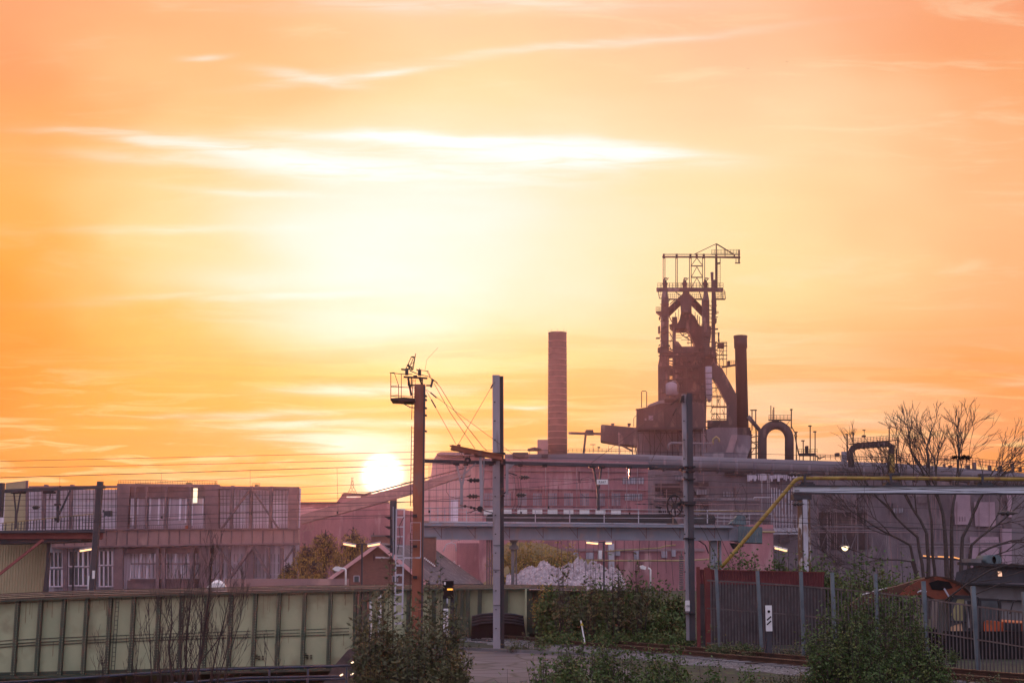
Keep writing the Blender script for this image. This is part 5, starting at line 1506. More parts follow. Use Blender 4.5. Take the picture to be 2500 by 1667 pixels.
MB().tube([c - Vector((0, .1, 0)), c + Vector((0, -.05, 0))], M(3, YM), 10).build('hub', C['band'], pg2)
m = MB().ptube([(1124, 1103), (1134, 1118)], YM - 1, 1); m.ptube([(1120, 1100), (1124, 1112), (1128, 1104)], YM - 1, .5); m.pbar(1148, 1108, 1146, 1118, YM - 1, 1.4); m.build('rod', C['dark'], pg2)
# inline insulators
for i, (x, y, Y, w, lab) in enumerate(((1158, 1172, YM - .5, 36, 'dark inline insulator between the left hangers, upper one'), (1155, 1211, YM - .5, 32, 'dark inline insulator between the left hangers, lower one'),
        (1280, 1165, YM - .2, 26, 'dark inline insulator right of the pale grey mast, upper one'), (1272, 1208, YM - .2, 26, 'dark inline insulator right of the pale grey mast, lower one'),
        (1941, 1158, 79, 36, 'dark inline insulator at the head of the yellow pipe'), (1948, 1230, 79, 30, 'dark inline insulator on the rusty column of the white beam'), (88, 1238, 55, 20, 'dark inline insulator on a wire at far left'), (2460, 1252, 70, 50, 'chain of small insulators at far right above the bare tree'))):
    it = MB(); a, b = P(x - w / 2, y, Y), P(x + w / 2, y, Y)
    it.tube([a, a.lerp(b, .15), a.lerp(b, .2), a.lerp(b, .34), a.lerp(b, .36), a.lerp(b, .44), a.lerp(b, .46), a.lerp(b, .56), a.lerp(b, .58), a.lerp(b, .78), a.lerp(b, .84), b], [.02, .03, .075, .085, .04, .04, .085, .085, .05, .075, .03, .02] if Y < 70 else [.03, .05, .10, .12, .06, .06, .12, .12, .07, .10, .05, .03], 8)
    solo('inline_insulator', it, C['insul'], lab, 'insulator', 'inline insulators on the wires')
# stays
def stay(lab, pts, Y, r, bk=None):
    it = MB().ptube(pts, Y, r, 5)
    if bk:
        p, q = Vector((*bk[0:2],)), Vector((*bk[2:4],))
        it.ptube([(p.x, p.y), (p.x + (q.x - p.x) * .25, p.y + (q.y - p.y) * .25), (p.x + (q.x - p.x) * .75, p.y + (q.y - p.y) * .75), (q.x, q.y)], Y, 1.9, 6)
    solo('stay_cable', it, C['wire'], lab, 'cable', 'stay cables from the mast heads')
stay('stay from the brown mast head to the tip of the cantilever', [(1040, 952), (1114, 1085)], YM - 1, .55, (1053, 975, 1064, 995))
stay('long thin stay from the brown mast head past the pale grey mast to the beam', [(1040, 950), (1100, 995), (1202, 1070), (1280, 1129)], YM, .5, (1051, 958, 1066, 971))
stay('heavy cable from the switchgear, left one of two', [(1060, 936), (1100, 1008), (1160, 1095)], YM - .6, .7)
stay('heavy cable from the switchgear, right one of two', [(1062, 930), (1075, 945), (1110, 1003), (1180, 1092), (1188, 1099)], YM - .8, .75)
stay('stay from the top of the pale grey mast down left to the cantilever tip', [(1209, 932), (1200, 944), (1119, 1084)], YM - 1, .55, (1203, 938, 1198, 948))
stay('stay from the two tone mast top to the middle of the beam', [(1662, 970), (1640, 985), (1443, 1130)], YM, .55, (1655, 975, 1637, 988))
stay('steeper stay from the two tone mast top to the right part of the beam', [(1664, 975), (1645, 1010), (1590, 1126)], YM, .55, (1652, 996, 1643, 1014))
stay('guy wire from the two tone mast down to the right behind the maroon hut', [(1690, 1190), (1742, 1275), (1790, 1380)], YM + .2, .6)
stay('lower guy wire from the two tone mast down to the right', [(1692, 1258), (1720, 1300), (1760, 1380)], YM + .2, .5)
# left mast and its beam
ml = thing('catenary_mast', 'dark leaning mast with floodlight behind the left part of the green bridge', 'mast', (P(226, 1440, 63).x, 63, 1.0), 'catenary masts along the line')
m = MB(); m.bar(P(224, 1450, 63), P(245, 1175, 63), M(13, 63), .22, up=(0, 1, 0)); m.build('shaft', C['mastdark'], ml)
m = MB(); m.bar(P(217, 1450, 63.2), P(237, 1200, 63.2), M(4, 63), .05, up=(0, 1, 0)); m.build('pale_flange', C['mast'], ml)
m = MB().pbar(252, 1245, 258, 1255, 62.6, 4); m.poly([(253, 1247), (270, 1246), (270, 1259), (262, 1260), (254, 1257)], 62.4, .3); m.build('floodlight', C['mastdark'], ml)
MB().pbox(225, 1392, 231, 1412, 62.6, .04).build('number_plate', C['signwhite'], ml)
bl = thing('portal_beam', 'dark beam running from the left mast out of the picture at left', 'beam', P(110, 1195, 62))
MB().pbar(-20, 1200, 256, 1188, 58, 8, 62.6, .25).build('beam', C['mastdark'], bl)
m = MB()
for x in (32, 51, 124, 110): m.pbox(x - 6, 1198, x + 7, 1204, 60, .3)
m.build('clamp', C['dark'], bl)
vdrop('hanger_arm', 'V shaped dark hanger above the footbridge railing at far left', 34, 50, 40, 1202, 1252, 1290, 59, 3.2, 'mastdark', -2)
d6 = thing('hanger_arm', 'thick hanger bar with slanting brace in front of the works hall', 'dropper', P(141, 1274, 60), 'hanger arms under the beams')
MB().pbar(143, 1196, 141, 1275, 60, 5.5).build('stem', C['mastdark'], d6); MB().pbar(172, 1196, 144, 1256, 60, 4).build('brace', C['mastdark'], d6)
m = MB().pbox(132, 1264, 142, 1270, 59.8, .2); m.pbox(132, 1229, 146, 1233, 59.8, .2); m.pbar(124, 1200, 122, 1217, 60, 2); m.build('fitting', C['dark'], d6)
m0 = thing('catenary_mast', 'sliver of a dark mast at the extreme left edge', 'mast', (P(0, 1400, 58).x, 58, 1.0), 'catenary masts along the line')
MB().pbox(-14, 1178, 4, 1262, 57, .3).build('shaft', C['mastdark'], m0)
# ---------------------------------------------------------------- wires
ORD = ['highest', 'second', 'third', 'fourth', 'fifth', 'sixth', 'seventh', 'eighth', 'ninth', 'tenth', 'eleventh', 'twelfth', 'thirteenth', 'fourteenth', 'fifteenth', 'sixteenth', 'seventeenth', 'eighteenth']
def wireset(ws, where, Y0):
    ws = sorted(ws, key=lambda w: w[0][1])
    for i, (a, b, r, sag) in enumerate(ws):
        n = 14
        pts = []
        for k in range(n + 1):
            t = k / n
            pts.append((a[0] + (b[0] - a[0]) * t, a[1] + (b[1] - a[1]) * t + sag * 4 * t * (1 - t)))
        m = MB().ptube(pts, Y0 + (i * 7 % 5) * .3, r, 4)
        solo('overhead_wire', m, C['wire'], 'thin dark overhead wire, %s from the top %s' % (ORD[i] if i else 'first', where), 'wire', 'overhead wires')
wireset([((-20, 1126), (1240, 1098), .5, 0), ((-20, 1142), (1240, 1114), .5, 2), ((-20, 1166), (1130, 1131), .75, 1), ((330, 1180), (1240, 1134), .45, 0), ((-20, 1212), (1240, 1166), .45, 4), ((-20, 1221), (1210, 1190), .5, 4), ((-20, 1234), (1660, 1206), .75, 8), ((-20, 1246), (1000, 1208), .4, 3), ((150, 1272), (1130, 1215), .55, 4), ((-20, 1262), (1130, 1238), .5, 3), ((200, 1275), (1690, 1259), .8, -9), ((240, 1287), (1240, 1254), .5, -2)], 'at the left end', 53)
wireset([((1230, 1165), (1668, 1170), .5, 3), ((1243, 1195), (1655, 1154), .45, 0), ((1260, 1208), (1760, 1217), .55, 4), ((1232, 1234), (1540, 1240), .45, 0), ((1240, 1098), (2520, 1131), .5, -6), ((1240, 1115), (2520, 1153), .5, -4), ((1240, 1179), (1668, 1161), .4, 0)], 'at the pale grey mast', 53)
wireset([((1690, 1141), (2520, 1165), .8, 0), ((1600, 1161), (1925, 1158), .5, 0), ((1690, 1148), (2520, 1176), .5, 0), ((1690, 1173), (2520, 1207), .55, -2), ((1600, 1210), (2520, 1186), .75, 0), ((1695, 1219), (1930, 1230), .5, 0), ((1690, 1252), (2520, 1290), .45, 0), ((1600, 1257), (2520, 1301), .85, 2), ((1960, 1231), (2300, 1242), .5, 0), ((1990, 1206), (2520, 1196), .5, 0)], 'to the right of the two tone mast', 56)
# droppers: little vertical links
for i, (x, y0, y1, Y, lab) in enumerate(((146, 1161, 1190, 53, 'above the left end of the works hall'), (394, 1153, 1264, 53, 'left of the bright hall opening'), (611, 1146, 1255, 53, 'in front of the braced hall bay'), (823, 1140, 1253, 53, 'left of the sun'), (1047, 1135, 1250, 53, 'just right of the brown mast'), (1271, 1135, 1253, 53, 'below the cantilever stay'), (1338, 1166, 1240, 53, 'right of the pale grey mast'), (1536, 1167, 1255, 53, 'below the hanging insulator'), (1822, 1147, 1262, 57, 'above the wire loop'), (2110, 1150, 1275, 57, 'behind the yellow pipe and white beam'))):
    m = MB().ptube([(x, y0), (x + random.uniform(-1, 3), y1)], Y, .35, 4); c = P(x + 1, y1, Y); m.box(c.x - .03, c.x + .03, c.y - .03, c.y + .03, c.z - .02, c.z + .07)
    solo('dropper_wire', m, C['wire'], 'thin vertical dropper wire ' + lab, 'wire', 'dropper wires')
random.seed(41)
for i, (y, ya, yb_) in enumerate(((1251, 560, 1000), (1262, 250, 700))):
    pass
m = MB().ptube([(1822, 1180), (1806, 1190), (1793, 1220), (1796, 1243), (1812, 1254), (1820, 1240), (1822, 1205), (1812, 1182), (1804, 1182)], 57, .5, 5)
solo('cable_loop', m, C['wire'], 'big hanging loop of cable left of the yellow pipe', 'cable')
m = MB().ptube([(1448, 1170), (1436, 1164), (1420, 1168), (1414, 1185), (1418, 1205), (1428, 1212)], 52, .5, 5)
solo('cable_loop', m, C['wire'], 'small hanging loop of cable left of the number sign', 'cable')
for dx_, lab in ((0, 'leftmost'), (8, 'middle'), (14, 'rightmost')):
    m = MB().ptube([(1240 + dx_, 1156), (1256 + dx_, 1165), (1260 + dx_, 1200), (1258 + dx_, 1230), (1250 + dx_, 1246)], 52 - .1 * dx_, .45, 5)
    solo('jumper_cable', m, C['wire'], lab + ' of three limp cables hanging right of the pale grey mast', 'cable')
m = MB().ptube([(1098, 1172), (1090, 1180), (1090, 1200), (1098, 1212), (1110, 1214)], 51.5, .5, 5)
solo('jumper_cable', m, C['wire'], 'curved limp cable hanging left of the V shaped grey hanger', 'cable')
# ---------------------------------------------------------------- signal with ladder
sgn = thing('railway_signal', 'tall lilac grey signal post seen from behind with hooded lamps and long ladder', 'signal', (P(975, 1560, 49).x, 49, 0))
YS = 49
MB().pbar(987, 1242, 982, 1510, YS, 3.5).build('ladder_stile', C['palemetal'], sgn); MB().pbar(968, 1242, 964, 1510, YS, 3.5).build('ladder_stile', C['palemetal'], sgn)
m = MB().pbar(966, 1243, 989, 1243, YS, 3)
for i in range(12): m.pbar(967 - i * .3, 1262 + i * 23.5, 986 - i * .3, 1262 + i * 23.5, YS, 5 if i > 4 else 3)
m.build('rung', C['palemetal'], sgn)
m = MB().poly([(952, 1222), (966, 1222), (964, 1352), (952, 1348)], YS + .2, .35); m.build('back_board', C['mastdark'], sgn)
for y in (1262, 1286, 1308, 1332):
    m = MB().poly([(938, y - 2), (956, y - 2), (956, y + 4), (948, y + 5)], YS, .3); m.build('lamp_hood', C['dark'], sgn)
m = MB().pbar(917, 1360, 951, 1361, YS, 3.5); m.pbar(985, 1361, 1026, 1361, YS, 3.5); m.pbar(965, 1363, 988, 1364, YS, 3); m.build('cross_arm', C['palemetal'], sgn)
m = MB().pbar(960, 1350, 958, 1362, YS, 4); m.pbar(960, 1236, 960, 1350, YS - .1, 3); m.build('lamp_frame', C['bridgegrey'], sgn)
MB().ptube([(986, 1262), (974, 1285), (977, 1310), (974, 1330), (970, 1350)], YS - .1, .8).build('cable', C['wire'], sgn)
ds = thing('shunting_signal', 'black box signal with an orange light strip, on a short post before the green bridge', 'signal', (P(1092, 1560, 48).x, 48, 0))
MB().pbox(1081, 1417, 1107, 1461, 48, .3).build('head', C['black'], ds)
MB().pbox(1092, 1436, 1105, 1440, 47.95, .04).build('light_strip', C['signalon'], ds)
m = MB().pbox(1084, 1420, 1088, 1427, 47.95, .03); m.build('emblem', C['signwhite'], ds)
m = MB().pbar(1091, 1461, 1088, 1560, 48.1, 6); m.pbox(1099, 1461, 1108, 1560, 48.2, .2); m.build('post', C['mastdark'], ds)
m = MB().pbar(1092, 1460, 1092, 1472, 47.9, 3); m.build('bracket', C['palemetal'], ds)
pl = MB().pbox(1082, 1485, 1094, 1552, 47.9, .03).build('plate', C['signwhite'], ds)
m = MB()
for a_ in ((1085, 1490, 1091, 1490), (1085, 1490, 1085, 1497), (1085, 1497, 1092, 1497), (1086, 1503, 1091, 1507), (1085, 1512, 1091, 1520), (1091, 1530, 1087, 1545)): m.pbar(*a_, 47.86, 1.4, d=.01)
m.build('marking', C['dark'], pl)
# white posts near the bush
for x, y0, y1, lab in ((927, 1451, 1520, 'white post with a dark lens, standing among the bush twigs'), (905, 1468, 1500, 'short chipped white stake left of the white lens post')):
    r_ = thing('marker_post', lab, 'post', (P(x, y1, 47).x, 47, 0)); m = MB().pbar(x, y0, x, 1580, 47, 7 if x > 920 else 5); m.build('post', C['signwhite'], r_)
    if x > 920: c = P(x, 1463, 46.9); MB().tube([c, c + Vector((0, -.08, 0))], .045, 10).build('lens', C['black'], r_)
mk = thing('marker_post', 'thin leaning white stake with a yellow triangle, beside the hedge', 'post', (P(1424, 1570, 49).x, 49, 0))
MB().pbar(1418, 1514, 1428, 1570, 49, 3.2).build('post', C['signwhite'], mk); MB().poly([(1421, 1518), (1416.5, 1526), (1425.5, 1526)], 48.9, .03).build('triangle', mat('yellow plate', (.55, .42, .04), None), mk)
# ---------------------------------------------------------------- street lamps
def lamp(label, x, yb, yt, Y, heads, polew=4, lit=True, group='street lamps', pm='mastdark', headm='palemetal'):
    r_ = thing('street_lamp', label, 'street lamp', (P(x, yb, Y).x, Y, 0), group)
    b = P(x, yb, Y); t = P(x, yt, Y)
    MB().bar(Vector((b.x, Y, 0)), t, M(polew, Y)).build('pole', C[pm], r_)
    for (xa, ya, xb, yb_) in heads:
        m = MB().ptube([(x, yt), ((x + xa) / 2, min(yt, ya)), (xa, ya)], Y, polew * .3); m.build('arm', C[pm], r_)
        p, q = P(xa, ya, Y), P(xb, yb_, Y)
        h = MB(); h.bar(p, q, M(9, Y), M(4, Y)); hd = h.build('lamp_head', C[headm], r_)
        h = MB(); o = Vector((0, -.02, -M(3.4, Y))); h.bar(p.lerp(q, .03) + o, q.lerp(p, .06) + o, M(7, Y), M(4.4, Y)); h.build('tube', C['lampon' if lit else 'lampoff'], hd)
    return r_
lamp('lit orange tube lamp on a single arm left of the dark leaning mast', 180, 1440, 1340, 80, [(195, 1341, 231, 1335)], 4)
lamp('double armed street lamp with two lit tubes before the brick house', 884, 1425, 1327, 85, [(869, 1329, 837, 1323), (897, 1329, 929, 1323)], 4)
lamp('lit orange tube lamp under the conveyor bridge', 1474, 1425, 1323, 105, [(1461, 1323, 1430, 1320), (1478, 1322, 1494, 1322)], 4)
lamp('small white lit tube lamp near the foot of the yellow pipe', 1925, 1425, 1345, 150, [(1922, 1341, 1890, 1333)], 1.5, True, headm='signwhite')
def sl(label, x, xt, yt, pts, Y):
    r_ = thing('street_lamp', label, 'street lamp', (P(x, 1430, Y).x, Y, 0), 'white hooded lamps')
    b = P(x, 1430, Y); MB().ptube([(x, 1440), (x, 1390), (x - 2, 1388), (xt + 12, 1386)], Y, 2.2, 8).build('pole', C['signwhite'], r_)
    MB().poly(pts, Y - .1, .35).build('lamp_head', C['signwhite'], r_); return r_
sl('short white hooked lamp post standing left of the brick house gable', 844, 818, 1380, [(811, 1388), (819, 1382), (826, 1382), (832, 1389), (826, 1394), (818, 1393)], 84)
r_ = sl('short white hooked lamp post before the hedge and stone heap', 1588, 1570, 1380, [(1562, 1381), (1570, 1379), (1578, 1383), (1576, 1390), (1565, 1388)], 84)
# glowing lamp at right
gl_ = thing('street_lamp', 'bright yellow glowing street lamp in front of the grey plant', 'street lamp', (P(2085, 1425, 130).x, 130, 0), 'street lamps')
MB().pbar(2085, 1345, 2085, 1440, 130, 3.4).build('pole', C['mastdark'], gl_)
m = MB().ptube([(2085, 1346), (2080, 1340), (2070, 1337)], 130, 1.2); m.build('arm', C['mastdark'], gl_)
hd = MB().poly([(2052, 1331), (2072, 1332), (2076, 1335), (2052, 1334)], 130, .4).build('lamp_head', C['palemetal'], gl_)
c = P(2063, 1337, 130); MB().tube([c + Vector((0, 0, .12)), c + Vector((0, 0, .02)), c - Vector((0, 0, .14)), c - Vector((0, 0, .24))], [.26, .30, .22, .08], 14, smooth=True).build('bulb', C['lampon2'], hd)
# ---------------------------------------------------------------- footbridge and shed at left
fb = thing('footbridge', 'covered dark red footbridge end with slatted railing at the left edge', 'footbridge', P(110, 1300, 75))
YFb = 75
MB().poly([(-30, 1295), (256, 1291), (256, 1299), (-30, 1301)], YFb - .4, 3).build('deck_edge', C['mastdark'], fb)
MB().poly([(-30, 1300), (252, 1299), (252, 1314), (-30, 1315)], YFb, 2.4).build('beam', mat('dull red beam', (.30, .09, .085), (.20, .06, .06), .6), fb)
m = MB().poly([(-30, 1315), (200, 1314), (199, 1321), (155, 1323), (60, 1326), (-30, 1328)], YFb + .2, 2); m.build('soffit', C['mastdark'], fb)
m = MB()
m.pbar(-20, 1279, 235, 1253, YFb - .2, 1.4); m.build('handrail', C['yellow'], fb)
m = MB(); random.seed(17)
m.pbar(-20, 1284, 235, 1264, YFb - .2, 1); m.pbar(-20, 1291, 250, 1283, YFb - .2, 1); m.pbar(235, 1263, 258, 1260, YFb - .2, 1.4)
x = -8
while x < 256:
    if x % 24 < 21: m.pbar(x, 1280 - (x + 20) * .1, x - 1, 1294, YFb - .2, 1.8)
    x += 7.5
m.build('baluster', C['mastdark'], fb)
MB().pbar(105, 1317, -25, 1420, YFb - .5, 6).build('brace', mat('dull red beam', (1, 1, 1)), fb)
m = MB().pbar(120, 1325, 113, 1450, YFb + 1, 8); m.build('column', C['mastdark'], fb)
MB().pbar(125, 1325, 124, 1348, YFb + .8, 2).build('downpipe', C['palemetal'], fb)
cs = thing('corrugated_shed', 'cream corrugated shed wall under the footbridge at left', 'shed', (P(40, 1400, 78).x, 78, 0))
MB().poly([(-60, 1318), (121, 1322), (105, 1500), (-60, 1500)], 78, 4).build('wall', C['cream'], cs)
m = MB().pbar(121, 1322, 106, 1450, 77.8, 4); m.build('corner_trim', C['mastdark'], cs)
m = MB().pbar(219, 1405, 217, 1440, 70, 5); solo('white_stake', m, C['signwhite'], 'small white stake left of the foot of the dark leaning mast', 'post')
m = MB()
m.v += [P(505 + 54 * i / 10, 1440, 66) for i in range(11)]
dome = MB(); cx_ = P(532, 1440, 66).x
pts_ = []
for j in range(7):
    for i in range(17):
        a, b_ = i * math.pi / 16, j * math.pi / 12
        n_ = 1 + .10 * mnoise.noise((a * 3, b_ * 3, 1))
        pts_.append((cx_ - math.cos(a) * math.cos(b_) * .48 * n_, 66 + (j - 3) * .12, P(0, 1442, 66).z + math.sin(a) * .50 * n_ * (1 - abs(j - 3) * .10)))
dome.add(pts_, [(j * 17 + i, j * 17 + i + 1, (j + 1) * 17 + i + 1, (j + 1) * 17 + i) for j in range(6) for i in range(16)], True)
dome.f.append(tuple(range(17))); dome.sm.append(False)
solo('white_tarpaulin', dome, C['signwhite'], 'bright white domed tarpaulin behind the rails left of centre', 'tarpaulin')
wl = MB().pbox(548, 1412, 850, 1450, 90, .4); solo('low_wall', wl, C['hallplate'], 'low brown wall behind the rails between the hall and the brick house', 'wall')
# ---------------------------------------------------------------- white pipe bridge with yellow pipe
YP = 80.0
pbq = thing('pipe_bridge', 'white steel beam on a rusty column carrying the yellow pipe across the right side', 'pipe bridge', (P(1965, 1400, YP).x, YP, 0))
m = MB().poly([(1937, 1188), (2560, 1187), (2560, 1203), (1937, 1203)], YP, .1); m.build('beam_web', C['white'], pbq)
m = MB().pbar(1937, 1186.5, 2560, 1186, YP + .15, 2.2, d=.7); m.pbar(1937, 1203.5, 2560, 1206, YP + .15, 2.2, d=.7); m.build('beam_flange', C['mastdark'], pbq)
m = MB().pbox(1940, 1196, 1952, 1198, YP - .06, .02); m.build('rust_mark', C['rust'], pbq)
m = MB().pbox(1938, 1206, 1982, 1219, YP - .1, .9); m.build('capital', C['mastdark'], pbq)
m = MB().pbar(1964, 1219, 1968, 1420, YP, 11, d=.3); m.build('column', C['palemetal'], pbq)
m = MB().pbar(1952, 1222, 1955, 1420, YP + .1, 7, d=.4); m.pbar(1973, 1219, 1976, 1420, YP + .1, 6, d=.4); m.build('column_flange', mat('flaking brown flange', (.13, .07, .05), (.55, .50, .52), 1.2, .8, 0, (1, 1, .6), lo=.52, hi=.60), pbq)
for x in (1966, 2176, 2400):
    m = MB().pbox(x - 4, 1157, x + 2, 1180, YP - .25, .5); m.pbox(x - 11, 1176, x + 20, 1181, YP - .1, .7); m.pbox(x - 14, 1180, x + 24, 1185.5, YP - .1, .8); m.pbox(x - 8, 1156, x + 18, 1159, YP - .2, .4); m.build('pipe_saddle', C['mastdark'], pbq)
yp = thing('yellow_pipe', 'long mustard yellow pipe bending down to the left at the end of white beam', 'pipe', P(1960, 1167, YP))
bend = [(1760, 1385)] + [(1790, 1351), (1936, 1178), (1942, 1172), (1950, 1168), (1960, 1167)] + [(2200, 1167), (2560, 1170)]
MB().ptube(bend, YP - .15, 4.6, 14).build('pipe', C['yellow'], yp)
m = MB()
for x, y in ((1870, 1256.5), (2080, 1167), (2290, 1168)):
    c = P(x, y, YP - .15); d_ = Vector((1, 0, 0)) if x > 1950 else (P(1936, 1178, YP) - P(1790, 1351, YP)).normalized()
    m.tube([c - d_ * .03, c + d_ * .03], M(4.9, YP), 14)
m.build('weld_collar', C['yellow'], yp)
# ---------------------------------------------------------------- maroon hut, red posts, ribbed pole
hut = thing('maroon_container', 'dark maroon corrugated container behind the bar fence, ivy on top', 'container', (P(1860, 1500, 55).x, 55, 0))
MB().poly([(1702, 1390), (2012, 1397), (2012, 1432), (1702, 1424)], 56, 3).build('body', C['maroon'], hut)
MB().poly([(1702, 1424), (2012, 1432), (2012, 1600), (1702, 1590)], 56.05, 2.9).build('lower_body', mat('dark grey lower body', (.075, .06, .066), (.035, .028, .032), .8, .9), hut)  # darker grey below the maroon part
m = MB().pbar(1700, 1390, 2014, 1397, 55.9, 2.5); m.pbar(1735, 1394, 1735, 1420, 55.9, 2.0); m.build('edge_rail', C['redpost'], hut)
for x0, x1, yt, w, lab in ((1704, 1706, 1383, 8, 'thinner left one of two maroon gate posts'), (1726, 1730, 1385, 13, 'thick right one of two maroon gate posts')):
    m = MB().pbar(x0, yt, x1, 1582, 51, w); solo('gate_post', m, C['redpost'], lab + ' right of the two tone mast', 'post')
m = MB()
for i in range(15): m.tube([P(1663.5, 1356 + i * 5.6, 53), P(1663.5, 1360 + i * 5.6, 53)], M(6.5, 53), 10, r2=M(4.2, 53))
m.tube([P(1663.5, 1345, 53), P(1663.5, 1357, 53)], .02, 6)
solo('ribbed_pole', m, C['concrete'], 'ribbed grey pole just left of the two tone mast', 'pole')
# ---------------------------------------------------------------- bar fence
fn = thing('bar_fence', 'long grey steel bar fence receding across the lower right corner', 'fence', (P(1960, 1560, 46).x, 46, 0))
KY = [(1722, 50.5, 1416, 1580), (1850, 48, 1423, 1592), (1955, 46, 1430, 1603), (2138, 42.5, 1446, 1628), (2255, 40, 1462, 1650), (2375, 38, 1479, 1672), (2540, 35, 1500, 1706)]
def interp(x):
    for a, b in zip(KY[:-1], KY[1:]):
        if x <= b[0] or b is KY[-1]:
            t = (x - a[0]) / (b[0] - a[0]); return [a[k] + (b[k] - a[k]) * t for k in (1, 2, 3)]
m = MB(); x = 1736; k = 0
random.seed(19)
parts_ = []
while x < 2520:
    Y, yt, yb_ = interp(x)
    parts_.append((x, Y, yt, yb_)); x += 7.4 + (x - 1736) * .0024
for i, (x, Y, yt, yb_) in enumerate(parts_[:]):
    m.pbar(x - .4, yt + (0 if x > 2200 else 3), x + 1.5 + (x - 1736) * .004, yb_ + 4, Y, 3.3 - (x - 1736) * .0014, d=.03)
tag(m.build('bars', C['fencebar'], fn), 'closely set upright bars', kind='stuff')
for dy, w in ((0, 4.2), (.415, 3.4), (.93, 3.2)):
    m = MB()
    for a, b in zip(KY[:-1], KY[1:]):
        m.pbar(a[0] + 4, a[2] + (a[3] - a[2]) * dy, b[0] + 4, b[2] + (b[3] - b[2]) * dy, a[1] - .04, w, b[1] - .04, d=.05)
    m.build('rail', C['fencebar'], fn)
for (x, yt, xb, yb_) in ((1748, 1388, 1758, 1583), (1849, 1393, 1860, 1597), (1955, 1395, 1963, 1610), (2031, 1397, 2041, 1622), (2137, 1400, 2148, 1635), (2254, 1418, 2268, 1660), (2375, 1430, 2392, 1690), (2500, 1444, 2518, 1715)):
    Y = interp(x)[0] - .12
    m = MB().pbar(x, yt, xb, yb_, Y, 7.5 + (x - 1748) * .004, d=.10); m.build('post', C['galv'], fn)
wb = thing('marker_board', 'white board with black dot and two slashes on a dark post before the bar fence', 'sign', (P(1878, 1600, 45).x, 45, 0))
b_ = MB().pbox(1869.5, 1477, 1885, 1540, 45, .03).build('board', C['signwhite'], wb)
m = MB()
c = P(1877, 1492, 44.98); m.tube([c, c + Vector((0, -.01, 0))], M(3.3, 45), 16)
m.build('dot', C['black'], b_)
m = MB().pbar(1872.5, 1513, 1882.5, 1504, 44.97, 3, d=.01); m.build('slash', C['black'], b_)
m = MB().pbar(1872.5, 1524, 1882.5, 1515, 44.97, 3, d=.01); m.build('slash', C['black'], b_)
MB().pbox(1873, 1540, 1885, 1612, 45.1, .14).build('post', C['mastdark'], wb); MB().pbox(1866, 1477, 1871, 1600, 45.2, .10).build('rear_post', C['mastdark'], wb)
m = MB().pbox(1852, 1597, 1863, 1606, 45.5, .3); solo('concrete_foot', m, C['concrete'], 'pale little concrete block at the foot of a fence post', 'block')
# ---------------------------------------------------------------- excavator
YE = 47.0
xc = thing('excavator', 'orange tracked excavator with curved boom parked behind the bar fence', 'excavator', (P(2400, 1620, YE).x, YE, 0))
arc = lambda pts: pts
m = MB().poly([(2196, 1452), (2215, 1432), (2245, 1416), (2262, 1410), (2290, 1407), (2320, 1413), (2350, 1428), (2374, 1452), (2352, 1455), (2325, 1452), (2310, 1462), (2285, 1462), (2262, 1452), (2235, 1452)], YE, .45)
m.build('boom', mat('rusty orange boom', (.24, .055, .028), (.10, .03, .02), 1.1, .6, 0, c3=(.05, .02, .018), s3=2.5), xc)
m = MB().poly([(2268, 1422), (2290, 1415), (2318, 1420), (2326, 1434), (2300, 1440), (2276, 1438)], YE - .03, .02); m.build('painted_recess_shade', C['black'], xc)  # thin black plate paints the shade inside the boom
MB().ptube([(2240, 1446), (2252, 1440), (2262, 1444)], YE - .2, 2.4, 6).build('work_lamp', C['palemetal'], xc)
m = MB().poly([(2080, 1476), (2110, 1450), (2190, 1430), (2262, 1409), (2266, 1420), (2200, 1448), (2130, 1470), (2090, 1492)], YE + .1, .4); m.build('dipper_arm', mat('brown worn paint', (.10, .04, .028), (.05, .022, .018), 1, .7), xc)
for k in range(4):
    MB().ptube([(2258, 1412 - k), (2285, 1406 - k * .5), (2315, 1409 + k * 2), (2345, 1422 + k * 2.5), (2368, 1447 + k * 2)], YE - .1, .9).build('hydraulic_hose', C['rust'], xc)
MB().pbar(2305, 1436, 2318, 1458, YE - .15, 3.4, d=.06).build('ram', C['palemetal'], xc)
MB().pbar(2103, 1451, 2165, 1434, YE - .15, 2.4, d=.06).build('ram', C['signwhite'], xc)
m = MB().poly([(2318, 1462), (2330, 1455), (2378, 1455), (2378, 1550), (2316, 1550)], YE - .1, 1.3); m.build('cab_glass', C['glassdark'], xc)
m = MB()
for a_ in ((2317, 1548, 2320, 1466, 3), (2320, 1466, 2328, 1456, 3), (2328, 1455, 2380, 1456, 4), (2365, 1466, 2372, 1535, 6), (2382, 1456, 2382, 1560, 8), (2316, 1516, 2365, 1519, 2), (2316, 1552, 2385, 1554, 5), (2390, 1462, 2437, 1464, 4), (2437, 1464, 2441, 1475, 4), (2441, 1475, 2441, 1530, 4), (2392, 1465, 2392, 1540, 4)): m.pbar(*a_[:4], YE - .2, a_[4] * 1.5, d=.08)
m.build('cab_frame', C['dark'], xc)
MB().pbar(2358, 1466, 2366, 1532, YE - .28, 4.5, d=.05).build('cab_pillar', C['concrete'], xc)
MB().poly([(2388, 1462), (2436, 1464), (2441, 1474), (2441, 1530), (2388, 1540)], YE + .2, 1.2).build('side_glass', C['glassdark'], xc)
MB().poly([(2338, 1462), (2354, 1462), (2354, 1514), (2332, 1514), (2322, 1500)], YE - .14, .02).build('cab_blind', mat('yellowish blind', (.42, .36, .18), (.25, .22, .12), 1.2), xc)  # plain yellowish blind on the cab glass
MB().poly([(2320, 1530), (2335, 1524), (2348, 1520), (2350, 1540), (2330, 1548), (2322, 1544)], YE - .15, .02).build('peach_patch', mat('peach panel', (.72, .42, .24), (.5, .3, .2), 1.5), xc)  # flat peach patch low on the cab
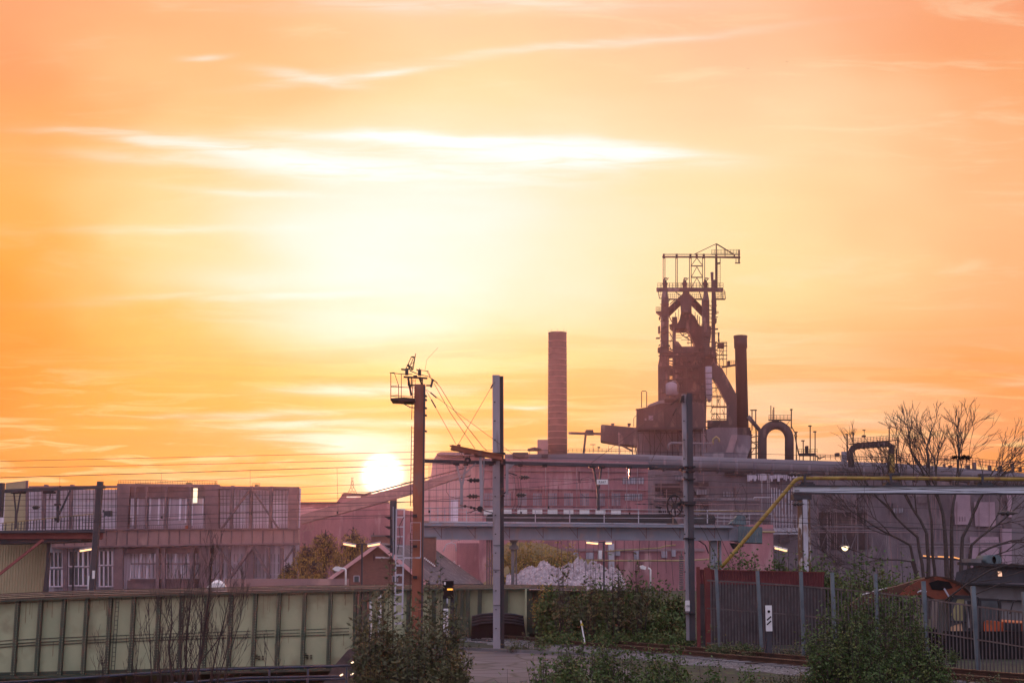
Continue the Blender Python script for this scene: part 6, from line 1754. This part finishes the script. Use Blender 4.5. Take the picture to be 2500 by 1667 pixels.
bd = MB().poly([(2402, 1518), (2405, 1514), (2540, 1523), (2540, 1585), (2440, 1580), (2438, 1572), (2402, 1572)], YE - .3, 2.2).build('engine_housing', C['orange'], xc)
MB().poly([(2451, 1519), (2494, 1522), (2494, 1541), (2452, 1538)], YE - .36, .05).build('grille', C['dark'], bd)
m = MB()
for i in range(6): m.pbar(2453 + i * 8, 1520, 2453 + i * 8, 1540, YE - .42, 1, d=.02)
m.build('grille_bar', C['black'], bd)
MB().poly([(2418, 1556), (2436, 1556), (2436, 1574), (2418, 1574)], YE - .36, .05).build('access_hole', C['black'], bd)
m = MB(); add_text(m, '230', .21, P(2479, 1575, YE - .36)); m.build('lettering', C['signwhite'], bd)
MB().ptube([(2465, 1498), (2474, 1468), (2484, 1464), (2520, 1468)], YE - .3, 1.3, 8).build('grab_rail', C['dark'], xc)
MB().poly([(2330, 1556), (2540, 1588), (2540, 1600), (2330, 1590)], YE, 2).build('undercarriage', C['black'], xc)
m = MB()
for side in (0, 1.9):
    zt = .85; x0_, x1_ = P(2290, 1620, YE).x, P(2540, 1620, YE).x
    prof = [(x0_ + .2, 0.02), (x1_ - .2, .02), (x1_, .4), (x1_ - .2, zt), (x0_ + .2, zt), (x0_, .4)]
    y_ = YE - .5 + side
    m.add([(p[0], y_, p[1]) for p in prof] + [(p[0], y_ + .5, p[1]) for p in prof], [tuple(range(6)), tuple(range(11, 5, -1))] + [(i, i + 6, (i + 1) % 6 + 6, (i + 1) % 6) for i in range(6)])
m.build('crawler_track', C['black'], xc)
# concrete wall, parked wagon behind
cw_ = thing('concrete_wall', 'long grey concrete retaining wall behind the excavator', 'wall', (P(2450, 1450, 62).x, 62, 0))
MB().poly([(2300, 1418), (2560, 1428), (2560, 1600), (2300, 1600)], 62, 1.5).build('wall', C['concrete'], cw_)
m = MB().pbar(2300, 1421, 2560, 1431, 61.8, 5, d=.6); m.pbar(2300, 1458, 2560, 1468, 61.9, 2, d=.2); m.build('coping', C['dark'], cw_)
wg = thing('tank_wagon', 'grey wagon with a round tank standing above the concrete wall', 'wagon', (P(2430, 1400, 75).x, 75, 0))
MB().poly([(2390, 1380), (2560, 1386), (2560, 1424), (2330, 1422), (2335, 1396)], 75, 3).build('body', C['mastdark'], wg)
m = MB().pbar(2340, 1375, 2560, 1384, 74.8, 7, d=.4); m.build('top_rail', C['dark'], wg)
for x in (2420, 2434): 
    c = P(x, 1366, 75); MB().tube([c, c + Vector((0, 1.8, 0))], M(12, 75), 18).build('round_tank', C['teal'], wg)
MB().pbox(2370, 1363, 2396, 1376, 75, 1.5).build('valve_box', C['concrete'], wg)
MB().pbox(2438, 1394, 2446, 1406, 74.7, .1).build('lit_window', mat('peach lamp', (1, .6, .4), None, emit=((1, .55, .35), .9)), wg)
bo = thing('tube_light', 'row of orange lit tubes glimpsed behind the bare tree trunks', 'light', P(2290, 1357, 90))
m = MB()
for a_ in ((2254, 1356, 2282, 1359), (2290, 1358, 2318, 1359), (2322, 1358, 2342, 1363)): m.pbar(*a_, 90, 2.6)
m.build('tubes', mat('dim orange tube', (1, .5, .2), None, emit=((1, .38, .10), 1.1)), bo)
m = MB().pbar(2250, 1361, 2345, 1366, 90.2, 3); m.build('rack', C['dark'], bo)
# ---------------------------------------------------------------- near pipe railing
pr = thing('pipe_railing', 'dark navy pipe railing crossing the bottom left corner', 'railing', P(500, 1660, 30))
m = MB().ptube([(-40, 1668), (200, 1654), (450, 1636), (640, 1630), (862, 1624)], 30, 3.2, 10); m.build('top_rail', C['navy'], pr)
m = MB().ptube([(200, 1690), (430, 1667), (600, 1654), (835, 1650)], 30, 3.2, 10); m.build('mid_rail', C['navy'], pr)
m = MB().ptube([(300, 1695), (600, 1662), (850, 1656)], 30.3, 2.8, 10); m.build('low_rail', C['navy'], pr)
for x in (658, 752, 846):
    b = P(x, 1628, 30); MB().tube([(b.x, 30, 0), (b.x, 30, b.z)], .022, 8).build('post', C['navy'], pr)
for i, (x, y, lab) in enumerate(((860, 1617, 'upper tiny painted glint at the end of the navy railing'), (834, 1647, 'lower left tiny painted glint at the end of the navy railing'), (860, 1645, 'lower right tiny painted glint at the end of the navy railing'))):
    c = P(x, y, 29.7); mm = MB().tube([c + Vector((-.03, 0, -.012)), c + Vector((.025, 0, .018))], .014, 8); solo('rail_glint', mm, mat('painted warm glint', (1, .8, .6), None, emit=((1, .72, .45), 1.6)), lab, 'lamp', 'tiny painted glints on the railing')  # glowing studs stand in for specular glints on the rail ends
m = MB().poly([(815, 1625), (850, 1585), (868, 1580), (868, 1680), (780, 1680)], 58, .6); solo('abutment_block', m, mat('brown masonry', (.12, .085, .085), (.07, .05, .05), 3), 'dark sloping masonry block under the bridge joint', 'block')
# ---------------------------------------------------------------- vegetation
def branchy(m, p, d, L, r, depth, rnd, spread=.5, up=.15, kids=3, tips=None, seg=5, shrink=.68, wob=.12, rmin=0.0):
    """recursive limb; appends tip points"""
    n = 3
    r = max(r, rmin)
    pts = [Vector(p)]
    dd = Vector(d).normalized()
    for i in range(n):
        dd = (dd + Vector((rnd.uniform(-wob, wob), rnd.uniform(-wob, wob), rnd.uniform(-wob, wob) + up * .3))).normalized()
        pts.append(pts[-1] + dd * L / n)
    m.tube(pts, [r, r * .88, r * .78, r * .66], seg if r > .02 else 4 if r > .008 else 3, cap=False)
    if tips is not None and depth <= 1: tips += [(pts[1], dd), (pts[2], dd), (pts[3], dd)]
    if depth <= 0: return
    for k in range(kids):
        a = rnd.uniform(0, 2 * math.pi)
        side = dd.orthogonal().normalized()
        side = Matrix.Rotation(a, 3, dd) @ side
        nd = (dd + side * rnd.uniform(spread * .5, spread * 1.2) + Vector((0, 0, up))).normalized()
        t = rnd.uniform(.45, 1.0) if k else 1.0
        q = pts[0].lerp(pts[3], t) if t < 1 else pts[3]
        if t < 1:
            f = t * 3; i0 = min(2, int(f)); q = pts[i0].lerp(pts[i0 + 1], f - i0)
        branchy(m, q, nd, L * shrink * rnd.uniform(.8, 1.15), r * (.66 if k == 0 else .5), depth - 1, rnd, spread, up, kids, tips, seg, shrink, wob, rmin)


def leafq(m, p, s, rnd, long=2.0, drop=0.0, dirn=None):
    d = Vector((rnd.uniform(-1, 1), rnd.uniform(-1, 1), rnd.uniform(-.5, .9) - drop)) if dirn is None else dirn + Vector((rnd.uniform(-.6, .6), rnd.uniform(-.6, .6), rnd.uniform(-.4, .5)))
    d.normalize()
    w = d.cross(Vector((rnd.uniform(-1, 1), rnd.uniform(-1, 1), rnd.uniform(-1, 1))))
    if w.length < 1e-3: return
    w.normalize()
    a = p; b = p + d * s * long
    mid = p + d * s * long * .45
    m.add([a, mid + w * s * .5, b, mid - w * s * .5], [(0, 1, 2, 3)])


def bush(name, label, cat, ctrs, Y, leafm, rnd, nst, leaf, nleaf, long=2.2, twigm='bark', stem_r=.012, group=None, base_z=0.0, extra_tall=0.0):
    """ctrs: list of (px, py_top, half width px, Y offset); stems rise from the ground into each dome"""
    cxm = sum(c[0] for c in ctrs) / len(ctrs)
    root = thing(name, label, cat, (P(cxm, 1600, Y).x, Y, base_z), group)
    tw, lf = MB(), MB()
    for (px, pyt, hw, dy) in ctrs:
        c = P(px, pyt, Y + dy)
        H = max(.4, c.z - base_z) * 1.10
        R0 = M(hw, Y + dy)
        for i in range(nst):
            a = rnd.uniform(0, 2 * math.pi); rr = math.sqrt(rnd.random()) * (1.25 if i % 6 == 0 else 1)
            stray = 1.16 if i % 9 == 0 else 1.0
            tx = c.x + math.cos(a) * R0 * rr * 1.0
            ty = Y + dy + math.sin(a) * min(R0, 2.0) * rr * .8
            tz = base_z + stray * H * max(.3, 1.0 - .45 * rr * rr) * rnd.uniform(.66, 1.05 + (extra_tall if rnd.random() < .35 else 0))
            b = Vector((c.x + math.cos(a) * R0 * rr * .45, Y + dy + math.sin(a) * min(R0, 2) * rr * .3, base_z))
            t = Vector((tx, ty, tz))
            midp = b.lerp(t, .5) + Vector((rnd.uniform(-.1, .1), rnd.uniform(-.1, .1), rnd.uniform(0, .12))) * R0
            pts = [b, b.lerp(midp, .55), midp, midp.lerp(t, .6), t]
            tw.tube(pts, [stem_r, stem_r * .85, stem_r * .65, stem_r * .45, stem_r * .2], 3, cap=False)
            for k in range(int(nleaf * (.4 if i % 9 == 0 else rnd.uniform(.6, 1.3)))):
                f = rnd.uniform(.28, 1.0) ** .8
                j = min(3, int(f * 4)); q = pts[j].lerp(pts[j + 1], f * 4 - j)
                off = Vector((rnd.gauss(0, 1), rnd.gauss(0, 1), rnd.gauss(0, .8))) * leaf * 1.8
                if k % 7 == 0:
                    tw.tube([q, q + off * 1.4], stem_r * .3, 3, cap=False)
                leafq(lf, q + off, leaf * rnd.uniform(.6, 1.25), rnd, long)
    tw.build('twigs', C[twigm], root)
    lf.build('foliage', C[leafm], root)
    return root


rnd = random.Random(77)
# big leafy bush at centre bottom
bush('leafy_bush', 'olive brown leafy bush hiding the foot of the brown mast', 'bush',
     [(900, 1490, 42, 0), (950, 1470, 46, .3), (1005, 1500, 55, -.2), (1065, 1478, 48, .2), (1110, 1530, 42, -.1), (1000, 1560, 90, -1.0), (905, 1560, 45, -.6), (1095, 1590, 50, -.8)],
     22, 'leafolive', rnd, 38, .030, 84, 2.6, stem_r=.009, extra_tall=.22)
bush('evergreen_bush', 'dark green bush in front of the siding, bottom middle', 'bush',
     [(1345, 1568, 55, 0), (1400, 1550, 55, .3), (1440, 1590, 60, -.3), (1490, 1565, 45, 0), (1530, 1556, 48, .2), (1590, 1590, 50, 0), (1330, 1615, 60, -.8), (1420, 1625, 70, -1), (1520, 1615, 80, -1), (1610, 1600, 60, -.7), (1660, 1612, 50, -.5), (1740, 1630, 50, -.4), (1820, 1640, 50, -.4), (1380, 1545, 30, .5), (1470, 1545, 30, .4), (1650, 1575, 40, .3)],
     24, 'leafdark', rnd, 26, .034, 60, 1.7, stem_r=.009)
bush('hedge', 'dark dense hedge between the abutment wall and the two tone mast', 'hedge',
     [(1345, 1450, 30, 0), (1385, 1490, 45, -.3), (1420, 1440, 50, .2), (1465, 1420, 40, 0), (1510, 1440, 50, -.2), (1560, 1420, 45, .2), (1610, 1430, 45, 0), (1650, 1450, 35, 0), (1480, 1490, 60, -.9), (1560, 1490, 60, -1), (1620, 1490, 50, -.9), (1440, 1510, 55, -.8)],
     56, 'leafdark', rnd, 34, .075, 62, 1.8, stem_r=.02, extra_tall=.18)
bush('tall_weed', 'tall thin stemmed shrub standing up in front of the stone heap', 'shrub',
     [(1375, 1400, 26, 0), (1440, 1395, 30, .2), (1500, 1375, 30, 0), (1560, 1400, 28, 0)],
     54, 'leafolive', rnd, 16, .075, 22, 2.8, stem_r=.02, extra_tall=.1)
bush('climbing_shrub', 'yellowish leafy sprig over the end of the green bridge', 'shrub', [(1322, 1418, 20, 0), (1345, 1432, 22, 0)], 59, 'leafyellow', rnd, 14, .05, 40, 1.8)
bush('ivy_shrub', 'green shrubs growing over the top of the maroon container', 'shrub',
     [(1750, 1362, 40, 0), (1800, 1352, 45, .3), (1850, 1368, 40, 0), (1900, 1358, 45, .4), (1945, 1375, 35, 0), (1990, 1362, 40, .2), (2035, 1385, 38, 0)],
     60, 'leafdark', rnd, 34, .085, 55, 1.7, stem_r=.02)
bush('ivy_shrub', 'dark green shrubs behind the fence between the container and the bare tree', 'shrub',
     [(2060, 1400, 36, 0), (2100, 1380, 40, .3), (2150, 1372, 45, 0), (2200, 1378, 45, .3), (2120, 1410, 50, -.5)],
     54, 'leafdark', rnd, 30, .075, 55, 1.8, stem_r=.02, extra_tall=.1)
bush('thorny_bush', 'big dark thorny bush in front of the bar fence at lower right', 'bush',
     [(2010, 1478, 55, 0), (2060, 1470, 50, .2), (2110, 1420, 50, 0), (2160, 1435, 55, -.2), (2205, 1440, 50, .2), (2075, 1440, 40, .3), (2100, 1520, 90, -.6), (2200, 1540, 70, -.4), (2260, 1520, 45, 0), (2020, 1560, 60, -.5), (2150, 1590, 90, -1), (2280, 1600, 50, -.4)],
     30, 'leafdark', rnd, 30, .036, 58, 1.7, stem_r=.011, extra_tall=.1)
bush('thorny_bush', 'low scrub along the bottom edge below the bar fence', 'bush',
     [(1940, 1640, 50, 0), (2000, 1630, 50, .2), (2340, 1640, 60, 0), (2420, 1650, 60, .2), (2490, 1655, 50, 0), (1890, 1650, 40, 0)],
     30, 'leafolive', rnd, 20, .034, 40, 1.8, stem_r=.010)
bush('green_tuft', 'bright green tuft at the foot of the maroon gate posts', 'plant', [(1790, 1570, 40, 0), (1745, 1575, 25, 0), (1830, 1585, 30, 0)], 47, 'leafgreen', rnd, 22, .04, 26, 2.2)
bush('green_tuft', 'bright green tuft on the bars of the fence below the excavator', 'plant', [(2326, 1598, 16, 0)], 37, 'leafgreen', rnd, 12, .03, 30, 1.8, base_z=.35)
bush('reed_stalk', 'few dark stalks standing up before the crazy paving', 'plant', [(1225, 1638, 10, 0), (1240, 1630, 6, 0), (1280, 1640, 12, 0)], 21, 'leafdark', rnd, 5, .03, 22, 3.2, stem_r=.008)
# bare saplings over the green girder
def bare(label, name, stems, Y, mt, rnd_, depth, group=None, zb=0.0, leafm=None, kids=3, leaf=.02, spread=.42, trunkname='trunk', up=.22, cat='tree', nl=2):
    root = thing(name, label, cat, (P(stems[0][0], 1600, Y).x, Y, zb), group)
    tips = []
    tr_, cr_ = MB(), MB()
    for (xb, xt, yt, r, dy) in stems:
        b = P(xb, 1600, Y + dy); b.z = zb
        t = P(xt, yt, Y + dy)
        H = (t - b).length
        n = 5
        pts = [b.lerp(t, i / n) + Vector((rnd_.uniform(-1, 1), rnd_.uniform(-1, 1), 0)) * H * .012 * (i > 0) for i in range(n + 1)]
        MB().tube(pts, [r * (1 - .8 * i / n) for i in range(n + 1)], 7, cap=False).build('stem', C[mt], root)
        for i in range(2, n + 1):
            for k in range(kids + 1):
                f = rnd_.random(); q = pts[i - 1].lerp(pts[i], f); d = (t - b).normalized()
                side = Matrix.Rotation(rnd_.uniform(0, 6.28), 3, d) @ d.orthogonal().normalized()
                branchy(cr_, q, d + side * spread * rnd_.uniform(.8, 1.8), H * .22 * (1.15 - .12 * i) * rnd_.uniform(.7, 1.2), r * (1 - .8 * i / n) * .5, depth, rnd_, spread, up, kids, tips, 4, .68, .12, .0035)
    cr_.build('twigs', C[mt], root)
    if leafm:
        lf = MB()
        for p, d in tips:
            for k in range(nl): leafq(lf, p + Vector((rnd_.gauss(0, leaf), rnd_.gauss(0, leaf), rnd_.gauss(0, leaf))), leaf, rnd_, 2.2, dirn=d)
        lf.build('buds', C[leafm], root)
    return root


bare('bare many stemmed sapling in front of the left part of the green bridge', 'bare_sapling',
     [(425, 415, 1450, .032, 0), (445, 470, 1400, .030, .2), (470, 520, 1330, .034, 0), (400, 390, 1500, .02, 0), (490, 560, 1450, .024, .2), (440, 440, 1340 + 60, .026, -.2), (500, 585, 1490, .02, 0), (385, 365, 1470, .018, .1), (478, 500, 1420, .022, -.3), (520, 600, 1450, .018, .3)],
     25, 'bark', random.Random(5), 3, kids=2, zb=0.0, spread=.42, up=.30)
bare('thin bare sapling left of the many stemmed one', 'bare_sapling', [(240, 255, 1570, .010, 0), (262, 250, 1590, .008, 0), (250, 240, 1560, .008, 0)], 25, 'bark', random.Random(8), 1, kids=2, spread=.4, up=.3)
bare('low bare twigs between the sapling and the leafy bush', 'bare_sapling', [(690, 670, 1570, .010, 0), (640, 655, 1560, .010, 0), (300, 320, 1580, .010, 0), (330, 340, 1530, .012, .1)], 25, 'bark', random.Random(18), 1, kids=2, spread=.4, up=.3)
bt = thing('bare_tree', 'large bare spreading tree behind the white beam and yellow pipe', 'tree', (P(2310, 1600, 88).x, 88, 0))
tm, cm = MB(), MB()
rt = random.Random(23)
for (xb, xt, yt, r, lean, dy) in ((2262, 2222, 1330, .12, (-1.25, 0, .62), .1), (2266, 2240, 1310, .13, (-.80, .2, .9), -.2), (2270, 2262, 1300, .15, (-.40, 0, 1), 0), (2282, 2274, 1270, .12, (-.12, .3, 1), .4),
        (2312, 2306, 1290, .18, (.0, -.1, 1), 0), (2320, 2324, 1260, .15, (.22, .1, 1), .3), (2336, 2350, 1310, .16, (.48, 0, 1), -.2), (2342, 2372, 1330, .13, (.85, .1, .8), .2), (2346, 2392, 1350, .12, (1.2, -.1, .55), .1), (2350, 2380, 1370, .09, (1.3, .2, .25), .3), (2258, 2225, 1370, .08, (-1.3, .1, .3), .2)):
    b = P(xb, 1410, 88 + dy); b.z = 0; t = P(xt, yt, 88 + dy)
    n = 6
    pts = [b.lerp(t, i / n) + Vector((rt.uniform(-1, 1), rt.uniform(-1, 1), 0)) * .05 * (0 < i < n) for i in range(n + 1)]
    tm.tube(pts, [r * (1 - .35 * i / n) for i in range(n + 1)], 8, cap=False)
    d = Vector(lean).normalized()
    branchy(cm, t, d, 2.5 if lean[0] < .5 else 2.0, r * .62, 5, rt, .50, .05, 3, None, 5, .74, .15, .011)
for (xt, yt, lean) in ((2225, 1105, (-.1, 0, 1)), (2262, 1095, (.3, 0, 1))):
    t = P(2268, 1190, 88); q = P(xt, yt, 88); cm.tube([t, t.lerp(q, .5) + Vector((.1, 0, 0)), q], [.07, .06, .05], 6, cap=False)
    branchy(cm, q, Vector(lean), 1.1, .05, 4, rt, .4, .12, 2, None, 4, .75, .12, .012)
tm.build('trunk', C['barkfar'], bt); cm.build('crown', C['barkfar'], bt)
nb = MB()
for (x, y, r) in ((2330, 1117, 3.5), (2349, 1117, 6), (2363, 1118, 4)):
    for k in range(60):
        c = P(x, y, 88) + Vector((rnd.gauss(0, 1), rnd.gauss(0, 1), rnd.gauss(0, .7))) * M(r, 88) * .5
        leafq(nb, c, .08, rnd, 2.5)
for i, nm in enumerate(('birds_nest',)):
    solo('bird_nest', nb, C['black'], 'dark clustered bird nests in the top of the bare tree', 'nest')
# thick arching branch at the far right
m = MB(); m.ptube([(2300, 1470), (2360, 1425), (2420, 1390), (2470, 1376), (2540, 1385)], 46, 2.2, 6); m.ptube([(2385, 1420), (2440, 1412), (2500, 1392)], 46, 1.2, 5); m.ptube([(2370, 1455), (2440, 1425), (2470, 1418)], 45.8, 1.6, 5)
for i in range(50):
    x = rnd.uniform(2330, 2510); y = 1440 - (x - 2300) * .28; m.ptube([(x, y), (x + rnd.uniform(-15, 25), y - rnd.uniform(5, 30)), (x + rnd.uniform(-20, 45), y - rnd.uniform(15, 55))], 46, .45, 3)
solo('arching_branch', m, C['bark'], 'dark leafless shrub arching over the excavator from the right', 'shrub')
# willow-like spring trees behind
def willow(label, blobs, Y, rnd_, n, ls):
    root = thing('willow_tree', label, 'tree', (P(blobs[0][0], 1430, Y).x, Y, 0), 'spring green trees behind the rails')
    tw, lf = MB(), MB()
    for (x, yt, hw) in blobs:
        top = P(x, yt, Y); base = Vector((top.x, Y, 0))
        tw.tube([base, base.lerp(top, .5) + Vector((rnd_.uniform(-.5, .5), 0, 0)), top], [.22, .14, .04], 6, cap=False)
        R0 = M(hw, Y)
        for i in range(n):
            a = rnd_.uniform(0, 6.28); rr = math.sqrt(rnd_.random())
            p = base.lerp(top, rnd_.uniform(.45, .95)); q = Vector((top.x + math.cos(a) * R0 * rr, Y + math.sin(a) * R0 * rr, top.z * (.48 + .54 * math.sqrt(max(0, 1 - rr * rr)) * rnd_.uniform(.55, 1.0))))
            tw.tube([p, p.lerp(q, .6) + Vector((0, 0, .3)), q], [.05, .03, .012], 3, cap=False)
            for s in range(3):
                e = q + Vector((rnd_.uniform(-.5, .5), rnd_.uniform(-.5, .5), -rnd_.uniform(.6, 3.0)))
                tw.tube([q, q.lerp(e, .5) + Vector((rnd_.uniform(-.2, .2), 0, 0)), e], .010, 3, cap=False)
                for k in range(9): leafq(lf, q.lerp(e, rnd_.random()) + Vector((rnd_.gauss(0, .12), rnd_.gauss(0, .12), 0)), ls * rnd_.uniform(.6, 1.2), rnd_, 2.4, .8)
    tw.build('trunk', C['bark'], root); lf.build('crown', C['leafyellow'], root)
for (lab, b_, Y_, n_, ls_) in (
        ('wispy yellow green tree standing closest to the works hall end, tall', (745, 1325, 34), 140, 70, .10),
        ('broad wispy yellow green tree halfway between the works hall and the conveyor leg', (795, 1292, 44), 143, 95, .10),
        ('tall wispy tree just left of the conveyor leg in the sun glow', (862, 1285, 42), 147, 90, .10),
        ('wispy tree partly hidden by the brick house gable', (912, 1300, 30), 150, 50, .10),
        ('low wispy growth before the right foot of the works hall', (705, 1372, 28), 130, 44, .09),
        ('small wispy tree behind the white hooked lamp', (765, 1368, 34), 128, 60, .09),
        ('pale yellow scrub under the conveyor bridge, left of the stone heap', (1278, 1372, 30), 205, 34, .15)):
    willow(lab, [b_], Y_, random.Random(int(b_[0])), n_, ls_)
bush('scrub', 'tangled scrub on the yellowish bank behind the stone heap', 'scrub', [(x, 1328 + abs(x - 1290) * .12, 22, 0) for x in range(1215, 1420, 26)], 220, 'leafyellow', rnd, 26, .22, 24, 2.0, stem_r=.03, extra_tall=.15)
bush('undergrowth', 'low dark undergrowth along the far side of the siding', 'undergrowth',
     [(x, 1548 + (x % 7) * 2, 34, 0) for x in range(1340, 1700, 38)], 53.5, 'leafdark', rnd, 20, .06, 34, 1.8, stem_r=.012, extra_tall=.5)
# two birds far off in the sky
for x, y, lab in ((1827, 168, 'left one of two distant birds high in the sky'), (1921, 151, 'right one of two distant birds high in the sky')):
    m = MB(); m.pbar(x - 2.2, y - .6, x, y + .3, 90, .5); m.pbar(x, y + .3, x + 2.2, y - .5, 90, .5); m.pbar(x - .8, y + .2, x + .9, y + .5, 90, .7); solo('bird', m, C['black'], lab, 'bird', 'distant birds')
# ---------------------------------------------------------------- smaller fittings of the plant
random.seed(101)
SPLIT |= {'rust_streak', 'duct', 'cable_tray', 'pipe_run', 'stanchion', 'soot_patch', 'cross_bracing'}
streak_m = mat('soot streak', (.20, .085, .10), (.30, .12, .14), .9, .9, 0, (1, 1, .3))
m = MB()
for i in range(34):
    x = random.uniform(1185, 1575); y = random.choice((1138, 1150, 1186, 1200, 1236)); m.pbox(x, y, x + random.uniform(1, 5), y + random.uniform(8, 46), YR - .06, .03, j=random.uniform(0, .02))
m.build('rust_streak', streak_m, rh)
m = MB()
for y, w in ((1192, 1.6), (1240, 2.2), (1148, 1.2)): m.pbar(1180, y, 1580, y + 4, YR - .3, w, d=.4)
m.build('duct', C['band'], rh)
for x in (1255, 1332, 1408, 1486, 1530, 1556):
    MB().ptube([(x, 1140), (x, 1320)], YR - .5, 1.0, 6).build('downpipe', C['band'], rh)
for x0, x1, y in ((1520, 1572, 1165), (1525, 1568, 1205)):
    w = MB().pbox(x0, y, x1, y + 16, YR - .2, .2).build('window', C['glassm'], rh)
    m = MB()
    for i in range(9): m.pbar(x0 + (x1 - x0) * i / 8, y, x0 + (x1 - x0) * i / 8, y + 16, YR - .3, .8)
    m.build('glazing_bar', C['iron2'], w)
# gable cladding joints
m = MB()
for x in range(1050, 1178, 16): m.pbar(x, 1130, x - 2, 1325, YR + 1.9, .9, d=.1)
m.pbar(1030, 1212, 1178, 1212, YR + 1.8, 1.2, d=.1); m.build('seam_strip', C['band'], rh)
# pipe racks standing before the mauve plant building
def rack(label, x0, x1, yd, Y, npost, pipes, yb=1420):
    r_ = thing('pipe_rack', label, 'pipe rack', (P((x0 + x1) / 2, yb, Y).x, Y, 0))
    for k in range(npost):
        x = x0 + (x1 - x0) * k / (npost - 1); MB().pbar(x, yd, x, yb, Y, 2.2).build('stanchion', C['greypipe'], r_)
    for dy, w, mt_ in pipes: MB().ptube([(x0 - 4, yd + dy), (x1 + 4, yd + dy)], Y - .5, w, 8).build('pipe_run', C[mt_], r_)
    MB().pbar(x0 - 4, yd, x1 + 4, yd, Y, 1.8).build('deck', C['hazedplant'], r_)
    m = MB().rail(x0, yd - 1, x1, yd - 1, Y - .6, 10, max(4, int((x1 - x0) / 12)), .8, 2); m.build('guard_rail', C['greypipe'], r_)
    m = MB()
    for k in range(npost - 1):
        a, b = x0 + (x1 - x0) * k / (npost - 1), x0 + (x1 - x0) * (k + 1) / (npost - 1)
        if k % 2 == 0: m.pbar(a, yd + 4, b, yb - 30, Y, 1.2); m.pbar(b, yd + 4, a, yb - 30, Y, 1.2)
    m.build('cross_bracing', C['greypipe'], r_)
rack('long pipe rack with a handrail low in front of the mauve plant building', 1985, 2240, 1290, 338, 8, ((-4, 1.8, 'greypipe'), (5, 1.3, 'greypipe'), (9, 1.0, 'band')))
rack('upper pipe rack left of the riser pipes', 1600, 1850, 1226, 352, 8, ((-5, 2.4, 'greypipe'), (-9, 1.0, 'palemetal'), (5, 1.2, 'band')))
rack('pipe rack above the conveyor bridge end, lower of two', 1690, 1880, 1250, 330, 6, ((-3, 1.4, 'hill'), (4, 1.2, 'palemetal')))
rack('short pipe rack behind the bare tree', 2200, 2440, 1330, 300, 6, ((-4, 2.0, 'greypipe'), (4, 1.4, 'greypipe')))
m = MB()
for i in range(46):
    x, y = random.uniform(1600, 2450), random.uniform(1150, 1400)
    m.pbox(x, y, x + random.uniform(4, 26), y + random.uniform(4, 30), 361.4, .5)
m.build('wall_patch', mat('patched plant wall', (.20, .155, .18), (.11, .085, .10), .6, .9), pw)
m = MB()
for i in range(22):
    x = random.uniform(1960, 2250); y = random.uniform(1220, 1300); m.pbar(x, y, x, y + random.uniform(40, 120), 360.2, random.uniform(.7, 1.6))
m.build('wall_pipe', C['greypipe'], pw)
for x, y in ((1648, 1160), (1700, 1195), (1765, 1200), (2010, 1192), (2120, 1195), (2180, 1240), (2330, 1260)):
    w = MB().pbox(x, y, x + 26, y + 12, 361, .4).build('window', C['glassm'], pw)
    m = MB()
    for i in range(5): m.pbar(x + i * 6.5, y, x + i * 6.5, y + 12, 360.8, .8)
    m.build('glazing_bar', C['iron2'], w)
# bolts, cable clips and stains on the near masts
for root, x0, x1, Y in ((mb_, 1206, 1216, YM), (mc, 1668, 1676, YM)):
    for y in range(980, 1540, 46):
        MB().pbox(x0 + (y - 980) * .006, y, x0 + 3.5 + (y - 980) * .006, y + 2.4, Y - .05, .04).build('bolt', C['dark'], root)
for i, y in enumerate((1330, 1390, 1476)):
    MB().pbox(1204.5, y, 1221, y + 1.2, YM - .04, .03, j=0).build('stain_line', C['mastdark'], mb_)
MB().ptube([(1222, 1120), (1222, 1560)], YM - .06, .8, 6).build('earth_cable', C['dark'], mb_)
# rust runs on the green girder
m = MB()
random.seed(55)
for i in range(60):
    x = random.uniform(0, 860); y = topy(x) + random.choice((8, 8, 104)); m.pbox(x, y, x + random.uniform(.6, 2.2), y + random.uniform(8, 50), YB - .008, .004, j=random.uniform(0, .003))
m.build('rust_streak', mat('rust run', (.20, .15, .09), (.28, .25, .16), 3, .9), rb)

# oil drums, pallets and debris in the yard between fence and excavator, weeds along the fence foot
for i, (x, Y, lab) in enumerate(((2150, 44, 'left one of two rusty drums behind the bar fence'), (2172, 44.4, 'right one of two rusty drums behind the bar fence'))):
    c = P(x, 1600, Y); r_ = thing('oil_drum', lab, 'drum', (c.x, Y, 0), 'rusty drums')
    MB().tube([(c.x, Y, 0), (c.x, Y, .88)], .29, 18).build('shell', C['rust'], r_)
    MB().tube([(c.x, Y, .28), (c.x, Y, .31)], .30, 18).build('rib', C['rust'], r_); MB().tube([(c.x, Y, .57), (c.x, Y, .60)], .30, 18).build('rib', C['rust'], r_)
bush('weeds', 'ragged weeds along the foot of the bar fence', 'weeds', [(x, 1560 + (x - 1740) * .11 + (x % 5) * 4, 20, 0) for x in range(1745, 2000, 33)], 45.5, 'leafolive', random.Random(91), 9, .035, 16, 2.8, stem_r=.006, extra_tall=.8)
bush('weeds', 'ragged weeds beside the crazy paving at the mast foot', 'weeds', [(x, 1572 + (x % 7), 16, 0) for x in range(1245, 1335, 22)], 50.5, 'leafolive', random.Random(92), 8, .035, 14, 2.8, stem_r=.006, extra_tall=.8)
